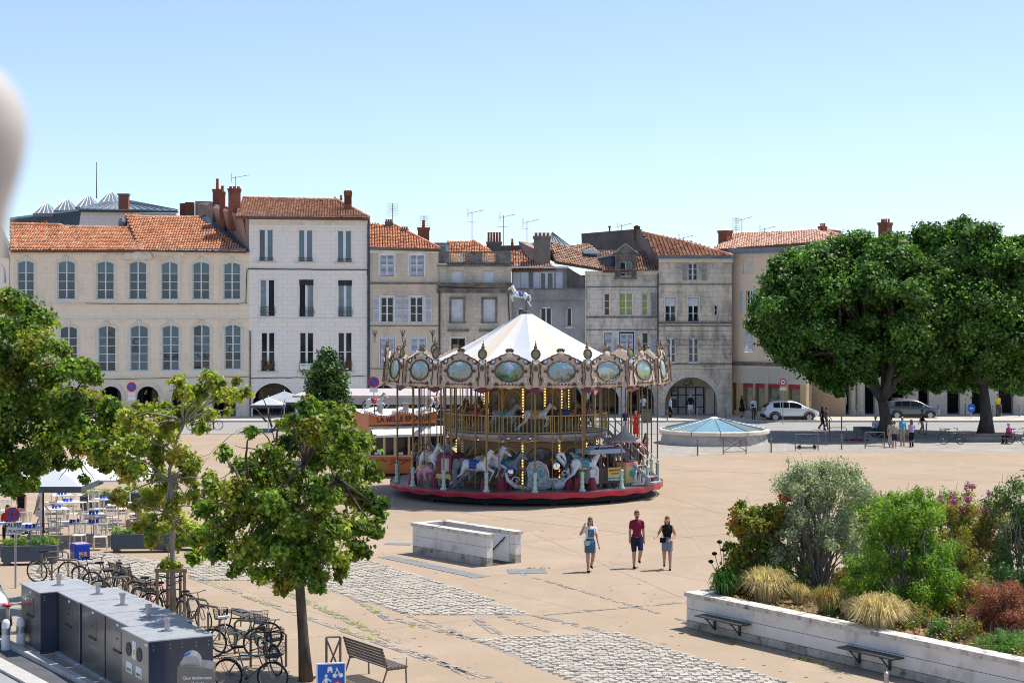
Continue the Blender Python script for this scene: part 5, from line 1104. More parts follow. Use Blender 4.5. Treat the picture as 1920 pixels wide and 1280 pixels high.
for (x, z_) in ((.62, 1.26), (.86, 1.44), (.97, 1.40)): q.tube([(x+.12*math.sin(a)*.4, .13*math.cos(a)*(1 if x < .8 else .72), z_+.13*math.sin(a)) for a in [2*PI*k/10 for k in range(10)]], .013, 4, closed=True)
q.tube([(.97, .08, 1.38), (.62, .16, 1.2), (.18, .12, 1.24)], .011, 4); q.tube([(.97, -.08, 1.38), (.62, -.16, 1.2), (.18, -.12, 1.24)], .011, 4); bridle_m = q.me('bridle', MAT['gold'])
def put_horse(r, t, zb, body, mane, sad, face=1, lift=0., h=4.4, sc=1., name='carousel_horse', par=None):
    o = linkmesh(name, hm, par or car, loc=pol(r, t, zb+lift), rot=(0, 0, t if face > 0 else t+PI), scale=(sc, sc, sc), m=MAT[body])
    linkmesh('mane', mane_m, o, m=MAT[mane]); linkmesh('tail', tail_m, o, m=MAT[mane]); linkmesh('saddle', saddle_m, o, m=MAT[sad]); linkmesh('bridle', bridle_m, o)
    if h: q = MB(); q.tube([(0, 0, -lift/sc), (0, 0, h/sc)], .028, 7, cap=False); q.build('pole', MAT['brass'], o, fix=False)
    return o
sm = MB(); sm.lathe([(.21, 0), (.19, .2), (.12, .5), (.1, .52), (0, .52)], n=10); step_m = sm.me('step_stool', mat('stool_red', (.22, .01, .03), rough=.5))
for i, (r, t, bd, mn, sd, f, l) in enumerate((
    (4.9, -27, 'horse_white', 'horse_white', 'royal', 1, 0), (4.2, -24, 'horse_white', 'horse_white', 'gold', 1, .1), (5.0, -58, 'horse_white', 'horse_blue', 'panel_beige', 1, .22), (4.3, -62, 'horse_blue', 'horse_blue', 'teal', 1, .1), (4.95, -76, 'horse_black', 'horse_black', 'maroon', 1, .1),
    (5.0, 29, 'horse_white', 'horse_black', 'teal', 1, .05), (4.2, 30, 'horse_black', 'horse_black', 'mint', 1, .2), (5.35, 73, 'horse_brown', 'horse_black', 'car_red', 1, .45), (4.6, 88, 'horse_white', 'horse_brown', 'car_red', 1, .1), (5.1, 96, 'horse_brown', 'horse_brown', 'gold', 1, .1),
    (4.7, 118, 'horse_white', 'horse_white', 'royal', 1, .1), (4.9, 140, 'horse_brown', 'horse_black', 'car_red', 1, .1), (4.8, 165, 'horse_white', 'horse_brown', 'teal', 1, .1), (4.9, 190, 'horse_black', 'horse_black', 'gold', 1, .1), (4.8, 215, 'horse_brown', 'horse_brown', 'car_red', 1, .1), (4.8, 240, 'horse_white', 'horse_white', 'royal', 1, .1), (4.9, 262, 'horse_brown', 'horse_black', 'gold', 1, .1),
    (3.9, -46, 'horse_brown', 'horse_black', 'maroon', 1, .15))):
    put_horse(r, R(t), .6, bd, mn, sd, f, l, 4.35-l)
for (r, t) in ((5.3, -20), (5.0, -13), (4.6, -9), (5.5, -66), (5.1, -51), (5.5, 23), (5.6, 29.5), (4.9, 21), (5.7, 76)): linkmesh('step_stool', step_m, car, loc=pol(r, R(t), .6))
for i in range(11):
    put_horse(3.75, R(-80+33*i), .6, ('horse_brown', 'horse_black', 'horse_blue', 'horse_brown')[i % 4], ('horse_black', 'horse_brown')[i % 2], ('gold', 'maroon', 'teal')[i % 3], 1, .12, 1.9, .85)
for i in range(12):
    put_horse(2.75, R(-52+30*i), 2.86, ('horse_brown', 'horse_blue', 'horse_white', 'horse_brown', 'horse_black', 'horse_brown')[i % 6], ('horse_black', 'horse_brown', 'horse_black')[i % 3], ('car_red', 'teal', 'gold', 'royal')[i % 4], 1, .0, 2.15, .82)
# swan chariot
sw = empty('swan_chariot', pol(4.75, R(7), .6), R(7), parent=car); B = MB()
B.tube([(-1.5, 0, .75), (-1.42, 0, .42), (-1.1, 0, .16), (-.5, 0, .06), (.2, 0, .10), (.7, 0, .26), (1.02, 0, .5)], [.05, .09, .10, .10, .10, .09, .06], 9); B.ell((.72, 0, .22), (.34, .26, .24), 14, 8)
B.tube([(.95, 0, .35), (1.12, 0, .6), (1.13, 0, .85), (1.0, 0, 1.1), (.82, 0, 1.28), (.72, 0, 1.42), (.80, 0, 1.54), (.94, 0, 1.50), (1.04, 0, 1.30), (1.10, 0, 1.16)], [.16, .15, .12, .10, .09, .09, .10, .09, .055, .03], 9)
B.build('swan_body', MAT['horse_white'], sw, smooth=True)
B = MB()
for y in (-.32, .32):
    B.prism([(-.62, y, .14), (.1, y, .16), (.72, y, .34), (.66, y, .5), (.3, y, .45), (.24, y, .8), (.16, y, 1.05), (-.15, y, 1.22), (-.5, y, 1.15), (-.66, y, .9), (-.6, y, .5)], (0, .05, 0))
B.build('wing_side', mat('scroll_blue', (.42, .48, .52), (.08, .24, .34), 6, rough=.4), sw)
B = MB()
for y in (-.36,):
    for (cx, cz, r0, n_) in ((-.1, .82, .30, 16), (-.35, .45, .22, 14), (.2, .4, .14, 11), (-1.15, .42, .2, 13), (.95, .72, .14, 10)):
        B.tube([(cx+r0*(1-k/n_*.75)*math.cos(k*.62), y, cz+r0*(1-k/n_*.75)*math.sin(k*.62)) for k in range(n_)], .032, 5)
    B.tube([(-.66, y, .9), (-.5, y, 1.16), (-.15, y, 1.24), (.16, y, 1.06), (.26, y, .8), (.3, y, .46), (.66, y, .5)], .04, 6)
B.build('scrolls', mat('scroll_mauve', (.55, .42, .46), (.42, .50, .44), 9, rough=.4), sw, smooth=True)
B = MB(); B.ell((-.02, -.37, .7), (.13, .04, .13), 10, 6); B.ell((1.0, -.17, .66), (.16, .05, .16), 10, 6); B.ell((-.3, -.37, .48), (.1, .04, .12), 10, 6); B.build('blue_inlay', MAT['teal'], sw)
B = MB(); B.ell((.62, -.3, 1.02), (.16, .03, .16), 14, 6); B.ell((-1.3, -.1, .78), (.17, .15, .17), 12, 8); B.build('mirror_ball', MAT['mirror'], sw)
B = MB(); B.box((-.25, 0, .45), (.6, .58, .12)); B.box((-.55, 0, .8), (.1, .58, .6)); B.build('bench_seat', MAT['maroon'], sw)
B = MB()
for k in range(7): B.box((-.95+.17*k, -.12, .10+.012*abs(k-3)**1.6), (.09, .05, .14), rot=(0, .1*(3-k), 0))
B.build('gold_teeth', MAT['gold'], sw)
# street-car ride
tr = empty('tram_ride', pol(4.75, R(42), .6), R(34), parent=car); B = MB(); B.b2(-.85, .85, -.42, .42, .18, .85); B.build('tram_body', mat('tram_brown', (.06, .035, .025), (.09, .05, .035), 5, rough=.5), tr)
B = MB(); B.b2(-.87, -.42, -.44, .44, .2, .84); B.build('tram_front', MAT['horse_white'], tr); B = MB(); B.prism([(-1.0, -.55, 1.48), (1.0, -.55, 1.48), (.85, -.45, 1.66), (-.85, -.45, 1.66)], (0, 1.05, 0)); B.b2(-.55, .55, -.25, .25, 1.66, 1.80); B.build('tram_roof', mat('tram_grey', (.40, .44, .50), rough=.5), tr)
B = MB(); B.b2(-.5, .6, -.27, .27, 1.675, 1.74); B.build('roof_stripe', MAT['maroon'], tr); 
for x in (-.85, -.3, .05, .4, .85):
    for y in (-.42, .42): B = MB(); B.b2(x-.04, x+.04, y-.03, y+.03, .85, 1.5); B.build('post', MAT['tram_brown'], tr)
B = MB(); B.b2(.05, .8, -.465, -.44, .3, .86); sg = B.build('tram_sign', mat('sign_yellow', (.72, .48, .10), rough=.5), tr); B = MB(); B.b2(.05, .8, -.475, -.466, .3, .5); B.build('sign_band', mat('sign_green', (.42, .58, .46), rough=.5), sg)
textmesh('EMPORIUM', .13, MAT['maroon'], 'lettering', sg, (.42, -.475, .74)); textmesh('15 CENTS', .1, MAT['maroon'], 'lettering', sg, (.42, -.475, .6)); textmesh('POLYNIS & MARK', .09, MAT['black'], 'lettering', sg, (.42, -.48, .4))
B = MB()
for x in (-.5, .5):
    for y in (-.36, .36): B.tube([(x, y-.05, .16), (x, y+.05, .16)], .16, 12)
B.build('wheels', MAT['black'], tr)
# balloon basket ride
bk = empty('balloon_ride', pol(5.0, R(59), .6), R(48), parent=car); B = MB(); B.lathe([(.42, .12), (.46, .45), (.52, .88)], n=8); B.build('basket', mat('basket_yellow', (.62, .56, .26), (.55, .48, .22), 4, rough=.5), bk); B = MB(); B.lathe([(.52, .88), (.58, .9), (.58, 1.02), (.5, 1.04)], n=8); B.build('basket_rim', mat('orange_pink', (.75, .22, .30), (.85, .42, .08), 1.5, rough=.4), bk)
B = MB(); B.lathe([(.02, 2.62), (.06, 2.5), (.2, 2.3), (.42, 2.12), (.68, 2.0), (.74, 1.96)], n=16); B.build('parasol', mat('parasol_grey', (.40, .40, .44), (.44, .46, .36), 3, rough=.6), bk, smooth=False)
B = MB(); B.grid([[(.74*math.cos(a), .74*math.sin(a), 1.97) for a in [2*PI*k/48 for k in range(49)]], [(.76*math.cos(a), .76*math.sin(a), 1.86+.05*abs(math.cos(a*8))) for a in [2*PI*k/48 for k in range(49)]]]); B.build('parasol_fringe', MAT['pink'], bk); B = MB()
for k in range(4): a = PI/4+k*PI/2; B.tube([(.48*math.cos(a), .48*math.sin(a), .9), (.4*math.cos(a), .4*math.sin(a), 2.1)], .02, 5)
B.build('ropes', MAT['brass'], bk); B = MB(); B.ell((.0, -.46, .55), (.2, .05, .16), 8, 5); B.ell((.12, -.47, .7), (.09, .04, .1), 7, 5); B.tube([(0, -.49, .42), (.02, -.49, .25)], .02, 4); B.build('flower_emblem', MAT['teal'], bk)
# elephant carrying a caparison, and the pink pig
el = empty('elephant_ride', pol(4.95, R(-42), .6), R(-36), parent=car); B = MB(); B.ell((0, 0, .95), (.62, .33, .38), 14, 9); B.ell((.62, 0, 1.05), (.25, .22, .27), 12, 8); B.tube([(.82, 0, 1.0), (.98, 0, .8), (1.02, 0, .5), (1.1, 0, .38)], [.11, .085, .06, .04], 8)
for x in (-.42, .38):
    for y in (-.2, .2): B.cap2((x, y, .75), .15, (x+.03, y, .1), .11, 10)
remeshed('elephant_body', B, .03, MAT['elephant'], el); B = MB(); B.ell((.5, -.26, 1.05), (.2, .05, .25), 10, 6); B.ell((.5, .26, 1.05), (.2, .05, .25), 10, 6); B.build('ear', MAT['elephant'], el)
B = MB(); B.prism([(-.45, -.36, .55), (.3, -.36, .55), (.3, -.36, 1.42), (-.45, -.36, 1.42)], (0, .72, 0)); B.build('caparison', MAT['maroon'], el); B = MB(); B.b2(-.2, .22, -.385, -.361, .72, 1.28); B.build('cloth_panel', MAT['pink'], el); B = MB(); B.b2(-.12, .14, -.395, -.386, .8, 1.18); B.build('cloth_inlay', MAT['mint'], el)
B = MB(); B.grid([[(x, -.37, .6) for x in [-.5+.05*k for k in range(17)]], [(x, -.40, .36+.06*abs(math.sin(x*12))) for x in [-.5+.05*k for k in range(17)]]]); B.build('gold_fringe', MAT['gold'], el); B = MB(); B.tube([(0, 0, 1.3), (0, 0, 4.4)], .028, 6); B.build('pole', MAT['brass'], el)
B = MB(); B.ell((0, 0, .55), (.42, .22, .24), 14, 8); B.ell((.42, 0, .6), (.19, .16, .18), 10, 8); B.cap2((.5, 0, .58), .09, (.66, 0, .56), .07)
for x in (-.26, .26):
    for s in (-1, 1): B.cap2((x, s*.12, .42), .08, (x+.1, s*.12, .14), .045)
for s in (-1, 1): B.cap2((.42, s*.1, .74), .05, (.46, s*.13, .84), .02)
pg = remeshed('carousel_pig', B, .025, MAT['pink'], car, loc=pol(5.35, R(-57), .72), rot=(0, 0, R(-57))); B = MB(); B.tube([(0, 0, .7), (0, 0, 4.2)], .028, 6); B.build('pole', MAT['brass'], pg); B = MB(); B.ell((-.02, 0, .72), (.2, .22, .1), 10, 5); B.build('saddle', MAT['gold'], pg)
# boarding stairs on the right, and a stair inside
B = MB(); 
for k in range(9): p = pol(4.1+.28*k, R(62), 2.6-.23*k); B.box(p, (.3, .9, .04), R(62)-PI/2)
for s in (-.45, .45):
    a = pol(3.9, R(62), 2.75); c = pol(6.3, R(62), .75); n = Vector((math.cos(R(62)), math.sin(R(62)), 0))*s
    B.prism([a+n, c+n, c+n+Vector((0, 0, .18)), a+n+Vector((0, 0, .18))], n.normalized()*.03); B.tube([a+n+Vector((0, 0, .9)), c+n+Vector((0, 0, .9))], .025, 5)
    for k in range(8): p = a.lerp(c, k/7)+n; B.tube([p, p+Vector((0, 0, .9))], .014, 4)
B.build('staircase', mat('stair_grey', (.34, .35, .38), rough=.5), car)
# the horse on the tip of the tent
th_ = put_horse(0, 0, 7.98, 'horse_white', 'horse_white', 'royal', -1, 0, 0, .54, 'top_horse'); th_.location = (-.35, 0, 8.42); th_.rotation_euler = (0, R(-8), PI+.3)
# ------------------------------------------------------------ people
SK = [mat('skin_light', (.50, .28, .185), (.44, .235, .15), 8, rough=.5), mat('skin_tan', (.42, .22, .14), (.36, .18, .11), 8, rough=.5), mat('skin_dark', (.10, .05, .03), rough=.5)]
HAIR = {'brown': mat('hair_brown', (.07, .035, .018), (.12, .06, .03), 30, rough=.5), 'black': mat('hair_black', (.015, .012, .011), rough=.5), 'fair': mat('hair_fair', (.34, .20, .09), (.22, .13, .06), 30, rough=.5), 'grey': mat('hair_grey', (.35, .34, .33), rough=.6)}
CL = {}
def cloth(n, c, c2=None):
    if n not in CL: CL[n] = mat('cloth_'+n, c, c2 or tuple(x*.8 for x in c), 9, rough=.9, bump=.012, bscale=14, spec=.2)
    return CL[n]
cloth('white', (.72, .72, .74)); cloth('denim', (.07, .16, .27)); cloth('maroon', (.22, .02, .05)); cloth('navy', (.02, .03, .07)); cloth('black', (.013, .013, .015)); cloth('greyblue', (.20, .24, .32)); cloth('grey', (.25, .25, .25)); cloth('green', (.07, .09, .06)); cloth('lightblue', (.40, .50, .66))
cloth('red', (.60, .04, .03)); cloth('sage', (.34, .38, .26)); cloth('aqua', (.10, .42, .62)); cloth('beige', (.50, .42, .32)); cloth('lilac', (.42, .34, .56)); cloth('magenta', (.40, .05, .22)); cloth('yellow', (.75, .60, .04)); cloth('khaki', (.36, .30, .20)); cloth('jeans', (.10, .17, .28))
def person(loc, yaw, h, label, top='white', bottom='navy', kind='shorts', skin=0, hair='brown', long=False, pose='stand', sleeve=1, group=None, vox=.022, extra=None, arms=None, dress=None):
    """faces -Y at yaw 0; joints in metres for a 1.75 m body"""
    r = empty('person', loc, yaw, label, 'person', group); s = h/1.75; r.scale = (s, s, s)
    hip = .93; J = {}
    lg = {'stand': ((.0, .0), (.03, -.02)), 'walk': ((-.17, .0), (.20, .09)), 'walk2': ((.20, .08), (-.16, 0)), 'step': ((-.1, .0), (.16, .14))}
    sit = pose == 'sit'
    if sit: hip = .50
    H = Vector((0, 0, hip)); lean = {'walk': -.03, 'walk2': -.03, 'bend': -.25, 'sit': -.06}.get(pose, 0)
    ch = Vector((0, lean, hip+.40)); nk = Vector((0, lean*1.2, hip+.565)); hd = Vector((0, lean*1.3-.02, hip+.72))
    legs = []
    for k, sx in enumerate((-1, 1)):
        hj = H+Vector((sx*.095, 0, -.03))
        if sit: kn = hj+Vector((sx*.06, -.42, .02)); an = kn+Vector((0, .0, -.41)); 
        else:
            fy, up = (lg.get(pose) or lg['stand'])[k]; an = Vector((sx*.10, fy, .09+up)); kn = (hj+an)/2+Vector((0, -.035-(.16*up/.1 if up else 0), .0)); kn.z = .50+up*.25
        legs.append((hj, kn, an))
    aj = []
    for k, sx in enumerate((-1, 1)):
        sh = ch+Vector((sx*.168, 0, .07)); sw_ = {'walk': (.16, -.16), 'walk2': (-.16, .16)}.get(pose, (.0, .0))[k]
        el_ = sh+Vector((sx*.045, sw_*.7+.02, -.28)); ha = el_+Vector((sx*.01, sw_*.9-.06, -.25))
        if sit: ha = el_+Vector((-sx*.08, -.24, -.02))
        if arms and arms[k]:
            el_, ha = sh+Vector(arms[k][0]), sh+Vector(arms[k][1])
        aj.append((sh, el_, ha))
    B = MB(); c = B.cap2
    c(H+Vector((0, 0, .02)), .125, H+Vector((0, 0, .2)), .105); B.ell(H, (.16, .11, .12), 12, 8); B.ell(ch+Vector((0, .0, -.02)), (.165, .105, .19), 12, 8); c(ch+Vector((-.12, 0, .085)), .052, ch+Vector((.12, 0, .085)), .052); c(ch+Vector((0, 0, .1)), .06, nk+Vector((0, 0, .06)), .052)
    B.ell(hd, (.077, .095, .115), 14, 10); B.ell(hd+Vector((0, -.02, -.06)), (.055, .07, .055), 10, 8); c(hd+Vector((0, -.088, .01)), .012, hd+Vector((0, -.108, -.02)), .017, 8)
    for sx in (-1, 1): B.ell(hd+Vector((sx*.078, .01, -.005)), (.014, .025, .034), 8, 6)
    for hj, kn, an in legs:
        c(hj, .098, kn, .064); c(kn, .062, an, .042); B.ell(kn.lerp(an, .3)+Vector((0, .015, 0)), (.060, .064, .13), 10, 8); c(an+Vector((0, .03, -.045)), .035, an+Vector((0, -.13, -.06)), .03)
    for k, (sh, e, ha) in enumerate(aj):
        c(sh, .055, e, .043); c(e, .043, ha, .030); d = (ha-e).normalized(); x_, y_ = basis(d); side_ = x_; sx = -1 if k == 0 else 1
        side_ = Vector((0, -1, 0)) if abs(d.y) < .7 else Vector((sx, 0, 0)); side_ = (side_-d*side_.dot(d)).normalized(); c(ha, .028, ha+d*.07, .033)
        for f in range(4): o_ = side_*(.026-.0175*f); L_f = (.062, .075, .07, .055)[f]; t0 = ha+d*.085+o_; t1 = t0+d*L_f*.5+Vector((-sx*.006, 0, 0)); c(t0, .0105, t1, .0095, 6); c(t1, .0095, t1+d*L_f*.45+Vector((-sx*.016, 0, -.002)), .008, 6)
        t0 = ha+d*.03+side_*.03; t1 = t0+d*.035+side_*.022; c(t0, .012, t1, .0105, 6); c(t1, .0105, t1+d*.03, .009, 6)
    remeshed('body', B, vox*.62, SK[skin], r, 1)
    # face
    B = MB()
    for sx in (-1, 1): B.ell(hd+Vector((sx*.03, -.086, .014)), (.012, .008, .007), 6, 4)
    B.ell(hd+Vector((0, -.088, -.052)), (.022, .008, .005), 6, 4); B.build('face_features', cloth('lips', (.16, .05, .04)), r)
    # hair
    B = MB(); B.ell(hd+Vector((0, .022, .035)), (.088, .098, .105), 14, 8); B.ell(hd+Vector((0, -.03, .085)), (.07, .06, .04), 10, 6)
    if long: B.ell(hd+Vector((0, .07, -.09)), (.085, .05, .14), 10, 8); B.ell(hd+Vector((.07, .02, -.09)), (.028, .04, .12), 8, 6); B.ell(hd+Vector((-.07, .02, -.09)), (.028, .04, .12), 8, 6)
    remeshed('hair', B, .014, HAIR[hair], r, 1)
    # shirt
    g_ = .016; B = MB(); c = B.cap2
    if top != 'bare':
        B.ell(ch+Vector((0, 0, -.03)), (.165+g_, .108+g_, .20), 14, 9); c(H+Vector((0, 0, .10)), .13, H+Vector((0, 0, .26)), .118+g_); B.ell(H+Vector((0, 0, .07)), (.16+g_, .12+g_, .09), 12, 8); c(ch+Vector((-.13, 0, .085)), .068, ch+Vector((.13, 0, .085)), .068); c(ch+Vector((0, 0, .1)), .09, ch+Vector((0, 0, .15)), .065)
        for k, (sh, e, ha) in enumerate(aj):
            if sleeve >= 1: c(sh, .064, sh.lerp(e, .55 if sleeve < 2 else 1), .056 if sleeve < 2 else .050)
            if sleeve >= 2: c(e, .050, e.lerp(ha, .9), .038)
        remeshed('shirt', B, vox*.7, CL[top], r, 1)
        if not sleeve: pass
    B = MB(); c = B.cap2
    if kind in ('shorts', 'trousers'):
        B.ell(H+Vector((0, 0, -.01)), (.172, .128, .13), 12, 8)
        for hj, kn, an in legs:
            c(hj, .105, hj.lerp(kn, .86 if kind == 'shorts' else 1), .082 if kind == 'shorts' else .07)
            if kind == 'trousers': c(kn, .07, an+Vector((0, .0, .0)), .058)
    else:
        L_s = {'skirt': .29, 'long': .78, 'dress': .42}[kind]
        if sit:
            for hj, kn, an in legs: c(hj, .12, kn, .1)
            B.ell(H, (.19, .15, .13), 12, 8)
        else:
            w2 = {'skirt': .19, 'long': .22, 'dress': .25}[kind]; B.lathe([(0, .16), (.13, .16), (.17, .05), (.18, -.05), (w2, -L_s), (w2-.02, -L_s-.01), (0, -L_s-.01)], H+Vector((0, -.03, 0)), 16, sy=1.0); 
    remeshed(kind if kind != 'long' else 'long_skirt', B, vox*.75, CL[bottom], r, 1)
    if dress:
        B = MB(); B.box(ch+Vector((0, -.12, -.06)), (.2, .03, .26)); B.build('bib', CL[dress], r, bevel=.01)
    B = MB()
    for hj, kn, an in legs: B.cap2(an+Vector((0, .035, -.05)), .042, an+Vector((0, -.13, -.062)), .036)
    remeshed('shoes', B, .016, CL[(extra or {}).get('shoes', 'black')], r, 1)
    ex = extra or {}
    if 'glasses' in ex:
        B = MB(); [B.ell(hd+Vector((sx*.034, -.098, .016)), (.028, .01, .02), 8, 5) for sx in (-1, 1)]; B.tube([hd+Vector((-.078, 0, .02)), hd+Vector((-.06, -.09, .02)), hd+Vector((.06, -.09, .02)), hd+Vector((.078, 0, .02))], .005, 4); B.build('sunglasses', MAT['black'], r)
    if 'bag' in ex:
        side_, cn, z_ = ex['bag']; B = MB(); p = H+Vector((side_*.13, -.16, z_)); B.box(p, (.22, .07, .16)); B.build('shoulder_bag', CL[cn], r, bevel=.015); B = MB(); B.tube([p+Vector((side_*.08, 0, .08)), ch+Vector((0, -.14, .0)), ch+Vector((-side_*.13, -.02, .17)), ch+Vector((0, .13, 0)), p+Vector((side_*.1, .1, .05))], .007, 4); B.build('bag_strap', CL[cn], r)
    if 'watch' in ex: B = MB(); sh, e, ha = aj[1]; B.ell(ha, (.035, .035, .018), 8, 5); B.build('wristwatch', MAT['white_paint'], r)
    if 'hat' in ex: B = MB(); B.ell(hd+Vector((0, 0, .09)), (.1, .11, .05), 10, 6); B.build('cap', CL[ex['hat']], r)
    if 'beard' in ex: B = MB(); B.ell(hd+Vector((0, -.05, -.07)), (.055, .05, .04), 10, 6); B.build('beard', HAIR[hair], r)
    return r
cloth('mint', (.42, .56, .42))
W = G
# three walkers crossing the sunny square
person(G(1106, 1071), R(12), 1.68, 'woman in denim pinafore and white tee walking, shading her eyes with one hand', 'white', 'denim', 'skirt', 0, 'brown', True, 'walk', 1, extra={'glasses': 1, 'bag': (-1, 'mint', .02), 'watch': 1}, vox=.02, dress='denim',
       arms=[((-.16, -.02, -.17), (-.06, -.10, .10)), None])
person(G(1194, 1064), R(4), 1.80, 'man in maroon short sleeved shirt and navy shorts walking between two women', 'maroon', 'navy', 'shorts', 0, 'brown', False, 'step', 1, extra={'beard': 1, 'glasses': 1}, vox=.02)
person(G(1251, 1067), R(-6), 1.66, 'woman in sleeveless black top and grey skirt walking with a small black bag', 'black', 'greyblue', 'skirt', 0, 'brown', True, 'walk2', 0, extra={'bag': (-1, 'black', .06)}, vox=.02,
       arms=[((-.13, -.02, -.22), (-.20, -.20, -.30)), ((.10, .02, -.24), (-.02, -.16, -.36))])
pp = [ # px, foot y, yaw, h, label, top, bottom, kind, skin, hair, long, pose, sleeve, extra, arms
 (1295, 785, -170, 1.78, 'man in black top and white shorts seen from behind at the cash machine arch', 'black', 'white', 'shorts', 0, 'grey', 0, 'walk', 2, {'shoes': 'white'}, None),
 (1257, 786, 100, 1.62, 'person in pale blue and dark trousers standing at the cash machine', 'lightblue', 'black', 'trousers', 0, 'black', 0, 'stand', 2, None, None),
 (1391, 785, -150, 1.66, 'woman in loose black dress walking past the peach house shopfront', 'black', 'black', 'dress', 0, 'brown', 1, 'walk', 0, None, None),
 (1413, 789, 10, 1.68, 'red haired woman in white shirt and green trousers beside the white car', 'white', 'green', 'trousers', 0, 'brown', 1, 'stand', 2, {'bag': (-1, 'black', .2)}, None),
 (1541, 806, 100, 1.66, 'dark haired woman in black walking in front of the white car bonnet', 'black', 'black', 'trousers', 1, 'black', 1, 'walk', 1, None, None),
 (1549, 806, 95, 1.6, 'person in grey clothes half hidden behind the woman in black by the white car', 'grey', 'grey', 'trousers', 1, 'black', 0, 'walk2', 1, None, None),
 (1564, 780, 5, 1.72, 'person in red tee and pale trousers by the red door', 'red', 'beige', 'trousers', 1, 'black', 0, 'stand', 1, None, None),
 (1582, 780, 0, 1.78, 'man in pale blue shirt and dark trousers standing under the red door arch', 'lightblue', 'navy', 'trousers', 0, 'grey', 0, 'stand', 2, None, ((( -.08, -.06, -.27), (.08, -.2, -.25)), None)),
 (1671, 838, 165, 1.62, 'woman in long beige dress at the left of the group under the trees', 'beige', 'beige', 'long', 0, 'brown', 1, 'stand', 1, None, None),
 (1677, 840, 185, 1.60, 'woman in sage tee and navy shorts, back turned, in the group under the trees', 'sage', 'navy', 'shorts', 0, 'black', 0, 'stand', 1, {'shoes': 'white', 'bag': (1, 'black', -.1)}, None),
 (1692, 836, 190, 1.76, 'man in bright aqua polo shirt and khaki shorts, in the group under the trees', 'aqua', 'khaki', 'shorts', 1, 'grey', 0, 'stand', 1, None, None),
 (1709, 838, 200, 1.66, 'woman in lilac top and black trousers at the right of the group under the trees', 'lilac', 'black', 'trousers', 0, 'brown', 1, 'stand', 1, None, (((-.14, -.1, -.2), (-.28, -.25, -.2)), None)),
 (1728, 814, 80, 1.66, 'woman in black vest and tan shorts striding past the tree with a black bag', 'black', 'khaki', 'shorts', 1, 'black', 0, 'walk', 0, {'bag': (-1, 'black', .1)}, None),
 (1765, 768, 0, 1.66, 'woman in white top and black shorts in the shaded shop arcade', 'white', 'black', 'shorts', 0, 'brown', 1, 'stand', 0, None, None),
 (1782, 768, 10, 1.64, 'woman in beige top and black skirt, middle of three in the shop arcade', 'beige', 'black', 'skirt', 0, 'brown', 1, 'stand', 0, None, None),
 (1796, 768, -10, 1.66, 'woman in black top and jean shorts, rightmost of three in the shop arcade', 'black', 'jeans', 'shorts', 0, 'brown', 1, 'stand', 0, None, None),
 (1871, 783, 10, 1.72, 'person in bright yellow top standing behind the right tree trunk', 'yellow', 'green', 'trousers', 0, 'black', 0, 'stand', 1, None, None),
 (1172, 815, 5, 1.72, 'bald man in navy polo and white shorts walking beyond the merry-go-round poles', 'navy', 'white', 'shorts', 0, 'grey', 0, 'walk', 1, None, None),
 (1192, 817, 0, 1.66, 'woman in long red dress walking beyond the merry-go-round poles', 'red', 'red', 'long', 0, 'fair', 0, 'stand', 0, None, None),
 (1206, 787, 160, 1.76, 'man in pale shirt and jeans standing near the litter bin by the arcade', 'lightblue', 'navy', 'trousers', 2, 'black', 0, 'stand', 1, None, None),
 (1541, 770, 30, 1.7, 'man in mustard shirt in the shaded shop doorway behind the white car', 'khaki', 'navy', 'trousers', 1, 'black', 0, 'stand', 1, None, None),
]
for (px, py, yw, h, lb, tp, bt, kd, sk, hr, lo2, ps, sl2, ex, am) in pp:
    g0 = G(px, py); 
    if g0.y > 132.8: g0.z = .12
    person(g0, R(yw), h, lb, tp, bt, kd, sk, hr, bool(lo2), ps, sl2, None, .03, ex, am)
# ------------------------------------------------------------ foliage
def leafmat(name, c, c2, tl=.35, rough=.5, sc=1.2, lo=.38, hi=.62, col3=None, s3=.6): return mat(name, c, c2, sc, rough=rough, vcol=True, tl=tl, spec=.3, lo=lo, hi=hi, col3=col3, scale3=s3)
leafmat('leaf_dark', (.05, .13, .03), (.14, .27, .055), .3); leafmat('leaf_maple', (.07, .145, .022), (.18, .26, .042), .38, col3=(.36, .31, .05), s3=.9)
leafmat('leaf_yellow', (.19, .27, .045), (.36, .38, .09), .45, col3=(.30, .20, .05), s3=1.1); leafmat('leaf_ever', (.04, .10, .03), (.09, .17, .045), .15, .35)
leafmat('leaf_silver', (.25, .30, .22), (.40, .45, .35), .25, .6); leafmat('leaf_bronze', (.13, .23, .035), (.30, .24, .05), .35, col3=(.30, .08, .03), s3=2); leafmat('leaf_green', (.11, .23, .035), (.24, .36, .06), .4)
leafmat('leaf_rust', (.36, .21, .09), (.22, .30, .07), .3); leafmat('leaf_red', (.28, .10, .07), (.38, .17, .12), .3); leafmat('leaf_juniper', (.10, .24, .05), (.18, .34, .08), .25); leafmat('petal_pink', (.50, .06, .13), (.6, .15, .2), .3); leafmat('petal_purple', (.30, .10, .26), (.40, .18, .34), .3)
leafmat('straw', (.52, .41, .24), (.66, .54, .34), .3, .6, 3); leafmat('strap', (.035, .11, .02), (.07, .17, .03), .3, .4)
mat('bark', (.065, .048, .036), (.125, .095, .07), 7, rough=.95, bump=.03, bscale=11, stretch=(1, 1, .3), detail=8); mat('bark_grey', (.22, .19, .16), (.34, .30, .26), 8, rough=.9, bump=.02, bscale=14, stretch=(1, 1, .3)); mat('bark_dark', (.05, .042, .035), (.09, .075, .06), 6, rough=.95, bump=.03, bscale=9, stretch=(1, 1, .3))
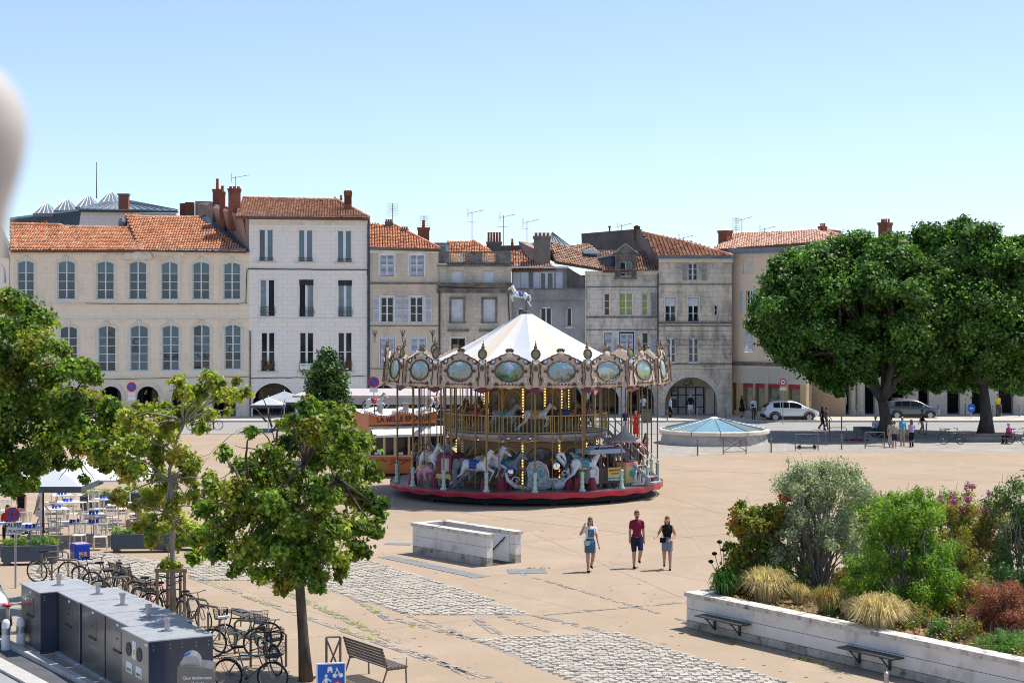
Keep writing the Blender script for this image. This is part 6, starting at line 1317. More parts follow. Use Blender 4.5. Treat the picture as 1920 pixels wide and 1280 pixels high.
def T_maple():
    o = [(0, 0), (.16, .10), (.42, .02), (.34, .26), (.52, .46), (.26, .52), (.22, .78), (0, 1.0), (-.22, .78), (-.26, .52), (-.52, .46), (-.34, .26), (-.42, .02), (-.16, .10)]
    return np.array([(x, y-.1, .10*abs(x)*1.2-.12*y*y) for x, y in o], dtype=np.float32), [tuple(range(len(o)))]
def T_leaf(w_=.32): return np.array([(0, 0, 0), (w_, .5, .06), (0, 1, -.05), (-w_, .5, .06)], dtype=np.float32), [(0, 1, 2), (0, 2, 3)]
TM = T_maple(); TL = T_leaf(); TN = T_leaf(.14); TW = T_leaf(.5)
def leaves(name, P, N, size, m, parent, tpl=TL, var=.3, tint=(.55, 1.45), loc=None, up=.5, kind=None, ct=None):
    """P, N arrays of positions and outward directions; every leaf a little blade"""
    P = np.asarray(P, np.float32); N = np.asarray(N, np.float32); n = len(P); tv, tf = tpl; k = len(tv)
    z = N*1.0+rng.normal(0, .75, (n, 3)); z[:, 2] += up; z /= np.linalg.norm(z, axis=1, keepdims=True)+1e-6
    a = rng.normal(0, 1, (n, 3)); a[:, 2] -= .5; y = a-z*np.sum(a*z, axis=1, keepdims=True); y /= np.linalg.norm(y, axis=1, keepdims=True)+1e-6; x = np.cross(y, z)
    s = size*(1+rng.uniform(-var, var, n))
    V = P[:, None, :]+(x[:, None, :]*tv[None, :, 0, None]+y[:, None, :]*tv[None, :, 1, None]+z[:, None, :]*tv[None, :, 2, None])*s[:, None, None]
    V = V.reshape(-1, 3); me = bpy.data.meshes.new(name); nf = len(tf); L = [len(f) for f in tf]; tot = sum(L)
    me.vertices.add(n*k); me.vertices.foreach_set('co', V.ravel().astype(np.float32)); me.loops.add(n*tot); me.polygons.add(n*nf)
    base = np.concatenate([np.array(f) for f in tf]); me.loops.foreach_set('vertex_index', (np.arange(n)[:, None]*k+base[None, :]).ravel().astype(np.int32))
    st = np.cumsum([0]+L[:-1]); me.polygons.foreach_set('loop_start', (np.arange(n)[:, None]*tot+st[None, :]).ravel().astype(np.int32))
    try: me.polygons.foreach_set('loop_total', np.tile(np.array(L, np.int32), n))
    except Exception: pass
    me.update(calc_edges=True); me.materials.append(m)
    t = rng.uniform(tint[0], tint[1], n)*(1 if ct is None else ct); t2 = rng.uniform(.85, 1.2, n); c = np.stack([t*t2, t, t*.9, np.ones(n)], 1); c = np.repeat(c, k, axis=0).astype(np.float32)
    at = me.color_attributes.new('tint', 'FLOAT_COLOR', 'POINT'); at.data.foreach_set('color', c.ravel())
    o = linkmesh(name, me, parent); 
    if loc is not None: o.location = loc
    if kind: o['kind'] = kind
    return o
def clump(c, r, n, flat=.8, shell=.55):
    d = rng.normal(0, 1, (n, 3)); d /= np.linalg.norm(d, axis=1, keepdims=True); rr = r*(shell+(1-shell)*rng.uniform(0, 1, n)**.6)[:, None]
    rr = rr*(1+rng.normal(0, .12, (n, 1))); return np.array(c)+d*rr*np.array([1, 1, flat]), d
def branch(q, a, b, r0, r1, sag=.1, n=6, side=5):
    a, b = Vector(a), Vector(b); L_ = (b-a).length; P = []
    for i in range(n+1):
        t = i/n; p = a.lerp(b, t)+Vector((0, 0, sag*L_*math.sin(PI*t)))+Vector([random.uniform(-1, 1)*L_*.03*(0 < i < n) for _ in range(3)]); P.append(p)
    q.tube(P, [r0+(r1-r0)*i/n for i in range(n+1)], side)
def tree(name, label, base, trunk, cl, leafm, size, dens, barkm, tpl=TL, group=None, r0=.15, tint=(.5, 1.4), fork=None, bare=(), up=.5, flat=.8, lm2=None, shell=.55):
    """base world point; trunk list of world points; cl list of (world centre, radius)"""
    base = Vector(base); r = empty(name, base, 0, label, 'tree', group); q = MB(); T = [Vector(p)-base for p in trunk]; k = len(T)
    q.tube(T, [r0*(1.25 if i == 0 else 1-.45*i/(k-1)) for i in range(k)], 10); q.build('trunk', barkm, r, smooth=True)
    q = MB(); fork = [Vector(f)-base for f in (fork or [trunk[-1]])]; P = []; N = []; rr = r0*.55
    for c, rad in cl:
        c = Vector(c)-base; f = min(fork, key=lambda v: (v-c).length+random.uniform(0, .6)); branch(q, f, c, rr*.62, rr*.16, .08)
        for _ in range(4): d = Vector((random.gauss(0, 1), random.gauss(0, 1), random.gauss(.2, .8))).normalized()*rad*.85; branch(q, c, c+d, rr*.18, rr*.05, .05, 3, 4)
        n = int(dens*rad*rad*.55); p_, n_ = clump(c, rad*1.05, n, flat, .05); P.append(p_); N.append(n_)
        for _ in range(5):
            o_ = Vector((random.gauss(0, 1), random.gauss(0, 1), random.gauss(0, .9))).normalized()*rad*random.uniform(.35, .95); r2 = rad*random.uniform(.35, .65)
            p_, n_ = clump(c+o_, r2, int(dens*rad*rad*.19), flat, shell*.4); P.append(p_); N.append(n_*.6+np.array(o_.normalized())*.5)
    for a, b in bare: branch(q, Vector(a)-base, Vector(b)-base, rr*.35, rr*.06, .05, 6, 5)
    for f in fork:
        if (f-T[-1]).length > .05: branch(q, T[-1], f, r0*.5, rr*.7, .03)
    q.build('branches', barkm, r, smooth=True, fix=False)
    ct = np.concatenate([np.full(len(p_), random.choice((.62, .8, 1., 1.15, 1.35))) for p_ in P]); P = np.concatenate(P); N = np.concatenate(N); o = leaves('crown', P, N, size, leafm, r, tpl, .35, tint, up=up, ct=ct)
    return r
def pc(lst, Y, jit=.8): return [(A(x, y, Y+random.uniform(-jit, jit)), rp*Y/F) for x, y, rp in lst]
# two big round trees on the right
def bigtree(label, px, py, cx, cy, rx, ry, Yc, seed, zt, limbs, more=()):
    random.seed(seed); b0 = G(px, py); C0 = A(cx, cy, Yc); RX, RZ = rx*Yc/F, ry*Yc/F; cl = []
    for i in range(270):
        d = Vector((random.gauss(0, 1), random.gauss(0, 1), random.gauss(.12, .9))).normalized(); k = random.uniform(.74, .95) if i % 5 else random.uniform(.3, .65)
        lump = 1+.07*math.sin(d.x*7+seed)*math.cos(d.z*8+seed*2)+random.uniform(-.07, .05)
        p = C0+Vector((d.x*RX*k*lump, d.y*RX*.88*k*lump, d.z*RZ*k*lump*(1 if d.z > 0 else .96))); cl.append((p, random.choice((.55, .8, 1.1, 1.35))))
    cl += pc(more, Yc, 3)
    return tree('round_tree', label, b0, [b0, b0+Vector((.05, 0, 1.2)), b0+Vector((limbs[0], 0, zt))], cl, MAT['leaf_dark'], .20, 800, MAT['bark_dark'], TW, 'big trees on the right', .52, (.4, 1.5),
                fork=[b0+Vector(v) for v in limbs[1]], shell=.35)
bigtree('wide dome shaped dark green tree with forked trunk, left of the two big trees', 1660, 820, 1608, 584, 194, 152, 118, 5, 2.4, (-.2, [(-3, 0, 5.5), (-1.2, .6, 6.5), (.8, -.5, 6.5), (2.4, .3, 5.6), (0, 1, 7)]))
bigtree('broad dark green tree with single straight trunk, at the right edge', 1848, 818, 1822, 586, 184, 168, 119, 9, 3.4, (-.15, [(-2.6, 0, 6), (-.6, .8, 7), (1.5, -.6, 7), (3.2, .3, 6)]), [(1705, 478, 34), (1725, 455, 34), (1690, 505, 34), (1670, 480, 30), (1745, 440, 30), (1700, 540, 40), (1720, 500, 36), (1680, 590, 40), (1700, 650, 40), (1720, 700, 36), (1700, 720, 26)])
random.seed(21)
# maples on the near left
Y = 49.5
tree('maple_tree', 'dense green maple leaning in from the left edge over the café terrace', G(-70, 1125), [G(-70, 1125), A(-60, 950, Y), A(-40, 850, Y)], pc(
    [(15, 568, 32), (50, 578, 30), (78, 600, 32), (30, 615, 36), (65, 645, 38), (0, 660, 36), (110, 652, 22), (30, 700, 40), (85, 700, 38), (135, 690, 28), (165, 700, 26), (0, 745, 40), (55, 755, 42), (115, 755, 40), (170, 752, 34), (205, 770, 28), (225, 800, 24), (250, 782, 24), (258, 830, 26), (240, 872, 24), (275, 805, 20), (200, 870, 24), (180, 850, 26),
     (20, 805, 42), (85, 812, 42), (145, 815, 36), (190, 815, 30), (10, 860, 38), (60, 865, 34), (105, 860, 22), (20, 905, 28), (60, 905, 18), (140, 870, 14), (160, 895, 12), (215, 850, 20), (-30, 700, 50), (-40, 800, 60), (-30, 880, 40)], Y, 1.4), MAT['leaf_maple'], .112, 3300, MAT['bark'], TM, 'maples by the parking street', .14,
     fork=[A(-20, 800, Y), A(40, 760, Y), A(60, 690, Y), A(120, 790, Y), A(10, 860, Y)], bare=[(A(120, 830, Y), A(180, 905, Y)), (A(150, 850, Y), A(110, 900, Y))], tint=(.45, 1.6))
Y = 46.3
tree('maple_tree', 'thin staked young maple with sparse yellowing leaves and long bare twigs', G(325, 1162), [G(325, 1162), A(323, 1060, Y), A(325, 960, Y), A(318, 880, Y)], pc(
    [(345, 735, 22), (330, 712, 14), (395, 712, 24), (375, 735, 20), (440, 742, 18), (410, 745, 14), (462, 735, 12), (300, 765, 22), (335, 780, 26), (275, 800, 24), (310, 815, 28), (250, 830, 24), (290, 850, 28), (340, 850, 26), (375, 800, 18), (262, 880, 24), (305, 895, 28), (350, 890, 22), (285, 935, 26), (330, 945, 26), (365, 925, 18),
     (225, 815, 24), (262, 770, 20), (240, 890, 24), (225, 930, 20), (265, 985, 22), (385, 950, 24), (395, 900, 18), (400, 990, 20), (320, 1055, 18), (375, 1040, 16), (365, 760, 22), (310, 790, 26), (355, 870, 26), (420, 735, 20), (445, 715, 12), (300, 980, 26), (345, 985, 24), (285, 1010, 16), (330, 1020, 18), (395, 775, 13), (240, 780, 20), (220, 850, 18), (360, 1010, 16), (255, 950, 14), (430, 770, 10)], Y, .9), MAT['leaf_yellow'], .105, 2100, MAT['bark_grey'], TM, 'maples by the parking street', .085,
     fork=[A(320, 900, Y), A(330, 850, Y), A(310, 960, Y), A(345, 790, Y)], bare=[(A(325, 960, Y), A(400, 850, Y)), (A(330, 900, Y), A(420, 830, Y)), (A(400, 850, Y), A(455, 800, Y)), (A(322, 1030, Y), A(250, 1000, Y)), (A(360, 790, Y), A(470, 760, Y))], tint=(.6, 1.5))
Y = 38.7
tree('maple_tree', 'bushy young maple with a straight brown trunk in the left foreground', G(574, 1276), [G(574, 1276), A(569, 1200, Y), A(563, 1110, Y), A(560, 1040, Y), A(556, 960, Y)], pc(
    [(575, 762, 24), (610, 775, 26), (645, 775, 22), (545, 790, 22), (590, 805, 34), (640, 810, 36), (680, 830, 26), (550, 835, 36), (505, 850, 30), (600, 850, 40), (655, 865, 36), (695, 880, 24), (460, 875, 30), (420, 850, 20), (500, 895, 38), (555, 905, 42), (615, 915, 42), (670, 925, 36), (705, 945, 24), (445, 925, 38), (400, 915, 26), (385, 955, 28),
     (430, 975, 38), (490, 960, 40), (545, 970, 42), (600, 980, 42), (655, 985, 38), (700, 990, 24), (375, 1005, 26), (415, 1025, 34), (365, 1045, 20), (465, 1030, 38), (520, 1035, 40), (575, 1035, 38), (630, 1040, 34), (675, 1030, 26), (490, 1075, 26), (545, 1080, 28), (595, 1075, 24), (640, 1070, 16), (445, 1060, 20), (470, 810, 14), (715, 965, 16)], Y, 1.3)+pc([(556, 985, 34), (535, 1030, 34), (585, 1030, 34), (558, 1075, 30), (530, 1095, 22), (595, 1090, 22), (500, 1005, 32), (625, 990, 34), (600, 940, 34), (520, 940, 34)], 37.3, .3),
     MAT['leaf_maple'], .10, 2700, MAT['bark'], TM, 'maples by the parking street', .135, fork=[A(556, 980, Y), A(500, 960, Y), A(600, 930, Y), A(520, 900, Y), A(570, 870, Y), A(630, 900, Y), A(460, 930, Y)],
     bare=[(A(530, 900, Y), A(505, 765, Y)), (A(525, 850, Y), A(475, 800, Y)), (A(518, 830, Y), A(535, 745, Y)), (A(520, 860, Y), A(440, 835, Y)), (A(515, 870, Y), A(400, 900, Y)), (A(510, 800, Y), A(490, 735, Y)), (A(525, 880, Y), A(570, 790, Y)), (A(500, 790, Y), A(470, 760, Y)), (A(508, 810, Y), A(555, 770, Y))], tint=(.42, 1.65), lm2=None)
# evergreen in the middle distance
Y = 96.; cl = []
for i in range(110):
    t = random.random()**.75; a = random.uniform(0, 2*PI); yy = 660+t*150; rr = (5+48*t**.75)*random.uniform(.5, 1.05); cl.append((A(613+rr*math.cos(a), yy, Y+rr*math.sin(a)*Y/F), random.uniform(.32, .6)))
tree('evergreen_tree', 'dark conical evergreen with small glossy leaves in front of the white house', G(613, 868), [G(613, 868), A(613, 760, Y), A(613, 665, Y)], cl, MAT['leaf_ever'], .15, 750, MAT['bark_dark'], TL, None, .1, (.5, 1.6), fork=[A(613, 700, Y), A(613, 740, Y), A(613, 780, Y)])
# ------------------------------------------------------------ planter bed with its walls
P0 = G(1287, 1176); ang1 = math.atan2(E1.y, E1.x); HW = .92; LP = 15.0; DP = 11.0
mat('wall_panel', (.74, .72, .68), (.66, .64, .60), 1.2, rough=.8, bump=.006, bscale=12, col3=(.50, .47, .41), scale3=1.4, detail=7); mat('wall_foot', (.54, .50, .43), (.34, .31, .26), 2.2, rough=.9, bump=.008, bscale=12, col3=(.16, .15, .11), scale3=3.)
mat('coping', (.66, .63, .58), (.46, .43, .39), 4, rough=.9, bump=.008, bscale=14, col3=(.14, .13, .12), scale3=3.5, stretch=(1, 1, .6)); mat('coping_edge', (.42, .39, .34), (.16, .15, .13), 9, rough=.95, stretch=(2.5, 2.5, .5))
pw = empty('planter_wall', P0, ang1, 'long white stone retaining wall of the raised planting bed', 'wall')
def pl(x): return x
X_ = [0, .3, 6.1, 11.0, LP]
for i in range(4):
    a, c = X_[i]+.006, X_[i+1]-.006
    for (za, zb, m_) in ((.012, .20, 'wall_foot'), (.212, .50, 'wall_panel'), (.512, .80, 'wall_panel')):
        q = MB(); q.b2(a, c, 0, .14, za, zb); q.build('wall_slab', MAT[m_], pw, bevel=.004)
k = 0.
while k < LP: q = MB(); q.b2(k-.04+.004, min(k+1.9, LP)-.044, -.05, .40, .81, HW); q.build('coping_stone', MAT['coping'], pw, bevel=.006); k += 1.9
for i in range(5):
    a = .14+i*2.1
    for (za, zb) in ((.012, .39), (.402, .80)): q = MB(); q.b2(0, .14, a+.006, a+2.09, za, zb); q.build('wall_slab', MAT['wall_panel'], pw)
    q = MB(); q.b2(-.05, .36, a+.27, a+2.36, .812, HW-.003); q.build('coping_stone', MAT['coping'], pw)
q = MB(); q.b2(.1, LP, .15, DP, 0, .78); q.build('soil', mat('mulch', (.16, .10, .06), (.30, .19, .10), 9, rough=.95, bump=.04, bscale=16, col3=(.40, .28, .14), scale3=7), pw)
def pbench(px0, px1, py, label):
    p = G(px0, py, .46); t0 = (p-P0).dot(E1); q_ = G(px1, py+20, .46); r = empty('wall_bench', P0+E1*t0, ang1, label, 'bench', 'benches fixed to the planting bed wall'); L_ = 1.75
    for j in range(3): q = MB(); q.b2(0, L_, -.38+j*.125, -.275+j*.125, .44, .475); q.build('seat_slat', MAT['iron'], r)
    for x in (.35, 1.3):
        q = MB(); q.b2(x, x+.05, -.34, -.01, .40, .438); q.b2(x+.002, x+.048, -.06, -.011, .12, .40); q.tube([(x+.025, -.04, .14), (x+.025, -.3, .41)], .018, 5); q.build('bracket', MAT['iron'], r)
pbench(1312, 1420, 1152, 'dark wall bench near the corner of the planting bed'); pbench(1572, 1700, 1212, 'dark wall bench below the pale dry grass clump')
HB = .80
def shrub(name, label, px, py, rxp, htop, leafm, size, dens, tpl=TL, n=22, stems=8, stemm='bark_grey', group=None, tint=(.5, 1.5), low=.15, r_=(.16, .34), extra=None, lean=0):
    b0 = G(px, py, HB); s = b0.y/F; RX = rxp*s*1.3; H_ = (py-htop)*s*1.06; n = int(n*2.2); low = max(.04, low*.8); r = empty(name, b0, 0, label, 'shrub', group); q = MB(); P = []; N = []; cs = []
    for i in range(n):
        a = random.uniform(0, 2*PI); t = random.uniform(low, 1); w_ = math.sin(min(1, t*1.15+.12)*PI)**.5 if t < .8 else math.sqrt(max(0, 1-((t-.55)/.52)**2)); k = RX*max(.15, w_)*random.uniform(.35, .95); rad = random.uniform(*r_)
        k *= 1.25 if i % 7 == 0 else 1; c = Vector((math.cos(a)*k+lean*t, math.sin(a)*k*.9, max(rad*.6, H_*t*(1.1 if i % 9 == 0 else 1)-rad*.7))); rad *= .6 if (i % 7 == 0 or i % 9 == 0) else 1; cs.append((c, rad)); p_, n_ = clump(c, rad, int(dens*1.25*rad*rad), .95, .2); P.append(p_); N.append(n_)
    for i in range(stems):
        a = random.uniform(0, 2*PI); s0 = Vector((math.cos(a)*RX*.12, math.sin(a)*RX*.12, 0))
        for c, rad in random.sample(cs, min(len(cs), 4)): branch(q, s0, c, .026, .006, .12, 6, 5)
    for i in range(n//2): c, rad = random.choice(cs); branch(q, c, c+Vector((random.uniform(-.2, .2), random.uniform(-.2, .2), rad+random.uniform(.05, .25))), .008, .003, 0, 3, 4)
    q.build('stems', MAT[stemm], r, fix=False); leaves('foliage', np.concatenate(P), np.concatenate(N), size*1.1, MAT[leafm], r, tpl, .35, tint, up=.4)
    if extra:
        m_, cnt, z0, z1, sz = extra; P = []; N = []; top = sorted(cs, key=lambda e: -e[0].z)[:max(5, n//3)]
        for i in range(cnt): c, rad = random.choice(top); p_, n_ = clump(c+Vector((random.uniform(-.14, .14), random.uniform(-.25, 0), rad*1.0+.06)), .11, 60, 1., .1); P.append(p_); N.append(n_)
        leaves('blossom', np.concatenate(P), np.concatenate(N), sz, MAT[m_], r, TW, .3, (.6, 1.4))
    return r
random.seed(3)
shrub('bronze_shrub', 'bushy shrub with bronze and green leaves at the left end of the bed', 1420, 1106, 56, 952, 'leaf_bronze', .085, 3000, n=30, tpl=TW)
shrub('silver_shrub', 'tall silvery grey leaved shrub with twisting grey branches in the bed', 1540, 1105, 92, 872, 'leaf_silver', .060, 3300, n=58, stems=16, low=.34, r_=(.18, .36))
shrub('red_flowered_shrub', 'low shrub topped with crimson blossom behind the silvery shrub', 1505, 1094, 48, 912, 'leaf_green', .06, 2200, n=14, extra=('petal_pink', 26, 0, 1, .07))
shrub('glossy_shrub', 'large bright green small leaved shrub in the middle of the bed', 1693, 1150, 88, 935, 'leaf_green', .062, 3800, n=62, stems=12, low=.12)
shrub('glossy_shrub', 'green shrub behind the rust tinged one, between silvery and rusty shrubs', 1640, 1080, 60, 930, 'leaf_green', .058, 2600, n=26, low=.3)
shrub('purple_flowered_shrub', 'tall rust and green shrub with purple blossom at its top', 1815, 1105, 74, 940, 'leaf_rust', .060, 3000, n=44, extra=('petal_purple', 26, 0, 1, .055), low=.15)
shrub('narrow_leaved_shrub', 'tall dark shrub with drooping narrow leaves at the right edge of the bed', 1915, 1120, 58, 905, 'leaf_ever', .11, 1500, TN, n=36, low=.1, tint=(.7, 1.9))
shrub('barberry', 'rounded red brown barberry bush near the right edge of the bed', 1885, 1182, 58, 1095, 'leaf_red', .040, 5200, n=48, r_=(.14, .26), low=.1)
shrub('juniper', 'low bright green juniper spilling over the wall at the right edge', 1890, 1218, 56, 1184, 'leaf_juniper', .05, 6000, TN, n=34, r_=(.10, .18), low=.1, stems=3)
shrub('fern', 'small light green fern between the dry grass and the barberry', 1762, 1192, 22, 1158, 'leaf_juniper', .06, 4200, TN, n=12, r_=(.08, .14), low=.1, stems=3)
shrub('brown_undergrowth', 'low brown leafy undergrowth below the bright green shrub', 1700, 1172, 60, 1130, 'leaf_rust', .045, 3600, n=26, r_=(.10, .18), low=.05, stems=4)
shrub('brown_undergrowth', 'low olive undergrowth right of the fern in front of the barberry', 1805, 1196, 40, 1160, 'leaf_bronze', .045, 3200, n=16, r_=(.08, .15), low=.05, stems=4)
for a in (('low leafy filler shrub along the left side of the bed', 1385, 1113, 40, 1068, 'leaf_bronze'), ('low green filler shrub between bronze and silvery shrubs', 1470, 1112, 44, 1050, 'leaf_green'), ('olive filler shrub at the foot of the silvery shrub', 1590, 1118, 50, 1060, 'leaf_rust'), ('green filler shrub right of the silvery shrub', 1632, 1128, 44, 1040, 'leaf_green'),
          ('dense green filler shrub between the glossy and purple flowered shrubs', 1762, 1138, 46, 1010, 'leaf_green'), ('rusty filler shrub below the purple blossom', 1815, 1150, 50, 1075, 'leaf_rust'), ('dark filler shrub behind the barberry', 1905, 1140, 56, 1060, 'leaf_ever'), ('tall loose green shrub left of the purple blossom', 1752, 1092, 62, 925, 'leaf_green'), ('tall rusty green shrub right of the purple blossom', 1868, 1108, 66, 938, 'leaf_rust'), ('olive shrub in front of the purple flowered shrub', 1790, 1128, 60, 990, 'leaf_bronze')):
    shrub('filler_shrub', a[0], a[1], a[2], a[3], a[4], a[5], .055, 2600, n=18, low=.06, stems=4, r_=(.14, .28))
def grass(name, label, px, py, rp, hp, m, n, wdt=.012, droop=1., cat='grass', group=None, zb=HB, seedh=False, stiff=.0):
    b0 = G(px, py, zb); s = b0.y/F; RX = rp*s; H_ = hp*s; r = empty(name, b0, 0, label, cat, group); q = MB()
    for i in range(n):
        a = random.uniform(0, 2*PI); L_ = H_*random.uniform(.7, 1.25); rad = RX*random.uniform(.15, 1.)*droop; d = Vector((math.cos(a), math.sin(a), 0)); s0 = d*RX*.45*random.random(); t = random.uniform(.55, 1.45); q.col = (t, t*random.uniform(.94, 1.04), t*.95)
        w_ = Vector((-d.y, d.x, 0))*wdt*.5; k_ = random.uniform(.2, 1.); A1 = s0+d*rad*.25*k_+Vector((0, 0, L_*.55)); A2 = s0+d*rad*.75*k_+Vector((0, 0, L_*(.98-.3*k_)+stiff)); A3 = s0+d*rad*1.2*k_+Vector((0, 0, L_*(1.05-.75*k_+stiff)))
        q.add([s0-w_, s0+w_, A1+w_, A1-w_, A2+w_*.8, A2-w_*.8, A3], [(0, 1, 2, 3), (3, 2, 4, 5), (5, 4, 6)])
    q.build('blades', MAT[m], r, vcol=True, fix=False); return r
gg = 'dry grass clumps in the planting bed'
grass('dry_grass', 'dry straw grass clump right of the dark strap leaved plant', 1438, 1128, 52, 62, 'straw', 1500, .016, 1., group=gg)
grass('dry_grass', 'brightest straw coloured grass clump hanging over the wall', 1648, 1182, 58, 66, 'straw', 2000, .016, 1.1, group=gg)
grass('dry_grass', 'olive and straw grass clump between the two pale clumps', 1555, 1152, 46, 52, 'leaf_rust', 1200, .014, 1., group=gg)
grass('dry_grass', 'small straw grass tuft under the bright green shrub', 1600, 1160, 34, 40, 'straw', 700, .014, 1., group=gg)
grass('dry_grass', 'small dry tuft beside the bronze shrub foot', 1497, 1130, 26, 36, 'straw', 600, .013, 1., group=gg)
ag = grass('strap_leaved_plant', 'dark green strap leaved plant with tall seed heads at the wall corner', 1358, 1122, 34, 44, 'strap', 260, .045, 1., 'plant', stiff=.1)
for (dx, h) in ((-.25, 1.15), (-.12, 1.45), (-.02, 1.25), (-.34, .95)): q = MB(); q.tube([(0, 0, .3), (dx*.6, 0, h*.7), (dx, 0, h)], .008, 4); q.ell((dx, 0, h), (.07, .07, .05), 8, 5); q.build('seed_head', MAT['leaf_green'], ag)
st_ = empty('tall_stalk', G(1492, 1075, HB), 0, 'thin bare stalk with small leafy heads rising above the silvery shrub', 'plant'); q = MB(); s = st_.location.y/F; q.tube([(0, 0, 0), (-.1, 0, 1.6), (-14*s, 0, 205*s)], .012, 5); q.tube([(-.12, 0, 2.4), (.0, 0, 2.75)], .008, 4); q.build('stalk', MAT['bark_grey'], st_)
P, N = [], []
for c in ((-14*s, 0, 212*s), (-.02, 0, 2.8), (-.2, 0, 2.75), (-.15, 0, 2.2)): a, b = clump(c, .10, 60, 1, .1); P.append(a); N.append(b)
leaves('stalk_leaves', np.concatenate(P), np.concatenate(N), .05, MAT['leaf_silver'], st_)
# leaf litter and low dead growth over the whole bed
n_ = 15000; t_ = rng.uniform(.4, LP-.3, n_); s_ = rng.uniform(.45, 7., n_)**1.0; hz_ = np.abs(rng.normal(0, .07, n_))*(1+np.sin(t_*3)*np.cos(s_*2.3))
P_ = np.array(P0)[None, :]+np.array(E1)[None, :]*t_[:, None]+np.array(E2)[None, :]*s_[:, None]; P_[:, 2] = .79+hz_
o = leaves('bed_litter', P_, np.tile(np.array([[0, 0, 1.]]), (n_, 1)), .085, mat('dead_leaf', (.34, .22, .11), (.20, .17, .07), 2.5, rough=.9, vcol=True), None, TL, .4, (.4, 1.5)); tag(o, 'brown leaf litter and low dead growth covering the planting bed', 'ground cover', kind='stuff')
# fallen litter and weeds
q = MB()
for (a, c, n) in (((360, 1082), (800, 1235), 150), ((480, 1085), (900, 1275), 260), ((610, 1085), (740, 1168), 40), ((1000, 1228), (760, 1170), 30), ((955, 1064), (1026, 1066), 50), ((775, 1050), (800, 1056), 20), ((1240, 1021), (1262, 1019), 14), ((1470, 1010), (1510, 1008), 10), ((1290, 1180), (1700, 1286), 160), ((355, 1078), (430, 1072), 80), ((300, 1150), (380, 1120), 60), ((1235, 838), (1440, 842), 60)):
    p, k = G(*a), G(*c); pts_ = [random.random() for _ in range(6)]
    for i in range(n//2):
        t = min(max(random.choice(pts_)+random.gauss(0, .06), 0), 1); o = p.lerp(k, t)+Vector((random.gauss(0, .07), random.gauss(0, .07), 0))
        for j in range(3):
            an = random.uniform(0, 2*PI); d = Vector((math.cos(an), math.sin(an), 0)); L_ = random.uniform(.04, .10); q.col = (random.uniform(.8, 2.2), random.uniform(.8, 1.5), .8); q.add([o-d.yxz*.0+Vector((d.y, -d.x, 0))*.012, o-Vector((d.y, -d.x, 0))*.012, o+d*L_+Vector((0, 0, L_*.8))], [(0, 1, 2)])
o = q.build('weeds', MAT['leaf_green'], vcol=True, fix=False); tag(o, 'small tufts of weeds growing in the paving joints', 'weeds', kind='stuff')
# ------------------------------------------------------------ street furniture
mat('steel', (.42, .42, .43), (.34, .34, .35), 6, rough=.35, metal=.7); mat('bin_steel', (.17, .16, .155), (.20, .19, .18), 1.5, rough=.28, metal=.6, coat=.2); mat('bin_top', (.42, .44, .47), (.34, .36, .39), 2, rough=.4, metal=.1); mat('bin_blue', (.02, .03, .06), (.03, .045, .08), 1, rough=.25, coat=.4)
mat('rack_brown', (.20, .17, .145), (.14, .12, .10), 6, rough=.5, metal=.3); mat('wood_grey', (.27, .22, .175), (.20, .165, .13), 6, rough=.85, stretch=(1, 6, 6)); mat('stake', (.36, .25, .16), (.28, .19, .12), 6, rough=.9); mat('sign_blue', (.0, .10, .46), rough=.35); mat('sign_red', (.60, .02, .03), rough=.35)
mat('rubber', (.02, .02, .02), rough=.8); mat('cafe_white', (.78, .72, .64), (.70, .64, .56), 4, rough=.6); mat('blue_glass', (.01, .07, .55), rough=.1, coat=.5); mat('planter_blue', (.055, .075, .10), (.075, .095, .12), 3, rough=.6); mat('orange_pnl', (.60, .20, .07), (.50, .17, .06), 3, rough=.5); mat('cream', (.66, .52, .32), (.60, .47, .30), 3, rough=.6)
def bollard(px, py, label, h=.95, grp='grey steel bollards', m='rack_brown', r=.045):
    p = G(px, py); p.z = .12 if p.y > 132.8 else 0; o = empty('bollard', p, 0, label, 'bollard', grp); q = MB(); q.lathe([(r, 0), (r, h-.12), (r*1.1, h-.1), (r*1.1, h-.03), (r*.6, h), (0, h)], n=10); q.build('post', MAT[m], o); q = MB(); q.lathe([(r*1.13, h-.2), (r*1.13, h-.14)], n=10); q.build('band', MAT['steel'], o)
for a in ((1251, 791, 'bollard left of the cash machine arch'), (1307, 790, 'bollard in front of the glass cone, before the arch'), (1361, 790, 'bollard at the right foot of the round arch'), (1308, 854, 'bollard left of the cross braced barrier by the glass skylight'), (1446, 848, 'bollard right of the glass skylight in full sun'),
          (1578, 843, 'bollard at the edge of the tree shade, left of the waiting group'), (1548, 834, 'bollard right of the barrier with the scooter'), (1759, 783, 'bollard in front of the grey car bonnet'), (1810, 781, 'bollard left of the round blue arrow sign'), (1861, 786, 'bollard left of the person in yellow'),
          (1877, 783, 'bollard right of the person in yellow'), (1607, 784, 'bollard left of the white sandwich board'), (1737, 821, 'bollard in the shade right of the striding woman'), (1911, 784, 'bollard at the far right edge by the arcade'), (1555, 812, 'short bollard beside the woman in black'), (1578, 806, 'bollard at the road edge under the round tree'), (400, 806, 'bollard on the road edge seen between the maples'), (360, 812, 'bollard behind the thin staked maple')): bollard(*a)
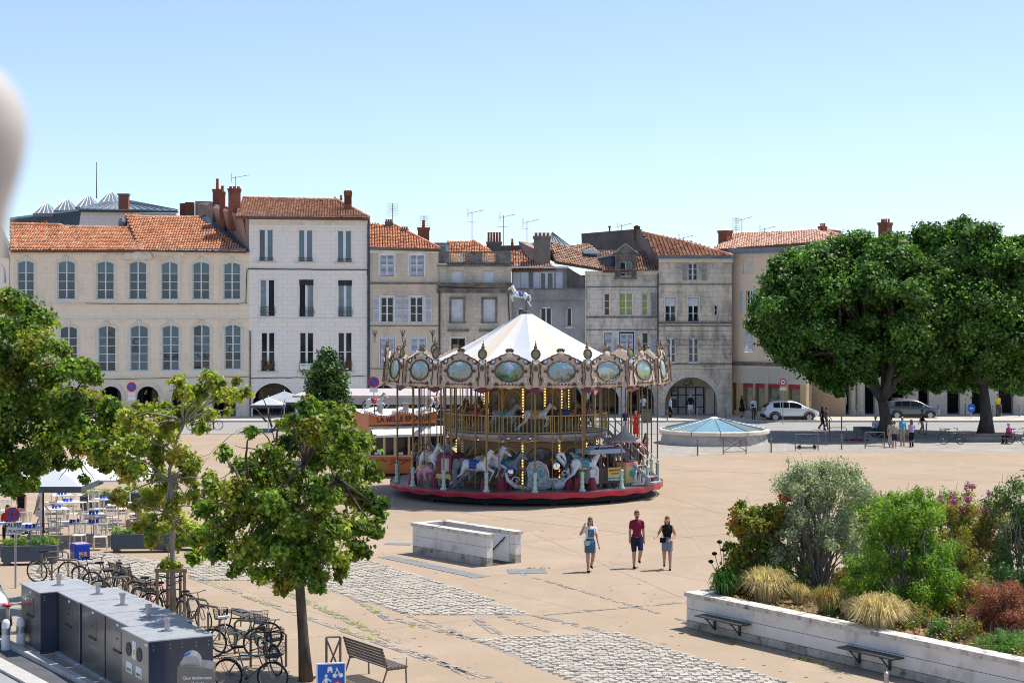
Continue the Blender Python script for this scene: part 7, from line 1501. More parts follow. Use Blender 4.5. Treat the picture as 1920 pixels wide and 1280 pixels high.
def xbar(px0, px1, py, label, rz=0, w_=None):
    a, c = G(px0, py), G(px1, py-1); L_ = (c-a).length; o = empty('barrier', a, math.atan2((c-a).y, (c-a).x)+rz, label, 'barrier', 'cross braced metal barriers'); h = .98; q = MB()
    for x in (0, L_): q = MB(); q.tube([(x, 0, 0), (x, 0, h)], .03, 6); q.build('post', MAT['rack_brown'], o)
    for (p_, k) in (((0, 0, h), (L_, 0, h)), ((0, 0, .16), (L_, 0, .16)), ((0, 0, h-.04), (L_, 0, .2)), ((0, 0, .2), (L_, 0, h-.04))): q = MB(); q.tube([p_, k], .022, 6); q.build('bar', MAT['rack_brown'], o)
xbar(1356, 1399, 852, 'cross braced barrier in front of the glass skylight'); xbar(1491, 1534, 845, 'cross braced barrier with a kick scooter behind it'); xbar(1622, 1658, 841, 'cross braced barrier left of the waiting group'); xbar(34, 56, 1052, 'cross braced barrier behind the no stopping sign')
xbar(612, 638, 1278, 'barrier half hidden behind the blue zone sign')
# glazed skylight on its round stone drum
fk = empty('glass_skylight', (12.75, 111.0, 0), 0, 'low round stone drum with a pale blue glass cone roof', 'skylight'); n = 12; q = MB(); q.lathe([(3.42, 0), (3.36, .14), (3.28, .6)], n=48); q.build('drum_wall', mat('drum_stone', (.55, .50, .44), (.42, .39, .35), 1.2, rough=.9, bump=.01, col3=(.22, .20, .18), scale3=.9), fk)
for i in range(n): q = MB(); q.lathe([(3.0, .62), (3.42, .62), (3.48, .68), (3.48, .84), (3.42, .90), (3.0, .90)], n=4, a0=2*PI*(i+.01)/n, a1=2*PI*(i+.99)/n); q.build('rim_stone', MAT['trim_stone'], fk)
g_ = mat('cone_glass', (.20, .37, .40), (.14, .28, .32), .5, rough=.06, spec=1., coat=.6)
for i in range(n):
    a, c = 2*PI*i/n, 2*PI*(i+1)/n; q = MB(); q.poly([(3.3*math.cos(a), 3.3*math.sin(a), .92), (3.3*math.cos(c), 3.3*math.sin(c), .92), (0, 0, 1.60)]); pn = q.build('glass_pane', g_, fk, fix=False); q = MB(); q.tube([(3.3*math.cos(a), 3.3*math.sin(a), .935), (0, 0, 1.615)], .02, 4); q.build('glazing_bar', MAT['zinc'], fk)
q = MB(); q.lathe([(.36, 1.53), (.2, 1.62), (0, 1.66)], n=12); q.build('cap', MAT['white_paint'], fk)
# cars
def car_(name, label, loc, rz, paint, glassm='glass_dark', sc=1., suv=True):
    o = empty(name, loc, rz, label, 'car'); o.scale = (sc, sc, sc); W_ = .90
    S = [(-2.10, .48, .86, .86, .66), (-2.06, .40, .96, .96, .74), (-1.98, .32, 1.02, 1.04, .80), (-1.80, .26, 1.04, 1.26, .86), (-1.45, .24, 1.03, 1.50, .89), (-.9, .24, 1.01, 1.555, .90), (-.2, .24, .99, 1.56, .90), (.35, .24, .98, 1.52, .90), (.75, .24, .98, 1.34, .90), (1.15, .24, .98, 1.06, .90), (1.35, .25, .97, .985, .89), (1.75, .27, .90, .91, .87), (2.02, .34, .78, .79, .78), (2.12, .44, .66, .66, .64)]
    rows = []
    for (x, z0, zb, zt, w_) in S:
        tw = w_*.97-.22*max(0, min(1, (zt-zb)/.5)); r = []
        for (yy, zz) in ((0, z0), (w_*.92, z0), (w_, z0+.14), (w_*1.01, (z0+zb)/2), (w_*.985, zb-.04), (w_*.955, zb), (tw+.02, zt-.05 if zt-zb > .1 else zt-.004), (tw-.08, zt), (0, zt+.02)): r.append((yy, zz))
        rows.append([(x, y, z) for y, z in r]+[(x, -y, z) for y, z in r[-2::-1]])
    q = MB(); q.grid(rows); q.poly(rows[0]); q.poly(rows[-1]); b0 = q.build('body', paint, o, smooth=True); b0.modifiers.new('s', 'SUBSURF').levels = 1; b0.modifiers[0].render_levels = 1
    def P(i, t, s_): # point on greenhouse side between belt and roof
        x, z0, zb, zt, w_ = S[i]; tw = w_*.97-.22*max(0, min(1, (zt-zb)/.5)); y = w_*.955+(tw+.02-w_*.955)*t; return Vector((x, s_*(y+.018), zb+(zt-.05-zb)*t))
    for s_ in (-1, 1):
        for (i0, i1) in ((4, 5), (5, 6), (6, 8)):
            q = MB(); ks = list(range(i0, i1+1)); lo2 = [P(k, .1, s_) for k in ks]; hi2 = [P(k, .88, s_) for k in ks]
            lo2[0] = lo2[0].lerp(lo2[1], .06); hi2[0] = hi2[0].lerp(hi2[1], .06); lo2[-1] = lo2[-1].lerp(lo2[-2], .06); hi2[-1] = hi2[-1].lerp(hi2[-2], .06); q.grid([lo2, hi2]); q.build('side_window', MAT[glassm], o, fix=False)
        q = MB(); q.grid([[(-1.5, s_*.925, .42), (1.2, s_*.925, .42)], [(-1.5, s_*.925, .25), (1.2, s_*.925, .25)]]); q.build('sill_trim', MAT['black'], o, fix=False)
        q = MB(); q.tube([(-1.5, s_*.64, 1.56), (-.9, s_*.66, 1.60), (.2, s_*.66, 1.58)], .02, 5); q.build('roof_rail', MAT['steel'], o); q = MB(); q.ell((.72, s_*.99, 1.0), (.08, .08, .06), 8, 5); q.build('wing_mirror', paint, o)
        for x in (-1.30, 1.30):
            w0 = empty('wheel', (x, s_*.80, .34), 0, parent=o); q = MB(); q.tube([(0, s_*-.10, 0), (0, s_*.13, 0)], .34, 24); q.build('tyre', MAT['rubber'], w0); q = MB(); q.tube([(0, s_*.10, 0), (0, s_*.142, 0)], [.22, .2], 18)
            for k in range(5): a = 2*PI*k/5; q.box((.12*math.cos(a), s_*.146, .12*math.sin(a)), (.22, .02, .05), rot=(0, -a, 0))
            q.build('rim', MAT['steel'], w0); q = MB(); q.tube([(.42*math.cos(PI*k/10), s_*.10, .42*math.sin(PI*k/10)) for k in range(11)], .045, 5); q.build('wheel_arch', MAT['black'], w0)
        q = MB(); q.ell((-2.0, s_*.66, .92), (.09, .17, .075), 10, 6); q.build('tail_light', mat('lamp_red', (.45, .01, .02), rough=.15, coat=.6), o); q = MB(); q.ell((1.95, s_*.62, .72), (.16, .16, .07), 10, 6); q.build('headlight', MAT['mirror'], o)
    q = MB(); q.grid([[(-2.07, -.52, 1.08), (-2.07, .52, 1.08)], [(-1.66, -.50, 1.42), (-1.66, .50, 1.42)]]); q.build('rear_window', MAT[glassm], o, fix=False); q = MB(); q.grid([[(1.19, -.62, 1.06), (1.19, .62, 1.06)], [(.50, -.54, 1.475), (.50, .54, 1.475)]]); q.build('windscreen', MAT[glassm], o, fix=False)
    q = MB(); q.box((-2.04, 0, .42), (.2, 1.5, .26)); q.build('bumper', MAT['black'], o, bevel=.04); q = MB(); q.box((-2.15, 0, .62), (.02, .5, .11)); q.build('number_plate', MAT['white_paint'], o)
    return o
p = G(1481, 789); car_('parked_car', 'white compact SUV with black sills on the road before the peach house', p, R(3), mat('car_white', (.70, .72, .75), rough=.25, coat=.8))
p = G(1709, 785); car_('parked_car', 'dark grey hatchback on the road behind the forked tree trunk', p, R(-2), mat('car_grey', (.11, .13, .15), rough=.25, coat=.8, metal=.4), sc=.98)
p = k0-E1*2.75-E2*.62; car_('parked_car', 'grey car with red tail lamp cut off by the left edge beside the waste containers', (p.x, p.y, 0), ang1+PI, mat('car_sage', (.20, .23, .23), rough=.3, coat=.7, metal=.3), sc=.96)
# signs
def signpost(name, loc, h, label, cat='road sign', r=.03, m='steel'): o = empty(name, loc, 0, label, cat); q = MB(); q.tube([(0, 0, 0), (0, 0, h)], r, 8); q.build('pole', MAT[m], o); return o
def disc(o, z, r, m, y=-.05, nm='sign_disc', th=.012, sx=1, x=0): q = MB(); q.tube([(x, y, z), (x, y-th, z)], r, 24); return q.build(nm, MAT[m], o, scale=(sx, 1, 1))
def nostop(o, z, r, x=0, cross=True):
    d = disc(o, z, r, 'sign_red', x=x); disc(d, z, r*.76, 'sign_blue', -.064, 'blue_field', .004, x=x)
    for s in ((-1, 1) if cross else (1,)): q = MB(); q.box((x, -.072, z), (r*1.6, .006, r*.2), rot=(0, s*PI/4, 0)); q.build('red_bar', MAT['sign_red'], d)
def plate(o, z, w_, h, m='white_paint', x=0, y=-.05): q = MB(); q.box((x, y, z), (w_, .01, h)); return q.build('plate', MAT[m], o, bevel=.004)
b0 = G(29, 1102); s = b0.y/F; zz = lambda py: HC-(py-HY)*s
o = signpost('no_stopping_sign', b0, zz(950), 'round no stopping sign with two small white plates on a steel pole, left edge'); X0 = -4*s; nostop(o, zz(963.5), .215, X0); pl_ = plate(o, zz(984), .44, .20, x=X0+.03); textmesh('SAUF', .17, MAT['black'], 'lettering', pl_, (X0-.05, -.058, zz(984)), bold=.002)
q = MB(); q.b2(X0+.13, X0+.24, -.061, -.056, zz(984)-.075, zz(984)+.075); w_ = q.build('wheelchair_panel', MAT['sign_blue'], pl_); q = MB(); q.tube([(X0+.185+.035*math.cos(a), -.064, zz(984)-.03+.035*math.sin(a)) for a in [PI*1.0+k*.45 for k in range(9)]], .006, 4); q.tube([(X0+.175, -.064, zz(984)+.05), (X0+.175, -.064, zz(984)), (X0+.205, -.064, zz(984)-.01), (X0+.22, -.064, zz(984)-.05)], .008, 4); q.build('wheelchair_symbol', MAT['white_paint'], w_)
pl_ = plate(o, zz(995.5), .44, .18, x=X0+.03); textmesh('2 PLACES', .125, MAT['black'], 'lettering', pl_, (X0+.03, -.058, zz(995.5)), bold=.001)
Yz = 27.5; c = A(620.5, 1241, Yz); o = empty('zone_sign', (c.x, Yz, 0), R(14), 'square blue shared zone sign with white car, cyclist and walker, bottom edge', 'road sign'); z = c.z-.26; q = MB(); q.tube([(0, .03, 0), (0, .03, z+.2)], .03, 8); q.build('pole', MAT['steel'], o)
q = MB(); q.box((0, -.01, z), (.47, .02, .52)); pnl = q.build('sign_plate', MAT['white_paint'], o, bevel=.008); q = MB(); q.box((0, -.024, z), (.42, .006, .47)); q.build('blue_field', MAT['sign_blue'], pnl); q = MB(); y = -.03
q.prism([(-.06, y, z+.13), (.02, y, z+.13), (.02, y, z+.165), (.005, y, z+.2), (-.045, y, z+.2), (-.06, y, z+.165)], (0, -.003, 0)); q.box((-.05, y, z+.12), (.018, .004, .03)); q.box((.01, y, z+.12), (.018, .004, .03))
for cx in (.055, .155): q.tube([(cx, y, z+.06), (cx, y-.003, z+.06)], .034, 14)
q.tube([(.10, y-.003, z+.06), (.125, y-.003, z+.1), (.095, y-.003, z+.15), (.06, y-.003, z+.1)], .009, 4); q.ell((.085, y, z+.165), (.016, .004, .016), 8, 5); q.ell((-.08, y, z+.06), (.024, .004, .027), 8, 5); q.prism([(-.105, y, z-.12), (-.06, y, z-.12), (-.055, y, z+.03), (-.1, y, z+.03)], (0, -.003, 0)); q.tube([(-.09, y, z+.02), (-.14, y, z-.05)], .012, 4); q.tube([(-.065, y, z+.02), (0, y, z-.03)], .012, 4); q.build('white_symbols', MAT['white_paint'], pnl)
q = MB(); q.tube([(.09, y, z-.11), (.09, y-.004, z-.11)], .085, 20); rr = q.build('red_ring', MAT['sign_red'], pnl); q = MB(); q.tube([(.09, y-.005, z-.11), (.09, y-.008, z-.11)], .062, 20); q.build('white_disc', MAT['white_paint'], rr); textmesh('30', .08, MAT['black'], 'lettering', rr, (.09, y-.01, z-.112))
for (px, py, pt, lb, pls, mk) in ((701, 840, 716, 'round no parking sign with a white plate left of the merry-go-round crown', 1, 'np'), (247, 815, 725, 'round no parking sign with two white plates before the cream house arcade', 2, 'np'), (1468, 795, 716, 'round red ringed white sign above the white car', 1, 'ring'), (1821, 786, 765, 'round blue arrow sign in front of the right arcade', 0, 'blue'), (1116, 822, 737, 'red and white give way triangle seen through the merry-go-round poles', 0, 'tri')):
    b0 = G(px, py); s = b0.y/F; z = HC-(pt-HY)*s; r = 9.5*s*(1.0 if mk != 'ring' else .8); o = signpost('round_sign' if mk != 'tri' else 'give_way_sign', b0, z+.2, lb)
    if mk == 'np': nostop(o, z, .33, cross=False)
    elif mk == 'ring': d = disc(o, z, .26, 'sign_red'); disc(d, z, .18, 'white_paint', -.066, 'white_field', .004); q = MB(); q.box((0, -.075, z), (.16, .005, .07)); q.build('car_symbol', MAT['black'], d)
    elif mk == 'blue': d = disc(o, z, .36, 'sign_blue', sx=.85); q = MB(); q.box((.02, -.07, z), (.3, .01, .07)); q.prism([(-.2, -.075, z), (-.05, -.075, z+.11), (-.05, -.075, z-.11)], (0, .01, 0)); q.build('arrow', MAT['white_paint'], d)
    else: q = MB(); q.prism([(-.3, -.06, z+.25), (.3, -.06, z+.25), (0, -.06, z-.25)], (0, .01, 0)); d = q.build('triangle', MAT['sign_red'], o); q = MB(); q.prism([(-.18, -.07, z+.18), (.18, -.07, z+.18), (0, -.07, z-.13)], (0, .006, 0)); q.build('white_field', MAT['white_paint'], d)
    for k in range(pls): plate(o, z-.5-.27*k, .5, .22)
for (px, py, w_, h, lb) in ((1638, 776, .5, 1.0, 'white sandwich board leaning by the forked tree trunk'), (1551, 779, .34, .8, 'white sandwich board with blue print left of the red door')):
    b0 = G(px, py); o = empty('sandwich_board', (b0.x, b0.y, .0), R(8), lb, 'sign board'); q = MB(); q.prism([(-w_, -.2, 0), (w_, -.2, 0), (w_, 0, h*1.05), (-w_, 0, h*1.05)], (0, .03, 0)); q.prism([(-w_, .2, 0), (w_, .2, 0), (w_, 0.03, h), (-w_, 0.03, h)], (0, .03, 0)); bd = q.build('board', MAT['white_paint'], o)
    q = MB(); q.ell((0, -.12, h*.45), (.15, .02, .12), 8, 5); q.build('print', MAT['mint'], bd)
# litter bin by the arcade, scooters
b0 = G(1212, 792); o = empty('litter_bin', (b0.x, b0.y, 0), 0, 'square brown litter bin on the road side beyond the merry-go-round', 'litter bin'); q = MB(); q.box((0, 0, .45), (.75, .6, .85)); q.build('bin_body', MAT['rack_brown'], o, bevel=.03); q = MB(); q.box((0, 0, .93), (.85, .7, .09)); q.build('bin_lid', MAT['iron_grey'], o); 
def scooter(px, py, rz, lb, m, lying=False):
    b0 = G(px, py); o = empty('kick_scooter', b0+Vector((0, 0, .12 if lying else 0)), rz, lb, 'scooter'); 
    if lying: o.rotation_euler = (R(80), 0, rz)
    for x in (-.42, .48): q = MB(); q.tube([(x, -.025, .12), (x, .025, .12)], .12, 16); q.build('wheel', MAT['rubber'], o)
    q = MB(); q.box((0, 0, .12), (.75, .14, .04)); q.build('deck', MAT[m], o); q = MB(); q.tube([(.45, 0, .14), (.36, 0, 1.05)], .022, 6); q.build('stem', MAT['iron'], o); q = MB(); q.tube([(.36, -.22, 1.05), (.36, .22, 1.05)], .016, 5); q.build('handlebar', MAT['iron'], o)
scooter(1512, 842, R(0), 'black kick scooter standing behind a cross braced barrier', 'iron'); scooter(1596, 828, R(10), 'red hire scooter lying on the shaded paving', 'car_red', True); scooter(1612, 829, R(160), 'second red hire scooter lying right of the other one', 'car_red', True)
b0 = G(1556, 827); o = empty('hoop_rail', b0, 0, 'grey hoop rail standing in the tree shade', 'rail'); q = MB(); q.tube([(0, 0, 0), (0, 0, .8), (.06, 0, .88), (1.0, 0, .88), (1.06, 0, .8), (1.06, 0, 0)], .025, 6); q.build('hoop', MAT['rack_brown'], o)
# benches and kerbs round the big trees
def ring(px0, px1, py, lb, h=.45, dep=3.): a, c = G(px0, py), G(px1, py); o = empty('tree_bench', a, 0, lb, 'bench'); L_ = (c-a).x; q = MB(); q.box((L_/2, dep/2, h/2-.03), (L_-.3, dep-.3, h-.06)); q.build('kerb_block', MAT['slate_pave'], o); [ (lambda k: (lambda q: (q.box((L_*(k+.5)/6, .22, h), (L_/6-.04, .5, .06)), q.build('seat_slab', MAT['iron_grey'], o)))(MB()))(k) for k in range(6)]
ring(1611, 1652, 815, 'low dark bench round the forked tree'); ring(1808, 1908, 829, 'long low stone bench round the straight trunked tree')
person(G(1642, 817)+Vector((0, 0, 0)), R(-20), 1.72, 'man in white tee and jeans sitting on the bench by the forked tree', 'white', 'jeans', 'trousers', 1, 'brown', False, 'sit', 1, None, .03)
person(G(1653, 816), R(10), 1.7, 'person in grey shorts sitting beside the man in the white tee', 'grey', 'grey', 'shorts', 1, 'black', False, 'sit', 1, None, .03)
person(G(1893, 832)+Vector((0, -.0, 0)), R(-150), 1.7, 'grey haired person in magenta shirt sitting on the long stone bench', 'magenta', 'black', 'trousers', 0, 'grey', False, 'sit', 2, None, .03)
# bicycles
def wheel_me():
    q = MB(); q.tube([(.33*math.cos(2*PI*k/28), 0, .33*math.sin(2*PI*k/28)) for k in range(28)], .019, 6, closed=True); t = q.me('tyre', MAT['rubber'], True)
    q = MB(); q.tube([(.305*math.cos(2*PI*k/24), 0, .305*math.sin(2*PI*k/24)) for k in range(24)], .009, 4, closed=True); q.tube([(0, -.04, 0), (0, .04, 0)], .02, 6)
    for k in range(16): a = 2*PI*k/16; q.tube([(0, (-1)**k*.02, 0), (.3*math.cos(a), 0, .3*math.sin(a))], .0022, 3, cap=False)
    return t, q.me('rim', MAT['steel'])
TY, RM = wheel_me()
def bike(px, py, rz, label, m, basket=0, guard=1, lean=.1, saddle='black', sc=1., steer=.15, loc=None, grp='bicycles parked at the hoops'):
    o = empty('bicycle', loc if loc is not None else G(px, py), 0, label, 'bicycle', grp); o.rotation_euler = (lean, 0, rz); o.scale = (sc,)*3; M_ = MAT[m]
    for x, st in ((-.52, 0), (.53, steer)): w_ = empty('wheel', (x, 0, .35), st, parent=o); linkmesh('tyre', TY, w_); linkmesh('rim', RM, w_)
    q = MB(); bb = (-.08, 0, .29); sd = (-.22, 0, .78); hd_ = (.36, 0, .82); hb = (.40, 0, .66)
    for a, c, r in ((bb, sd, .017), (bb, hb, .02), (sd, hd_, .017) if guard < 2 else ((-.17, 0, .55), hb, .018), (hd_, hb, .02), (bb, (-.52, .05, .35), .011), (bb, (-.52, -.05, .35), .011), (sd, (-.52, .05, .35), .010), (sd, (-.52, -.05, .35), .010)): q.tube([a, c], r, 7)
    q.build('frame', M_, o, smooth=True); q = MB()
    for s in (-1, 1): q.tube([hb, (.46, s*.05, .56), (.53, s*.05, .35)], .012, 6)
    q.build('fork', M_, o); q = MB(); q.tube([(.36, 0, .8), (.34, 0, 1.0)], .014, 6); q.tube([(.22, -.28, 1.0), (.32, -.22, 1.03), (.36, 0, 1.01), (.32, .22, 1.03), (.22, .28, 1.0)], .012, 6); q.build('handlebar', MAT['iron'], o); q = MB()
    for s in (-1, 1): q = MB(); q.tube([(.24, s*.27, 1.004), (.16, s*.30, .99)], .018, 6); q.build('grip', MAT['black'], o)
    q = MB(); q.tube([sd, (-.25, 0, .93)], .013, 6); q.prism([(-.38, -.07, .93), (-.12, -.02, .95), (-.10, 0, .955), (-.12, .02, .95), (-.38, .07, .93)], (0, 0, .05)); q.build('saddle', MAT[saddle], o, bevel=.01)
    q = MB(); q.tube([(-.08, -.05, .29), (-.08, .05, .29)], .03, 8); q.tube([(-.08, -.07, .29), (.02, -.07, .15)], .009, 5); q.tube([(-.08, .07, .29), (-.18, .07, .43)], .009, 5); q.box((.04, -.11, .15), (.08, .08, .02)); q.box((-.2, .11, .43), (.08, .08, .02)); q.tube([(-.08+.09*math.cos(a), -.045, .29+.09*math.sin(a)) for a in [2*PI*k/14 for k in range(14)]], .005, 4, closed=True); q.build('crank', MAT['iron'], o)
    q = MB(); q.tube([(-.08, -.045, .38), (-.52, -.045, .39)], .005, 3); q.tube([(-.08, -.045, .2), (-.52, -.045, .31)], .005, 3); q.build('chain', MAT['black'], o)
    if guard:
        for x, a0, a1 in ((-.52, .35, 2.9), (.53, .6, 2.2)):
            q = MB(); rw = [[(x+.365*math.cos(a0+(a1-a0)*k/9), y_, .35+.365*math.sin(a0+(a1-a0)*k/9)) for k in range(10)] for y_ in (-.025, .025)]; q.grid(rw); q.build('mudguard', MAT['iron'], o, fix=False)
        q = MB(); q.tube([(-.80, -.05, .74), (-.25, -.05, .74)], .008, 4); q.tube([(-.80, .05, .74), (-.25, .05, .74)], .008, 4); q.tube([(-.7, .05, .74), (-.52, .06, .36)], .007, 4); q.tube([(-.7, -.05, .74), (-.52, -.06, .36)], .007, 4); q.build('carrier', MAT['iron'], o)
    if basket:
        q = MB(); bx, bz = (.62, .82) if basket == 1 else (-.58, .76)
        for i in range(9): t = i/8; q.tube([(bx-.15, -.17+.34*t, bz), (bx-.18, -.2+.4*t, bz+.24)], .004, 3); q.tube([(bx+.12, -.17+.34*t, bz), (bx+.16, -.2+.4*t, bz+.24)], .004, 3); q.tube([(bx-.15+.27*t, -.17, bz), (bx-.18+.34*t, -.2, bz+.24)], .004, 3); q.tube([(bx-.15+.27*t, .17, bz), (bx-.18+.34*t, .2, bz+.24)], .004, 3)
        for z_, e in ((0, 0), (.08, .01), (.16, .02), (.24, .03)): q.tube([(bx-.15-e, -.17-e, bz+z_), (bx+.12+e, -.17-e, bz+z_), (bx+.12+e, .17+e, bz+z_), (bx-.15-e, .17+e, bz+z_)], .006, 4, closed=True)
        q.b2(bx-.15, bx+.12, -.17, .17, bz, bz+.01); q.build('basket', MAT['black'], o)
    return o
mat('bike_mint', (.17, .27, .28), rough=.35, coat=.4); mat('bike_black', (.02, .02, .025), rough=.35, coat=.4); mat('bike_silver', (.45, .46, .48), rough=.3, metal=.5); mat('bike_red', (.45, .02, .04), rough=.3, coat=.4); mat('bike_tan', (.38, .27, .18), rough=.4); mat('bike_grey', (.16, .17, .18), rough=.4)
for a in ((100, 1093, -.25, 'brown framed bicycle at the first hoops behind the no stopping sign', 'bike_tan', 0, 0), (178, 1106, -.5, 'dark bicycle leaning behind the farthest waste container', 'bike_black', 0, 1), (205, 1117, -.35, 'silver bicycle between the hoops below the left bench', 'bike_silver', 0, 1), (238, 1120, -.9, 'black bicycle with raised handlebar beside the left bench', 'bike_grey', 0, 0),
          (222, 1134, -.2, 'brown bicycle lying low against the third hoop', 'bike_tan', 0, 1), (290, 1150, -.6, 'red bicycle left of the wooden tree stakes', 'bike_red', 0, 1), (318, 1160, -.3, 'black city bicycle with a rear basket between the tree stakes', 'bike_black', 2, 1), (365, 1180, -.9, 'grey bicycle right of the tree stakes', 'bike_grey', 0, 1)): bike(*a)
bike(440, 1232, .12, 'mint bicycle with a front basket beside the nearest waste container', 'bike_mint', 1, 2, .05, 'white_paint'); bike(462, 1222, -2.9, 'black bicycle behind the mint one with white saddle', 'bike_black', 1, 1, .05, 'white_paint'); bike(507, 1258, -1.15, 'silver bicycle with a front basket seen end on, near the maple trunk', 'bike_silver', 1, 1, .1); bike(470, 1296, -.3, 'bicycle cut off by the bottom edge left of the maple trunk', 'bike_mint', 1, 1)
bike(1785, 833, .05, 'black bicycle with black panniers in the shade of the right tree', 'bike_black', 2, 1, .03, grp='bicycles under the big trees'); bike(1908, 833, -.6, 'black bicycle at the right edge beside the long stone bench', 'bike_black', 0, 1, .03, grp='bicycles under the big trees')
for i, (px, py, lb) in enumerate(((395, 806, 'dark bicycle leaning in the cream house arcade, right one'), (372, 806, 'dark bicycle leaning in the cream house arcade, left one'))): bike(px, py, .1+i*.3, lb, 'bike_black', 0, 0, .05, grp='bicycles before the cream house')
def hoop(px, py, rz, lb, w_=.8): o = empty('bicycle_hoop', G(px, py), rz, lb, 'bicycle rack', 'brown steel bicycle hoops'); q = MB(); q.tube([(0, 0, 0), (0, 0, .72), (.08, 0, .8), (w_-.08, 0, .8), (w_, 0, .72), (w_, 0, 0)], .028, 8); q.build('hoop', MAT['rack_brown'], o, smooth=True)
for a in ((78, 1083, .1, 'bicycle hoop with the brown bicycle'), (97, 1100, .05, 'second bicycle hoop from the left'), (195, 1135, -.5, 'bicycle hoop behind the second waste container'), (250, 1160, -.5, 'bicycle hoop behind the third waste container'), (352, 1178, -.7, 'bicycle hoop right of the wooden stakes'), (372, 1192, -.7, 'bicycle hoop behind the nearest container corner'), (440, 1225, -.2, 'bicycle hoop behind the mint bicycle'), (470, 1250, .1, 'bicycle hoop nearest the maple trunk')): hoop(*a)
# slatted benches
def bench(px, py, rz, lb, back=True, L_=1.8):
    o = empty('slatted_bench', G(px, py), rz, lb, 'bench', 'brown slatted benches')
    for j in range(6): q = MB(); q.b2(0, L_, -.42+j*.083, -.36+j*.083, .44, .465); q.build('seat_slat', MAT['rack_brown'], o)
    if back:
        for j in range(6): q = MB(); z_ = .50+j*.068; q.b2(0, L_, .08+j*.022, .10+j*.022, z_, z_+.05); q.build('back_slat', MAT['rack_brown'], o)
    for x in (.04, L_-.08): q = MB(); q.b2(x, x+.04, -.42, .08, .40, .438); q.tube([(x+.02, -.40, .42), (x+.02, -.42, 0)], .02, 5); q.tube([(x+.02, .06, .42), (x+.02, .22, 0)], .02, 5); (q.tube([(x+.02, .06, .42), (x+.02, .22, .9)], .02, 5), q.tube([(x+.02, -.41, .43), (x+.02, -.42, .64), (x+.02, -.1, .66)], .014, 4)) if back else 0; q.build('bench_frame', MAT['rack_brown'], o)
bz = ang1+PI
def bplace(px0, py0, lb, back=True): p = G(px0, py0); return p
bench(733, 1292, ang1+PI, 'brown slatted bench seen from behind, right of the maple trunk'); bench(258, 1124, ang1+PI, 'brown slatted bench behind the row of bicycles'); bench(478, 1196, ang1+PI, 'backless slatted bench behind the mint bicycle', False)
# waste containers
A1_ = Vector((-8.172, 36.89, 0)); B1_ = Vector((-7.268, 35.32, 0)); U1 = (B1_-A1_).normalized(); V1 = Vector((-U1.y, U1.x, 0)); aU = math.atan2(U1.y, U1.x)
nm5 = ['nearest grey steel waste container with two round holes and green labels', 'grey steel waste container, second from the near end', 'grey steel waste container in the middle of the row', 'grey steel waste container, second from the far end', 'grey steel waste container at the far left end of the row']
for i in range(5):
    c = A1_-U1*(1.82*i)+V1*(.20 if i in (1, 2) else .06*i)*(-1 if i > 3 else 1); o = empty('waste_container', c, aU, nm5[i], 'waste container', 'waste containers in a row'); L_, D_, H_ = 1.72, 1.37, 1.44
    q = MB(); q.b2(0, L_, 0, D_, .03, H_); q.build('container_body', MAT['bin_steel'], o, bevel=.015); q = MB(); q.b2(L_+.001, L_+.012, .01, D_-.01, .05, H_-.01); q.build('end_panel', MAT['bin_blue'], o); q = MB(); q.b2(-.02, L_+.02, -.03, D_+.03, H_, H_+.035); tp = q.build('container_lid', MAT['bin_top'], o, bevel=.01)
    q = MB(); q.tube([(L_/2, D_/2, H_+.03), (L_/2, D_/2, H_+.26)], .055, 12); q.tube([(L_/2, D_/2, H_+.26), (L_/2, D_/2, H_+.31)], .078, 12); q.tube([(L_/2, D_/2, H_+.035), (L_/2, D_/2, H_+.05)], .13, 12); q.build('lid_post', MAT['steel'], tp)
    q = MB(); [q.ell((x, y_, H_+.036), (.014, .014, .008), 5, 3) for x in (.15, .6, 1.17, 1.62) for y_ in (.12, .68, 1.25)]; [q.ell((L_+.014, y_, z_), (.006, .012, .012), 5, 3) for y_ in (.1, .45, .7, 1., 1.27) for z_ in (H_-.08, H_-.16)]; q.build('rivets', MAT['steel'], tp)['kind'] = 'stuff'
    if i:
        q = MB(); q.b2(.62, 1.12, -.012, -.0, .80, 1.25); h_ = q.build('hatch', MAT['bin_steel'], o, bevel=.004); q = MB(); q.b2(.62, 1.12, -.03, -.012, .78, .83); q.build('hatch_lip', MAT['black'], h_); q = MB(); q.b2(.84, .92, -.02, -.012, 1.06, 1.09); q.build('hatch_lock', MAT['black'], h_); q = MB(); q.b2(.8, .95, -.006, 0, 1.34, 1.39); q.build('label', MAT['white_paint'], o)
    else:
        for x in (.45, 1.15): q = MB(); q.tube([(x, -.01, 1.10), (x, .01, 1.10)], .13, 20); h_ = q.build('round_hole', MAT['black'], o); q = MB(); q.tube([(x+.135*math.cos(a), -.01, 1.1+.135*math.sin(a)) for a in [2*PI*k/20 for k in range(20)]], .012, 4, closed=True); q.build('hole_ring', MAT['iron_grey'], h_)
        for (x0, x1, z0, z1, t_) in ((.28, .66, .62, .84, 'verre'), (.92, 1.30, .62, .84, 'verre'), (.70, .92, .95, 1.32, '')):
            q = MB(); q.b2(x0, x1, -.006, 0, z0, z1); h_ = q.build('label', MAT['white_paint'], o)
            if t_: textmesh(t_, .13, mat('label_green', (.05, .28, .12), rough=.5), 'lettering', h_, ((x0+x1)/2, -.009, z0+.07))
            else: q = MB(); q.b2(x0+.05, x1-.05, -.009, -.007, z0+.08, z0+.2); q.build('label_print', MAT['sign_yellow'], h_)
        q = MB(); q.b2(1.5, 1.66, -.006, 0, 1.34, 1.39); q.build('label', MAT['white_paint'], o)
    q = MB(); q.b2(-.02, L_+.02, -.1, .0, 0, .06); q.build('plinth', MAT['kerbstone'], o)
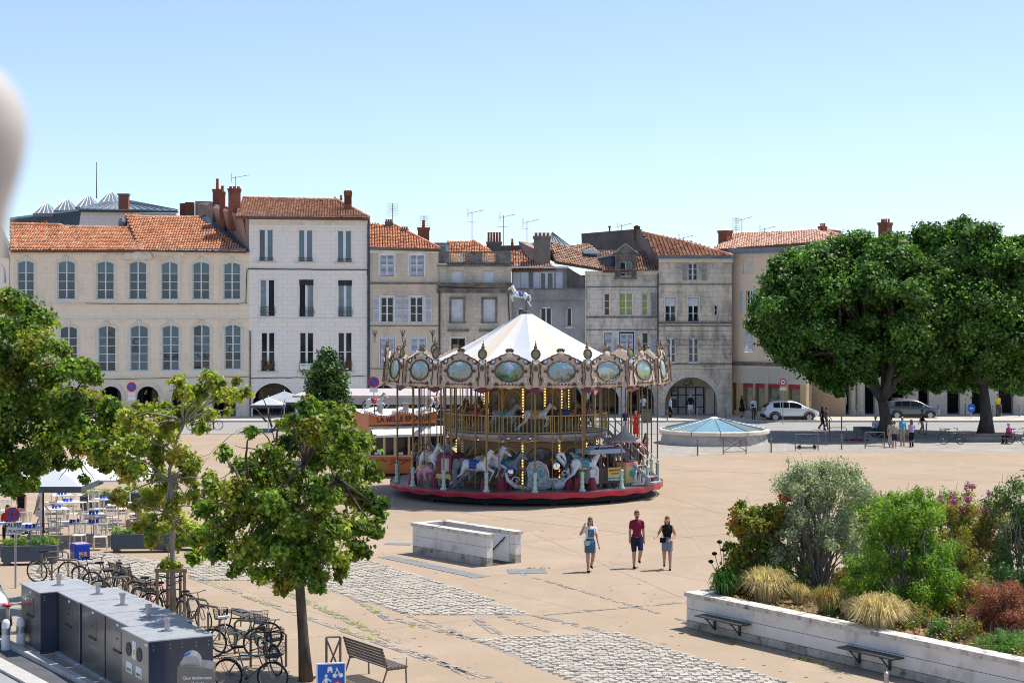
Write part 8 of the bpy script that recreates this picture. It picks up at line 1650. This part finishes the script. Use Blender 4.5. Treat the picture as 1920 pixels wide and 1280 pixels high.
c = Vector((-6.42, 33.75, 0)); o = empty('compost_bin', c, R(6), 'grey waste bin with a rounded lid and white lettering, bottom edge', 'litter bin'); q = MB(); q.prism([(0, 0, 0), (.68, 0, 0), (.68, 0, 1.22), (.55, 0, 1.25), (.18, 0, 1.29), (0, 0, 1.25)], (0, .75, 0)); q.build('bin_body', MAT['bin_steel'], o, bevel=.01)
q = MB(); q.prism([(.24+.19*math.cos(PI*k/10)*1.0, .1, 1.26+.22*math.sin(PI*k/10)) for k in range(11)], (0, .5, 0)); q.build('rounded_lid', MAT['steel'], o); q = MB(); q.box((.17, .3, 1.475), (.12, .2, .01), rot=(0, -.4, 0)); q.build('lid_label', MAT['sign_blue'], o)
for k, t_ in enumerate(('Que deviennent', 'nos déchets', '?')): textmesh(t_, .085, MAT['white_paint'], 'lettering', o, (.10, -.006, 1.06-.105*k), align='LEFT', bold=.0015)
for (px, py, lb) in ((11, 1217, 'white reflective marker post, left of two by the grey car'), (39, 1213, 'white reflective marker post, right of two by the grey car')): o = empty('marker_post', G(px, py), 0, lb, 'bollard', 'white marker posts'); q = MB(); q.lathe([(.115, 0), (.105, .1), (.10, .62), (.085, .68), (.05, .72), (0, .73)], n=14); q.build('post', MAT['white_paint'], o, smooth=True); q = MB(); q.lathe([(.107, .36), (.105, .52)], n=14); q.build('reflector', MAT['steel'], o)
b0 = G(1662, 1286); o = empty('bollard', b0, 0, 'grey bollard top at the bottom edge before the bed wall', 'bollard'); q = MB(); q.lathe([(.06, 0), (.05, .2), (.06, .24), (.05, .3), (0, .33)], n=12); q.build('post', MAT['steel'], o)
# stakes round the young maple
o = empty('tree_stakes', G(323, 1160), 0, 'wooden stake frame strapped round the thin young maple', 'tree support')
for (x, y_) in ((-.36, -.2), (.38, -.3), (.16, .3), (-.2, .4)): q = MB(); q.tube([(x, y_, 0), (x, y_, 1.35)], .042, 8); q.build('stake', MAT['stake'], o)
for (a, c_) in (((-.42, -.26), (.44, -.34)), ((-.24, .44), (.2, .34))): q = MB(); q.prism([(a[0], a[1], 1.27), (c_[0], c_[1], 1.27), (c_[0], c_[1], 1.37), (a[0], a[1], 1.37)], (0, .06, 0)); q.build('cross_rail', MAT['stake'], o)
q = MB(); q.tube([(-.36, -.2, 1.18), (0, -.05, 1.08), (.38, -.3, 1.2)], .02, 5); q.build('strap', MAT['black'], o)
# stair well with white stone walls
Pa, Pb, Pc, Pd = [Vector(v) for v in ((-3.356, 59.37, 0), (-.801, 56.24, 0), (.2566, 57.2, 0), (-2.016, 60.15, 0))]; o = empty('stair_well', Pa, math.atan2((Pb-Pa).y, (Pb-Pa).x), 'white stone walled stairwell to the underground level with a steel handrail', 'stairwell'); L_ = (Pb-Pa).length; D_ = 1.42; H_ = 1.03
def course(x0, x1, y0, y1, n_, m_='wall_panel', ax=0):
    for (za, zb, mm) in ((.0, .26, 'wall_foot'), (.268, .60, m_), (.608, .92, m_)):
        for k in range(n_): t0, t1 = k/n_, (k+1)/n_; q = MB(); (q.b2(x0+(x1-x0)*t0+.004, x0+(x1-x0)*t1-.004, y0, y1, za, zb) if ax == 0 else q.b2(x0, x1, y0+(y1-y0)*t0+.004, y0+(y1-y0)*t1-.004, za, zb)); q.build('wall_slab', MAT[mm], o, bevel=.004)
course(0, L_, 0, .24, 3); course(.02, L_, D_-.24, D_, 3); course(0, .24, .25, D_-.25, 1, ax=1)
for (x0, x1, y0, y1) in ((-.05, 1.95, -.05, .29), (1.96, L_+.05, -.05, .29), (-.05, 1.8, D_-.29, D_+.05), (1.81, L_+.05, D_-.29, D_+.05), (-.05, .29, .30, D_-.30)): q = MB(); q.b2(x0, x1, y0, y1, .925, H_); q.build('coping_stone', MAT['coping'], o, bevel=.006)
q = MB(); q.b2(.25, L_, .25, D_-.25, 0, .012); q.build('dark_floor_sheet', MAT['shade_dark'], o); q = MB(); q.b2(1.2, L_-.3, D_-.26, D_-.245, .0, .9); q.build('lining', MAT['white_paint'], o)  # dark sheet at ground level stands in for the shaded stair pit
q = MB(); q.tube([(L_-1.5, D_-.33, .0), (L_-.45, D_-.33, .80)], .025, 8); q.tube([(L_-1.2, D_-.33, .22), (L_-1.2, D_-.25, .18)], .012, 5); q.tube([(L_-.6, D_-.33, .69), (L_-.6, D_-.25, .65)], .012, 5); q.build('handrail', MAT['iron'], o)
# blurred white stone knob of the terrace the picture was taken from
q = MB(); q.lathe([(0, .213), (.014, .208), (.027, .193), (.034, .175), (.035, .155), (.030, .13), (.021, .10), (.018, .07), (.0165, .05)], n=24); o = q.build('terrace_finial', mat('finial_white', (.50, .47, .43), (.40, .37, .34), 20, rough=.7), None, smooth=True, loc=A(-36, 640, 1.35)); tag(o, 'out of focus pale stone knob close to the camera at the left edge', 'ornament')
# ------------------------------------------------------------ kiosk, pavilion, café terrace
Yk = 87.7; K = lambda px, py: A(px, py, Yk); kx0, kx1 = K(691, 0).x, K(836, 0).x; o = empty('ticket_kiosk', (kx0, Yk, 0), R(4), 'orange and cream fairground kiosk with a white awning and light bulbs along its roof edge', 'kiosk'); KW = kx1-kx0; SW = K(818, 0).x-kx0
q = MB(); q.b2(0, KW, .05, 2.6, .15, 1.02); q.build('counter_wall', MAT['orange_pnl'], o); q = MB(); q.b2(0, KW, .06, 2.6, .0, .15); q.build('plinth', MAT['black'], o)
for x in (0, .72, 1.25, 1.95, 2.55, 2.75, SW, KW-.1): q = MB(); q.b2(x, x+.12, 0, .12, 1.02, 2.35); q.build('post', MAT['cream'], o)
q = MB(); q.b2(0, KW, -.04, .14, .98, 1.06); q.build('counter_top', MAT['cream'], o); q = MB(); q.b2(.12, KW-.1, .06, .08, 1.06, 2.3); q.build('kiosk_glass', MAT['glass_dark'], o)
for x, z in ((.3, 1.2), (.42, 1.35), (1.5, 1.2), (2.1, 1.25), (2.3, 1.15)): q = MB(); q.b2(x, x+.22, .03, .05, 1.08, z); q.build('display_card', MAT['white_paint'], o)
q = MB(); q.prism([(0, 0, 2.52), (SW, 0, 2.62), (SW, 0, 3.22), (SW-.5, 0, 3.10), (SW-.9, 0, 3.04), (SW*.55, 0, 3.20), (SW*.42, 0, 3.20), (SW*.28, 0, 3.0), (.5, 0, 3.02), (0, 0, 3.16)], (0, -.06, 0)); sb = q.build('sign_board', MAT['orange_pnl'], o)
textmesh('LA BELLE EPOQUE', .36, mat('sign_maroon', (.09, .012, .02), rough=.5), 'lettering', sb, (SW*.52, -.07, 2.86), rot=(R(90), -R(2), 0), sx=.93, bold=.008)
top = [(0, 3.16), (.25, 3.09), (.5, 3.02), (SW*.28, 3.0), (SW*.35, 3.1), (SW*.42, 3.2), (SW*.55, 3.2), (SW*.65, 3.12), (SW-.9, 3.04), (SW-.5, 3.10), (SW, 3.22)]
q = MB(); q.tube([(x, -.05, z) for x, z in top], .03, 5); q.tube([(0, -.05, 2.53), (SW, -.05, 2.63)], .03, 5); q.build('board_edge', MAT['sign_maroon'], sb)
q = MB()
for i in range(34):
    t = i/33*(len(top)-1); k = min(int(t), len(top)-2); f = t-k; q.ell((top[k][0]+(top[k+1][0]-top[k][0])*f, -.09, top[k][1]+(top[k+1][1]-top[k][1])*f-.02), .03, 6, 4)
q.build('bulbs', MAT['bulb_off'], sb)['kind'] = 'stuff'
q = MB(); q.b2(0, SW+.1, -.02, .1, 2.36, 2.5); q.build('fascia', MAT['cream'], o)
q = MB(); rows = [[(x, -.04, 2.42+.1*x/KW) for x in (.1, KW*.5, KW)], [(x, -.85, 2.10+.1*x/KW) for x in (.25, KW*.5, KW+.1)], [(x, -.86, 1.98+.1*x/KW) for x in (.25, KW*.5, KW+.1)]]; q.grid(rows); q.build('awning', mat('awning_white', (.80, .78, .74), rough=.8), o, fix=False)
q = MB(); q.prism([(0, 0, .15), (0, 0, 3.14), (-.9, 2.4, 3.05), (-.9, 2.4, .15)], (.08, .04, 0)); q.build('side_wall', MAT['orange_pnl'], o); q = MB(); q.prism([(-.12, .25, 1.1), (-.12, .25, 2.2), (-.75, 1.9, 2.2), (-.75, 1.9, 1.1)], (-.03, 0, 0)); q.build('side_window', MAT['glass_dark'], o)
q = MB(); q.add([(0, 0, 3.0), (SW, 0, 3.0), (SW, 2.6, 3.25), (-.9, 2.5, 3.25)], [(0, 1, 2, 3)]); [q.ell((x, 1.3, 3.05), (.6, 1.3, .35), 14, 6) for x in (.3, 1.7, 2.9)]; q.build('kiosk_roof', MAT['canvas_white'], o)
for x in (.55, 1.85, 3.0): q = MB(); q.b2(x-.15, x+.15, .3, .5, 3.1, 3.62); q.build('roof_box', MAT['deck_white'], o)
q = MB(); [q.tube([(.6+i*.5, -.065+.11, .85-.3*abs(math.sin(i))), (.9+i*.5, .045, .75)], .02, 4) for i in range(5)]; q.build('scroll_lettering', MAT['sign_maroon'], o)
textmesh('CONFISERIE', .2, MAT['sign_maroon'], 'lettering', o, (1.6, .04, .78), bold=.003)
for (px, py, bd, mn, lb, rz) in ((702, 768, 'horse_white', 'horse_brown', 'painted wooden horse on the left corner of the kiosk roof', 0), (813, 764, 'horse_white', 'horse_brown', 'painted wooden horse on the right end of the kiosk roof', R(65))):
    p = K(px, py+6); h_ = put_horse(0, 0, 0, bd, mn, 'car_red', 1, 0, 0, .62, 'roof_horse'); h_.parent = None; h_.location = p-Vector((0, 0, .05)); h_.rotation_euler = (0, 0, rz); tag(h_, lb, 'wooden horse', 'wooden horses on the kiosk roof'); q = MB(); q.tube([(0, 0, -.6), (0, 0, .8)], .04, 6); q.build('pole', MAT['iron'], h_)
# long white roofed glass terrace behind
Yp = 108.; a = A(640, 745, Yp); c = A(925, 745, Yp); o = empty('terrace_pavilion', (a.x, Yp, 0), 0, 'long low pavilion with a flat white roof and glass walls behind the kiosk', 'pavilion'); PW_ = c.x-a.x
q = MB(); q.b2(-3.0, PW_, 0, 10.5, 2.98, 3.12); q.build('roof_slab', MAT['deck_white'], o); q = MB(); q.b2(.2, PW_-.1, .15, .4, 2.55, 2.97); q.build('roof_beam', MAT['bin_top'], o); q = MB(); q.b2(.2, PW_-.1, .5, .55, .1, 2.55); q.build('glass_wall', MAT['glass'], o)
for i in range(9): x = .2+(PW_-.4)*i/8; q = MB(); q.b2(x, x+.08, .12, .3, 0, 2.97); q.build('post', MAT['bin_top'], o); q = MB(); q.tube([(x, .3, 2.0), (x+.8, .25, 2.9)], .03, 5); q.build('brace', MAT['white_paint'], o)
for z in (1.0, 1.6, 2.2): q = MB(); q.b2(.2, PW_-.1, .42, .5, z, z+.05); q.build('transom', MAT['white_paint'], o)
q = MB(); q.add([(0, 0, 0)], []) if 0 else None
def parasol(loc, w_, d_, ze, za, m, lb, pole='white_paint', rz=0, posts=None, grp='café parasols', val=.2):
    o = empty('parasol', loc, rz, lb, 'parasol', grp); C = [(-w_/2, -d_/2), (w_/2, -d_/2), (w_/2, d_/2), (-w_/2, d_/2)]
    for i in range(4): a, c = C[i], C[(i+1) % 4]; q = MB(); q.add([(a[0], a[1], ze), (c[0], c[1], ze), (0, 0, za)], [(0, 1, 2)]); q.build('canopy_panel', MAT[m], o, fix=False); q = MB(); q.add([(a[0], a[1], ze), (c[0], c[1], ze), (c[0], c[1], ze-val), (a[0], a[1], ze-val)], [(0, 1, 2, 3)]); q.build('valance', MAT[m if val < .2 else 'planter_blue'], o, fix=False); q = MB(); q.tube([(a[0], a[1], ze-.02), (0, 0, za-.03)], .015, 4); q.build('rib', MAT['iron_grey'], o)
    for (x, y_) in (posts or [(0, 0)]): q = MB(); q.tube([(x, y_, 0), (x, y_, ze if posts else za+.1)], .035, 8); q.build('pole', MAT[pole], o)
s = 61.5/F; parasol(Vector(((168-960)*s, 63, 0)), 3.7, 3.4, 2.28, 3.15, 'canvas_white', 'big white square parasol over the café tables', posts=[(-1.7, -1.5), (1.75, 1.5)], val=.06); parasol(Vector(((60-960)*59/F, 60.4, 0)), 3.4, 3.2, 2.3, 3.1, 'canvas_grey', 'grey parasol with a dark border at the left café edge', 'black')
parasol(Vector(((533-960)*124/F, 124, .0)), 3.6, 3., 2.0, 2.7, 'bin_top', 'blue grey parasol before the arch of the white house', grp='parasols before the white house')
for i, (px, py) in enumerate(((505, 808),)): parasol(Vector(((px-960)*122/F, 121.5+i*.8, 0)), 2.2, 2., 1.9, 2.4, ('canvas_grey', 'bin_top', 'canvas_white')[i], ('small grey parasol', 'small blue grey parasol', 'small pale parasol')[i]+' on the terrace before the white house', grp='parasols before the white house')
# café chairs and tables
def chair_parts():
    o = empty('cafe_chair', (0, 0, 0)); q = MB(); q.box((0, 0, .45), (.44, .44, .03)); q.build('seat', MAT['cafe_white'], o, bevel=.01)
    for x in (-.2, .2):
        for y_ in (-.2, .2): q = MB(); q.tube([(x, y_, .45), (x*1.15, y_*1.2, 0)], .018, 5); q.build('leg', MAT['cafe_white'], o)
    q = MB(); q.tube([(-.2, .2, .45), (-.23, .26, .86), (.23, .26, .86), (.2, .2, .45)], .018, 5); q.build('back_frame', MAT['cafe_white'], o)
    for k in range(9): x = -.18+.045*k; q = MB(); q.tube([(x, .21, .46), (x*1.1, .26, .85)], .010, 4, cap=False); q.build('back_slat', MAT['cafe_white'], o)
    return o
C0 = chair_parts(); first = True
CH = [(100, 1018, .1, 'behind the left planter table'), (118, 1000, .2, 'with its back to the nearest white tables'), (146, 1027, -.1, 'at the nearest table, left one'), (188, 1030, .15, 'at the nearest table, right one'), (165, 1000, 3., 'on the far side of the nearest table'), (210, 992, .2, 'left of the seated guests'), (186, 975, 3.2, 'beyond the middle right table'), (150, 962, 1.4, 'right of the double table'), (143, 948, 1.6, 'between the two parasol poles'),
      (96, 962, -1.5, 'left of the double table'), (82, 1003, .1, 'near the black parasol pole'), (12, 978, .3, 'at the left edge of the terrace'), (228, 975, .2, 'beside the right hand planter'), (250, 985, 2.9, 'half hidden by the thin maple'), (176, 960, .3, 'behind the white parasol pole'), (48, 1005, .3, 'left of the black parasol pole'), (132, 985, 3.1, 'facing the camera in the middle'), (205, 1010, 3., 'between the blue cube and right planter'), (236, 962, .4, 'at the farthest right table'), (110, 945, 2.8, 'at the farthest left table')]
for i, (px, py, rz, lb) in enumerate(CH): c = C0 if i == 0 else copy_tree(C0); c.location = G(px, py); c.rotation_euler = (0, 0, rz); tag(c, 'white slat backed café chair '+lb, 'chair', 'white café chairs')
def table_parts():
    o = empty('cafe_table', (0, 0, 0)); q = MB(); q.box((0, 0, .74), (.8, .8, .03)); q.build('table_top', MAT['white_paint'], o, bevel=.008); q = MB(); q.tube([(0, 0, .02), (0, 0, .73)], .03, 6); q.build('pedestal', MAT['steel'], o); q = MB(); q.box((0, 0, .015), (.45, .45, .03)); q.build('foot', MAT['steel'], o); return o
T0 = table_parts()
TB = [(57, 1030, 'behind the left planter'), (140, 1020, 'nearest the camera, left half'), (176, 1020, 'nearest the camera, right half'), (117, 962, 'farthest left under the parasol'), (127, 976, 'second from the back under the parasol'), (196, 970, 'right of the white parasol pole'), (222, 982, 'by the seated guests'), (176, 1002, 'in the middle of the terrace'), (106, 990, 'left of the middle'), (290, 985, 'behind the thin maple'), (20, 1020, 'at the left edge')]
for i, (px, py, lb) in enumerate(TB):
    c = T0 if i == 0 else copy_tree(T0); c.location = G(px, py); c.rotation_euler = (0, 0, .3+.1*math.sin(i)); tag(c, 'white café table '+lb, 'table', 'white café tables')
    for k, (x, y_) in enumerate(((-.12, -.05), (.1, .08), (.02, -.15))): q = MB(); q.lathe([(0, 0), (.045, 0), (.06, .12), (.052, .12), (.04, .02)], n=10); g_ = q.build('blue_tumbler', MAT['blue_glass'], None, loc=c.location+Vector((x, y_, .757))); tag(g_, ('left', 'right', 'front')[k]+' blue glass tumbler on the white café table '+lb, 'glass', 'blue tumblers on the café tables')
def cplanter(px, py, L_, rz, lb, hb=.62, plants=True):
    o = empty('planter_box', G(px, py), rz, lb, 'planter', 'blue grey café planters'); q = MB(); q.b2(0, L_, 0, .5, .12, hb); q.build('box', MAT['planter_blue'], o, bevel=.015)
    for x in (.05, L_-.25): q = MB(); q.b2(x, x+.2, .05, .45, 0, .118); q.build('foot', MAT['iron_grey'], o)
    P, N = [], []; n_ = int(L_*6)
    for i in range(n_): a_, b_ = clump((L_*(i+.5)/n_, .25+random.uniform(-.1, .1), hb+random.uniform(.02, .22)), random.uniform(.12, .22), 110, 1, .1); P.append(a_); N.append(b_)
    leaves('plants', np.concatenate(P), np.concatenate(N), .10, MAT['leaf_green'], o, TN, .35, (.5, 1.5), up=.7)
cplanter(2, 1060, 1.75, .12, 'long blue grey planter box behind the no stopping sign'); cplanter(208, 1036, 2.1, .05, 'blue grey planter box with low green plants right of the blue cube'); cplanter(300, 1030, 1.7, -.2, 'blue grey planter box behind the thin maple'); cplanter(150, 958, 1.9, .0, 'dark planter with loose shrubs at the back of the terrace'); cplanter(232, 952, 2.2, 0, 'dark planter at the far right back of the terrace')
o = empty('blue_cube', G(150, 1049), R(35), 'square bright blue café stool cube with gold lettering', 'stool'); q = MB(); q.b2(-.25, .25, -.25, .25, 0, .52); q.build('cube_body', mat('cube_blue', (.0, .03, .36), rough=.4), o, bevel=.03); q = MB(); q.b2(-.235, .235, -.235, .235, .522, .56); q.build('cushion', mat('violet_c', (.38, .30, .55), rough=.6), o, bevel=.02)
for k, t_ in enumerate(('BLUE', 'CAFE')): textmesh(t_, .12, mat('gold_print', (.75, .42, .12), rough=.5), 'lettering', o, (0, -.256, .24-.11*k), bold=.003); textmesh(t_, .12, MAT['gold_print'], 'lettering', o, (-.256, 0, .24-.11*k), rot=(R(90), 0, R(-90)), bold=.003)
person(G(40, 1001), R(170), 1.72, 'waitress with bare shoulders and long beige skirt walking away between the tables', 'black', 'beige', 'long', 0, 'brown', False, 'walk', 0, None, .022)
person(G(74, 998), R(110), 1.68, 'woman in short white dress stepping towards the café tables', 'white', 'white', 'skirt', 1, 'brown', False, 'walk', 0, {'shoes': 'white'}, .022)
person(G(14, 1012), R(20), 1.65, 'dark haired guest sitting at the left edge of the terrace', 'red', 'black', 'trousers', 1, 'black', True, 'sit', 1, None, .03)
person(G(262, 1000), R(-60), 1.7, 'guest in white shirt sitting behind the thin maple', 'white', 'beige', 'trousers', 0, 'brown', False, 'sit', 1, None, .03)
person(G(330, 985), R(30), 1.7, 'guest in blue shirt sitting behind the thin maple trunk', 'denim', 'navy', 'shorts', 1, 'black', False, 'sit', 1, None, .03)
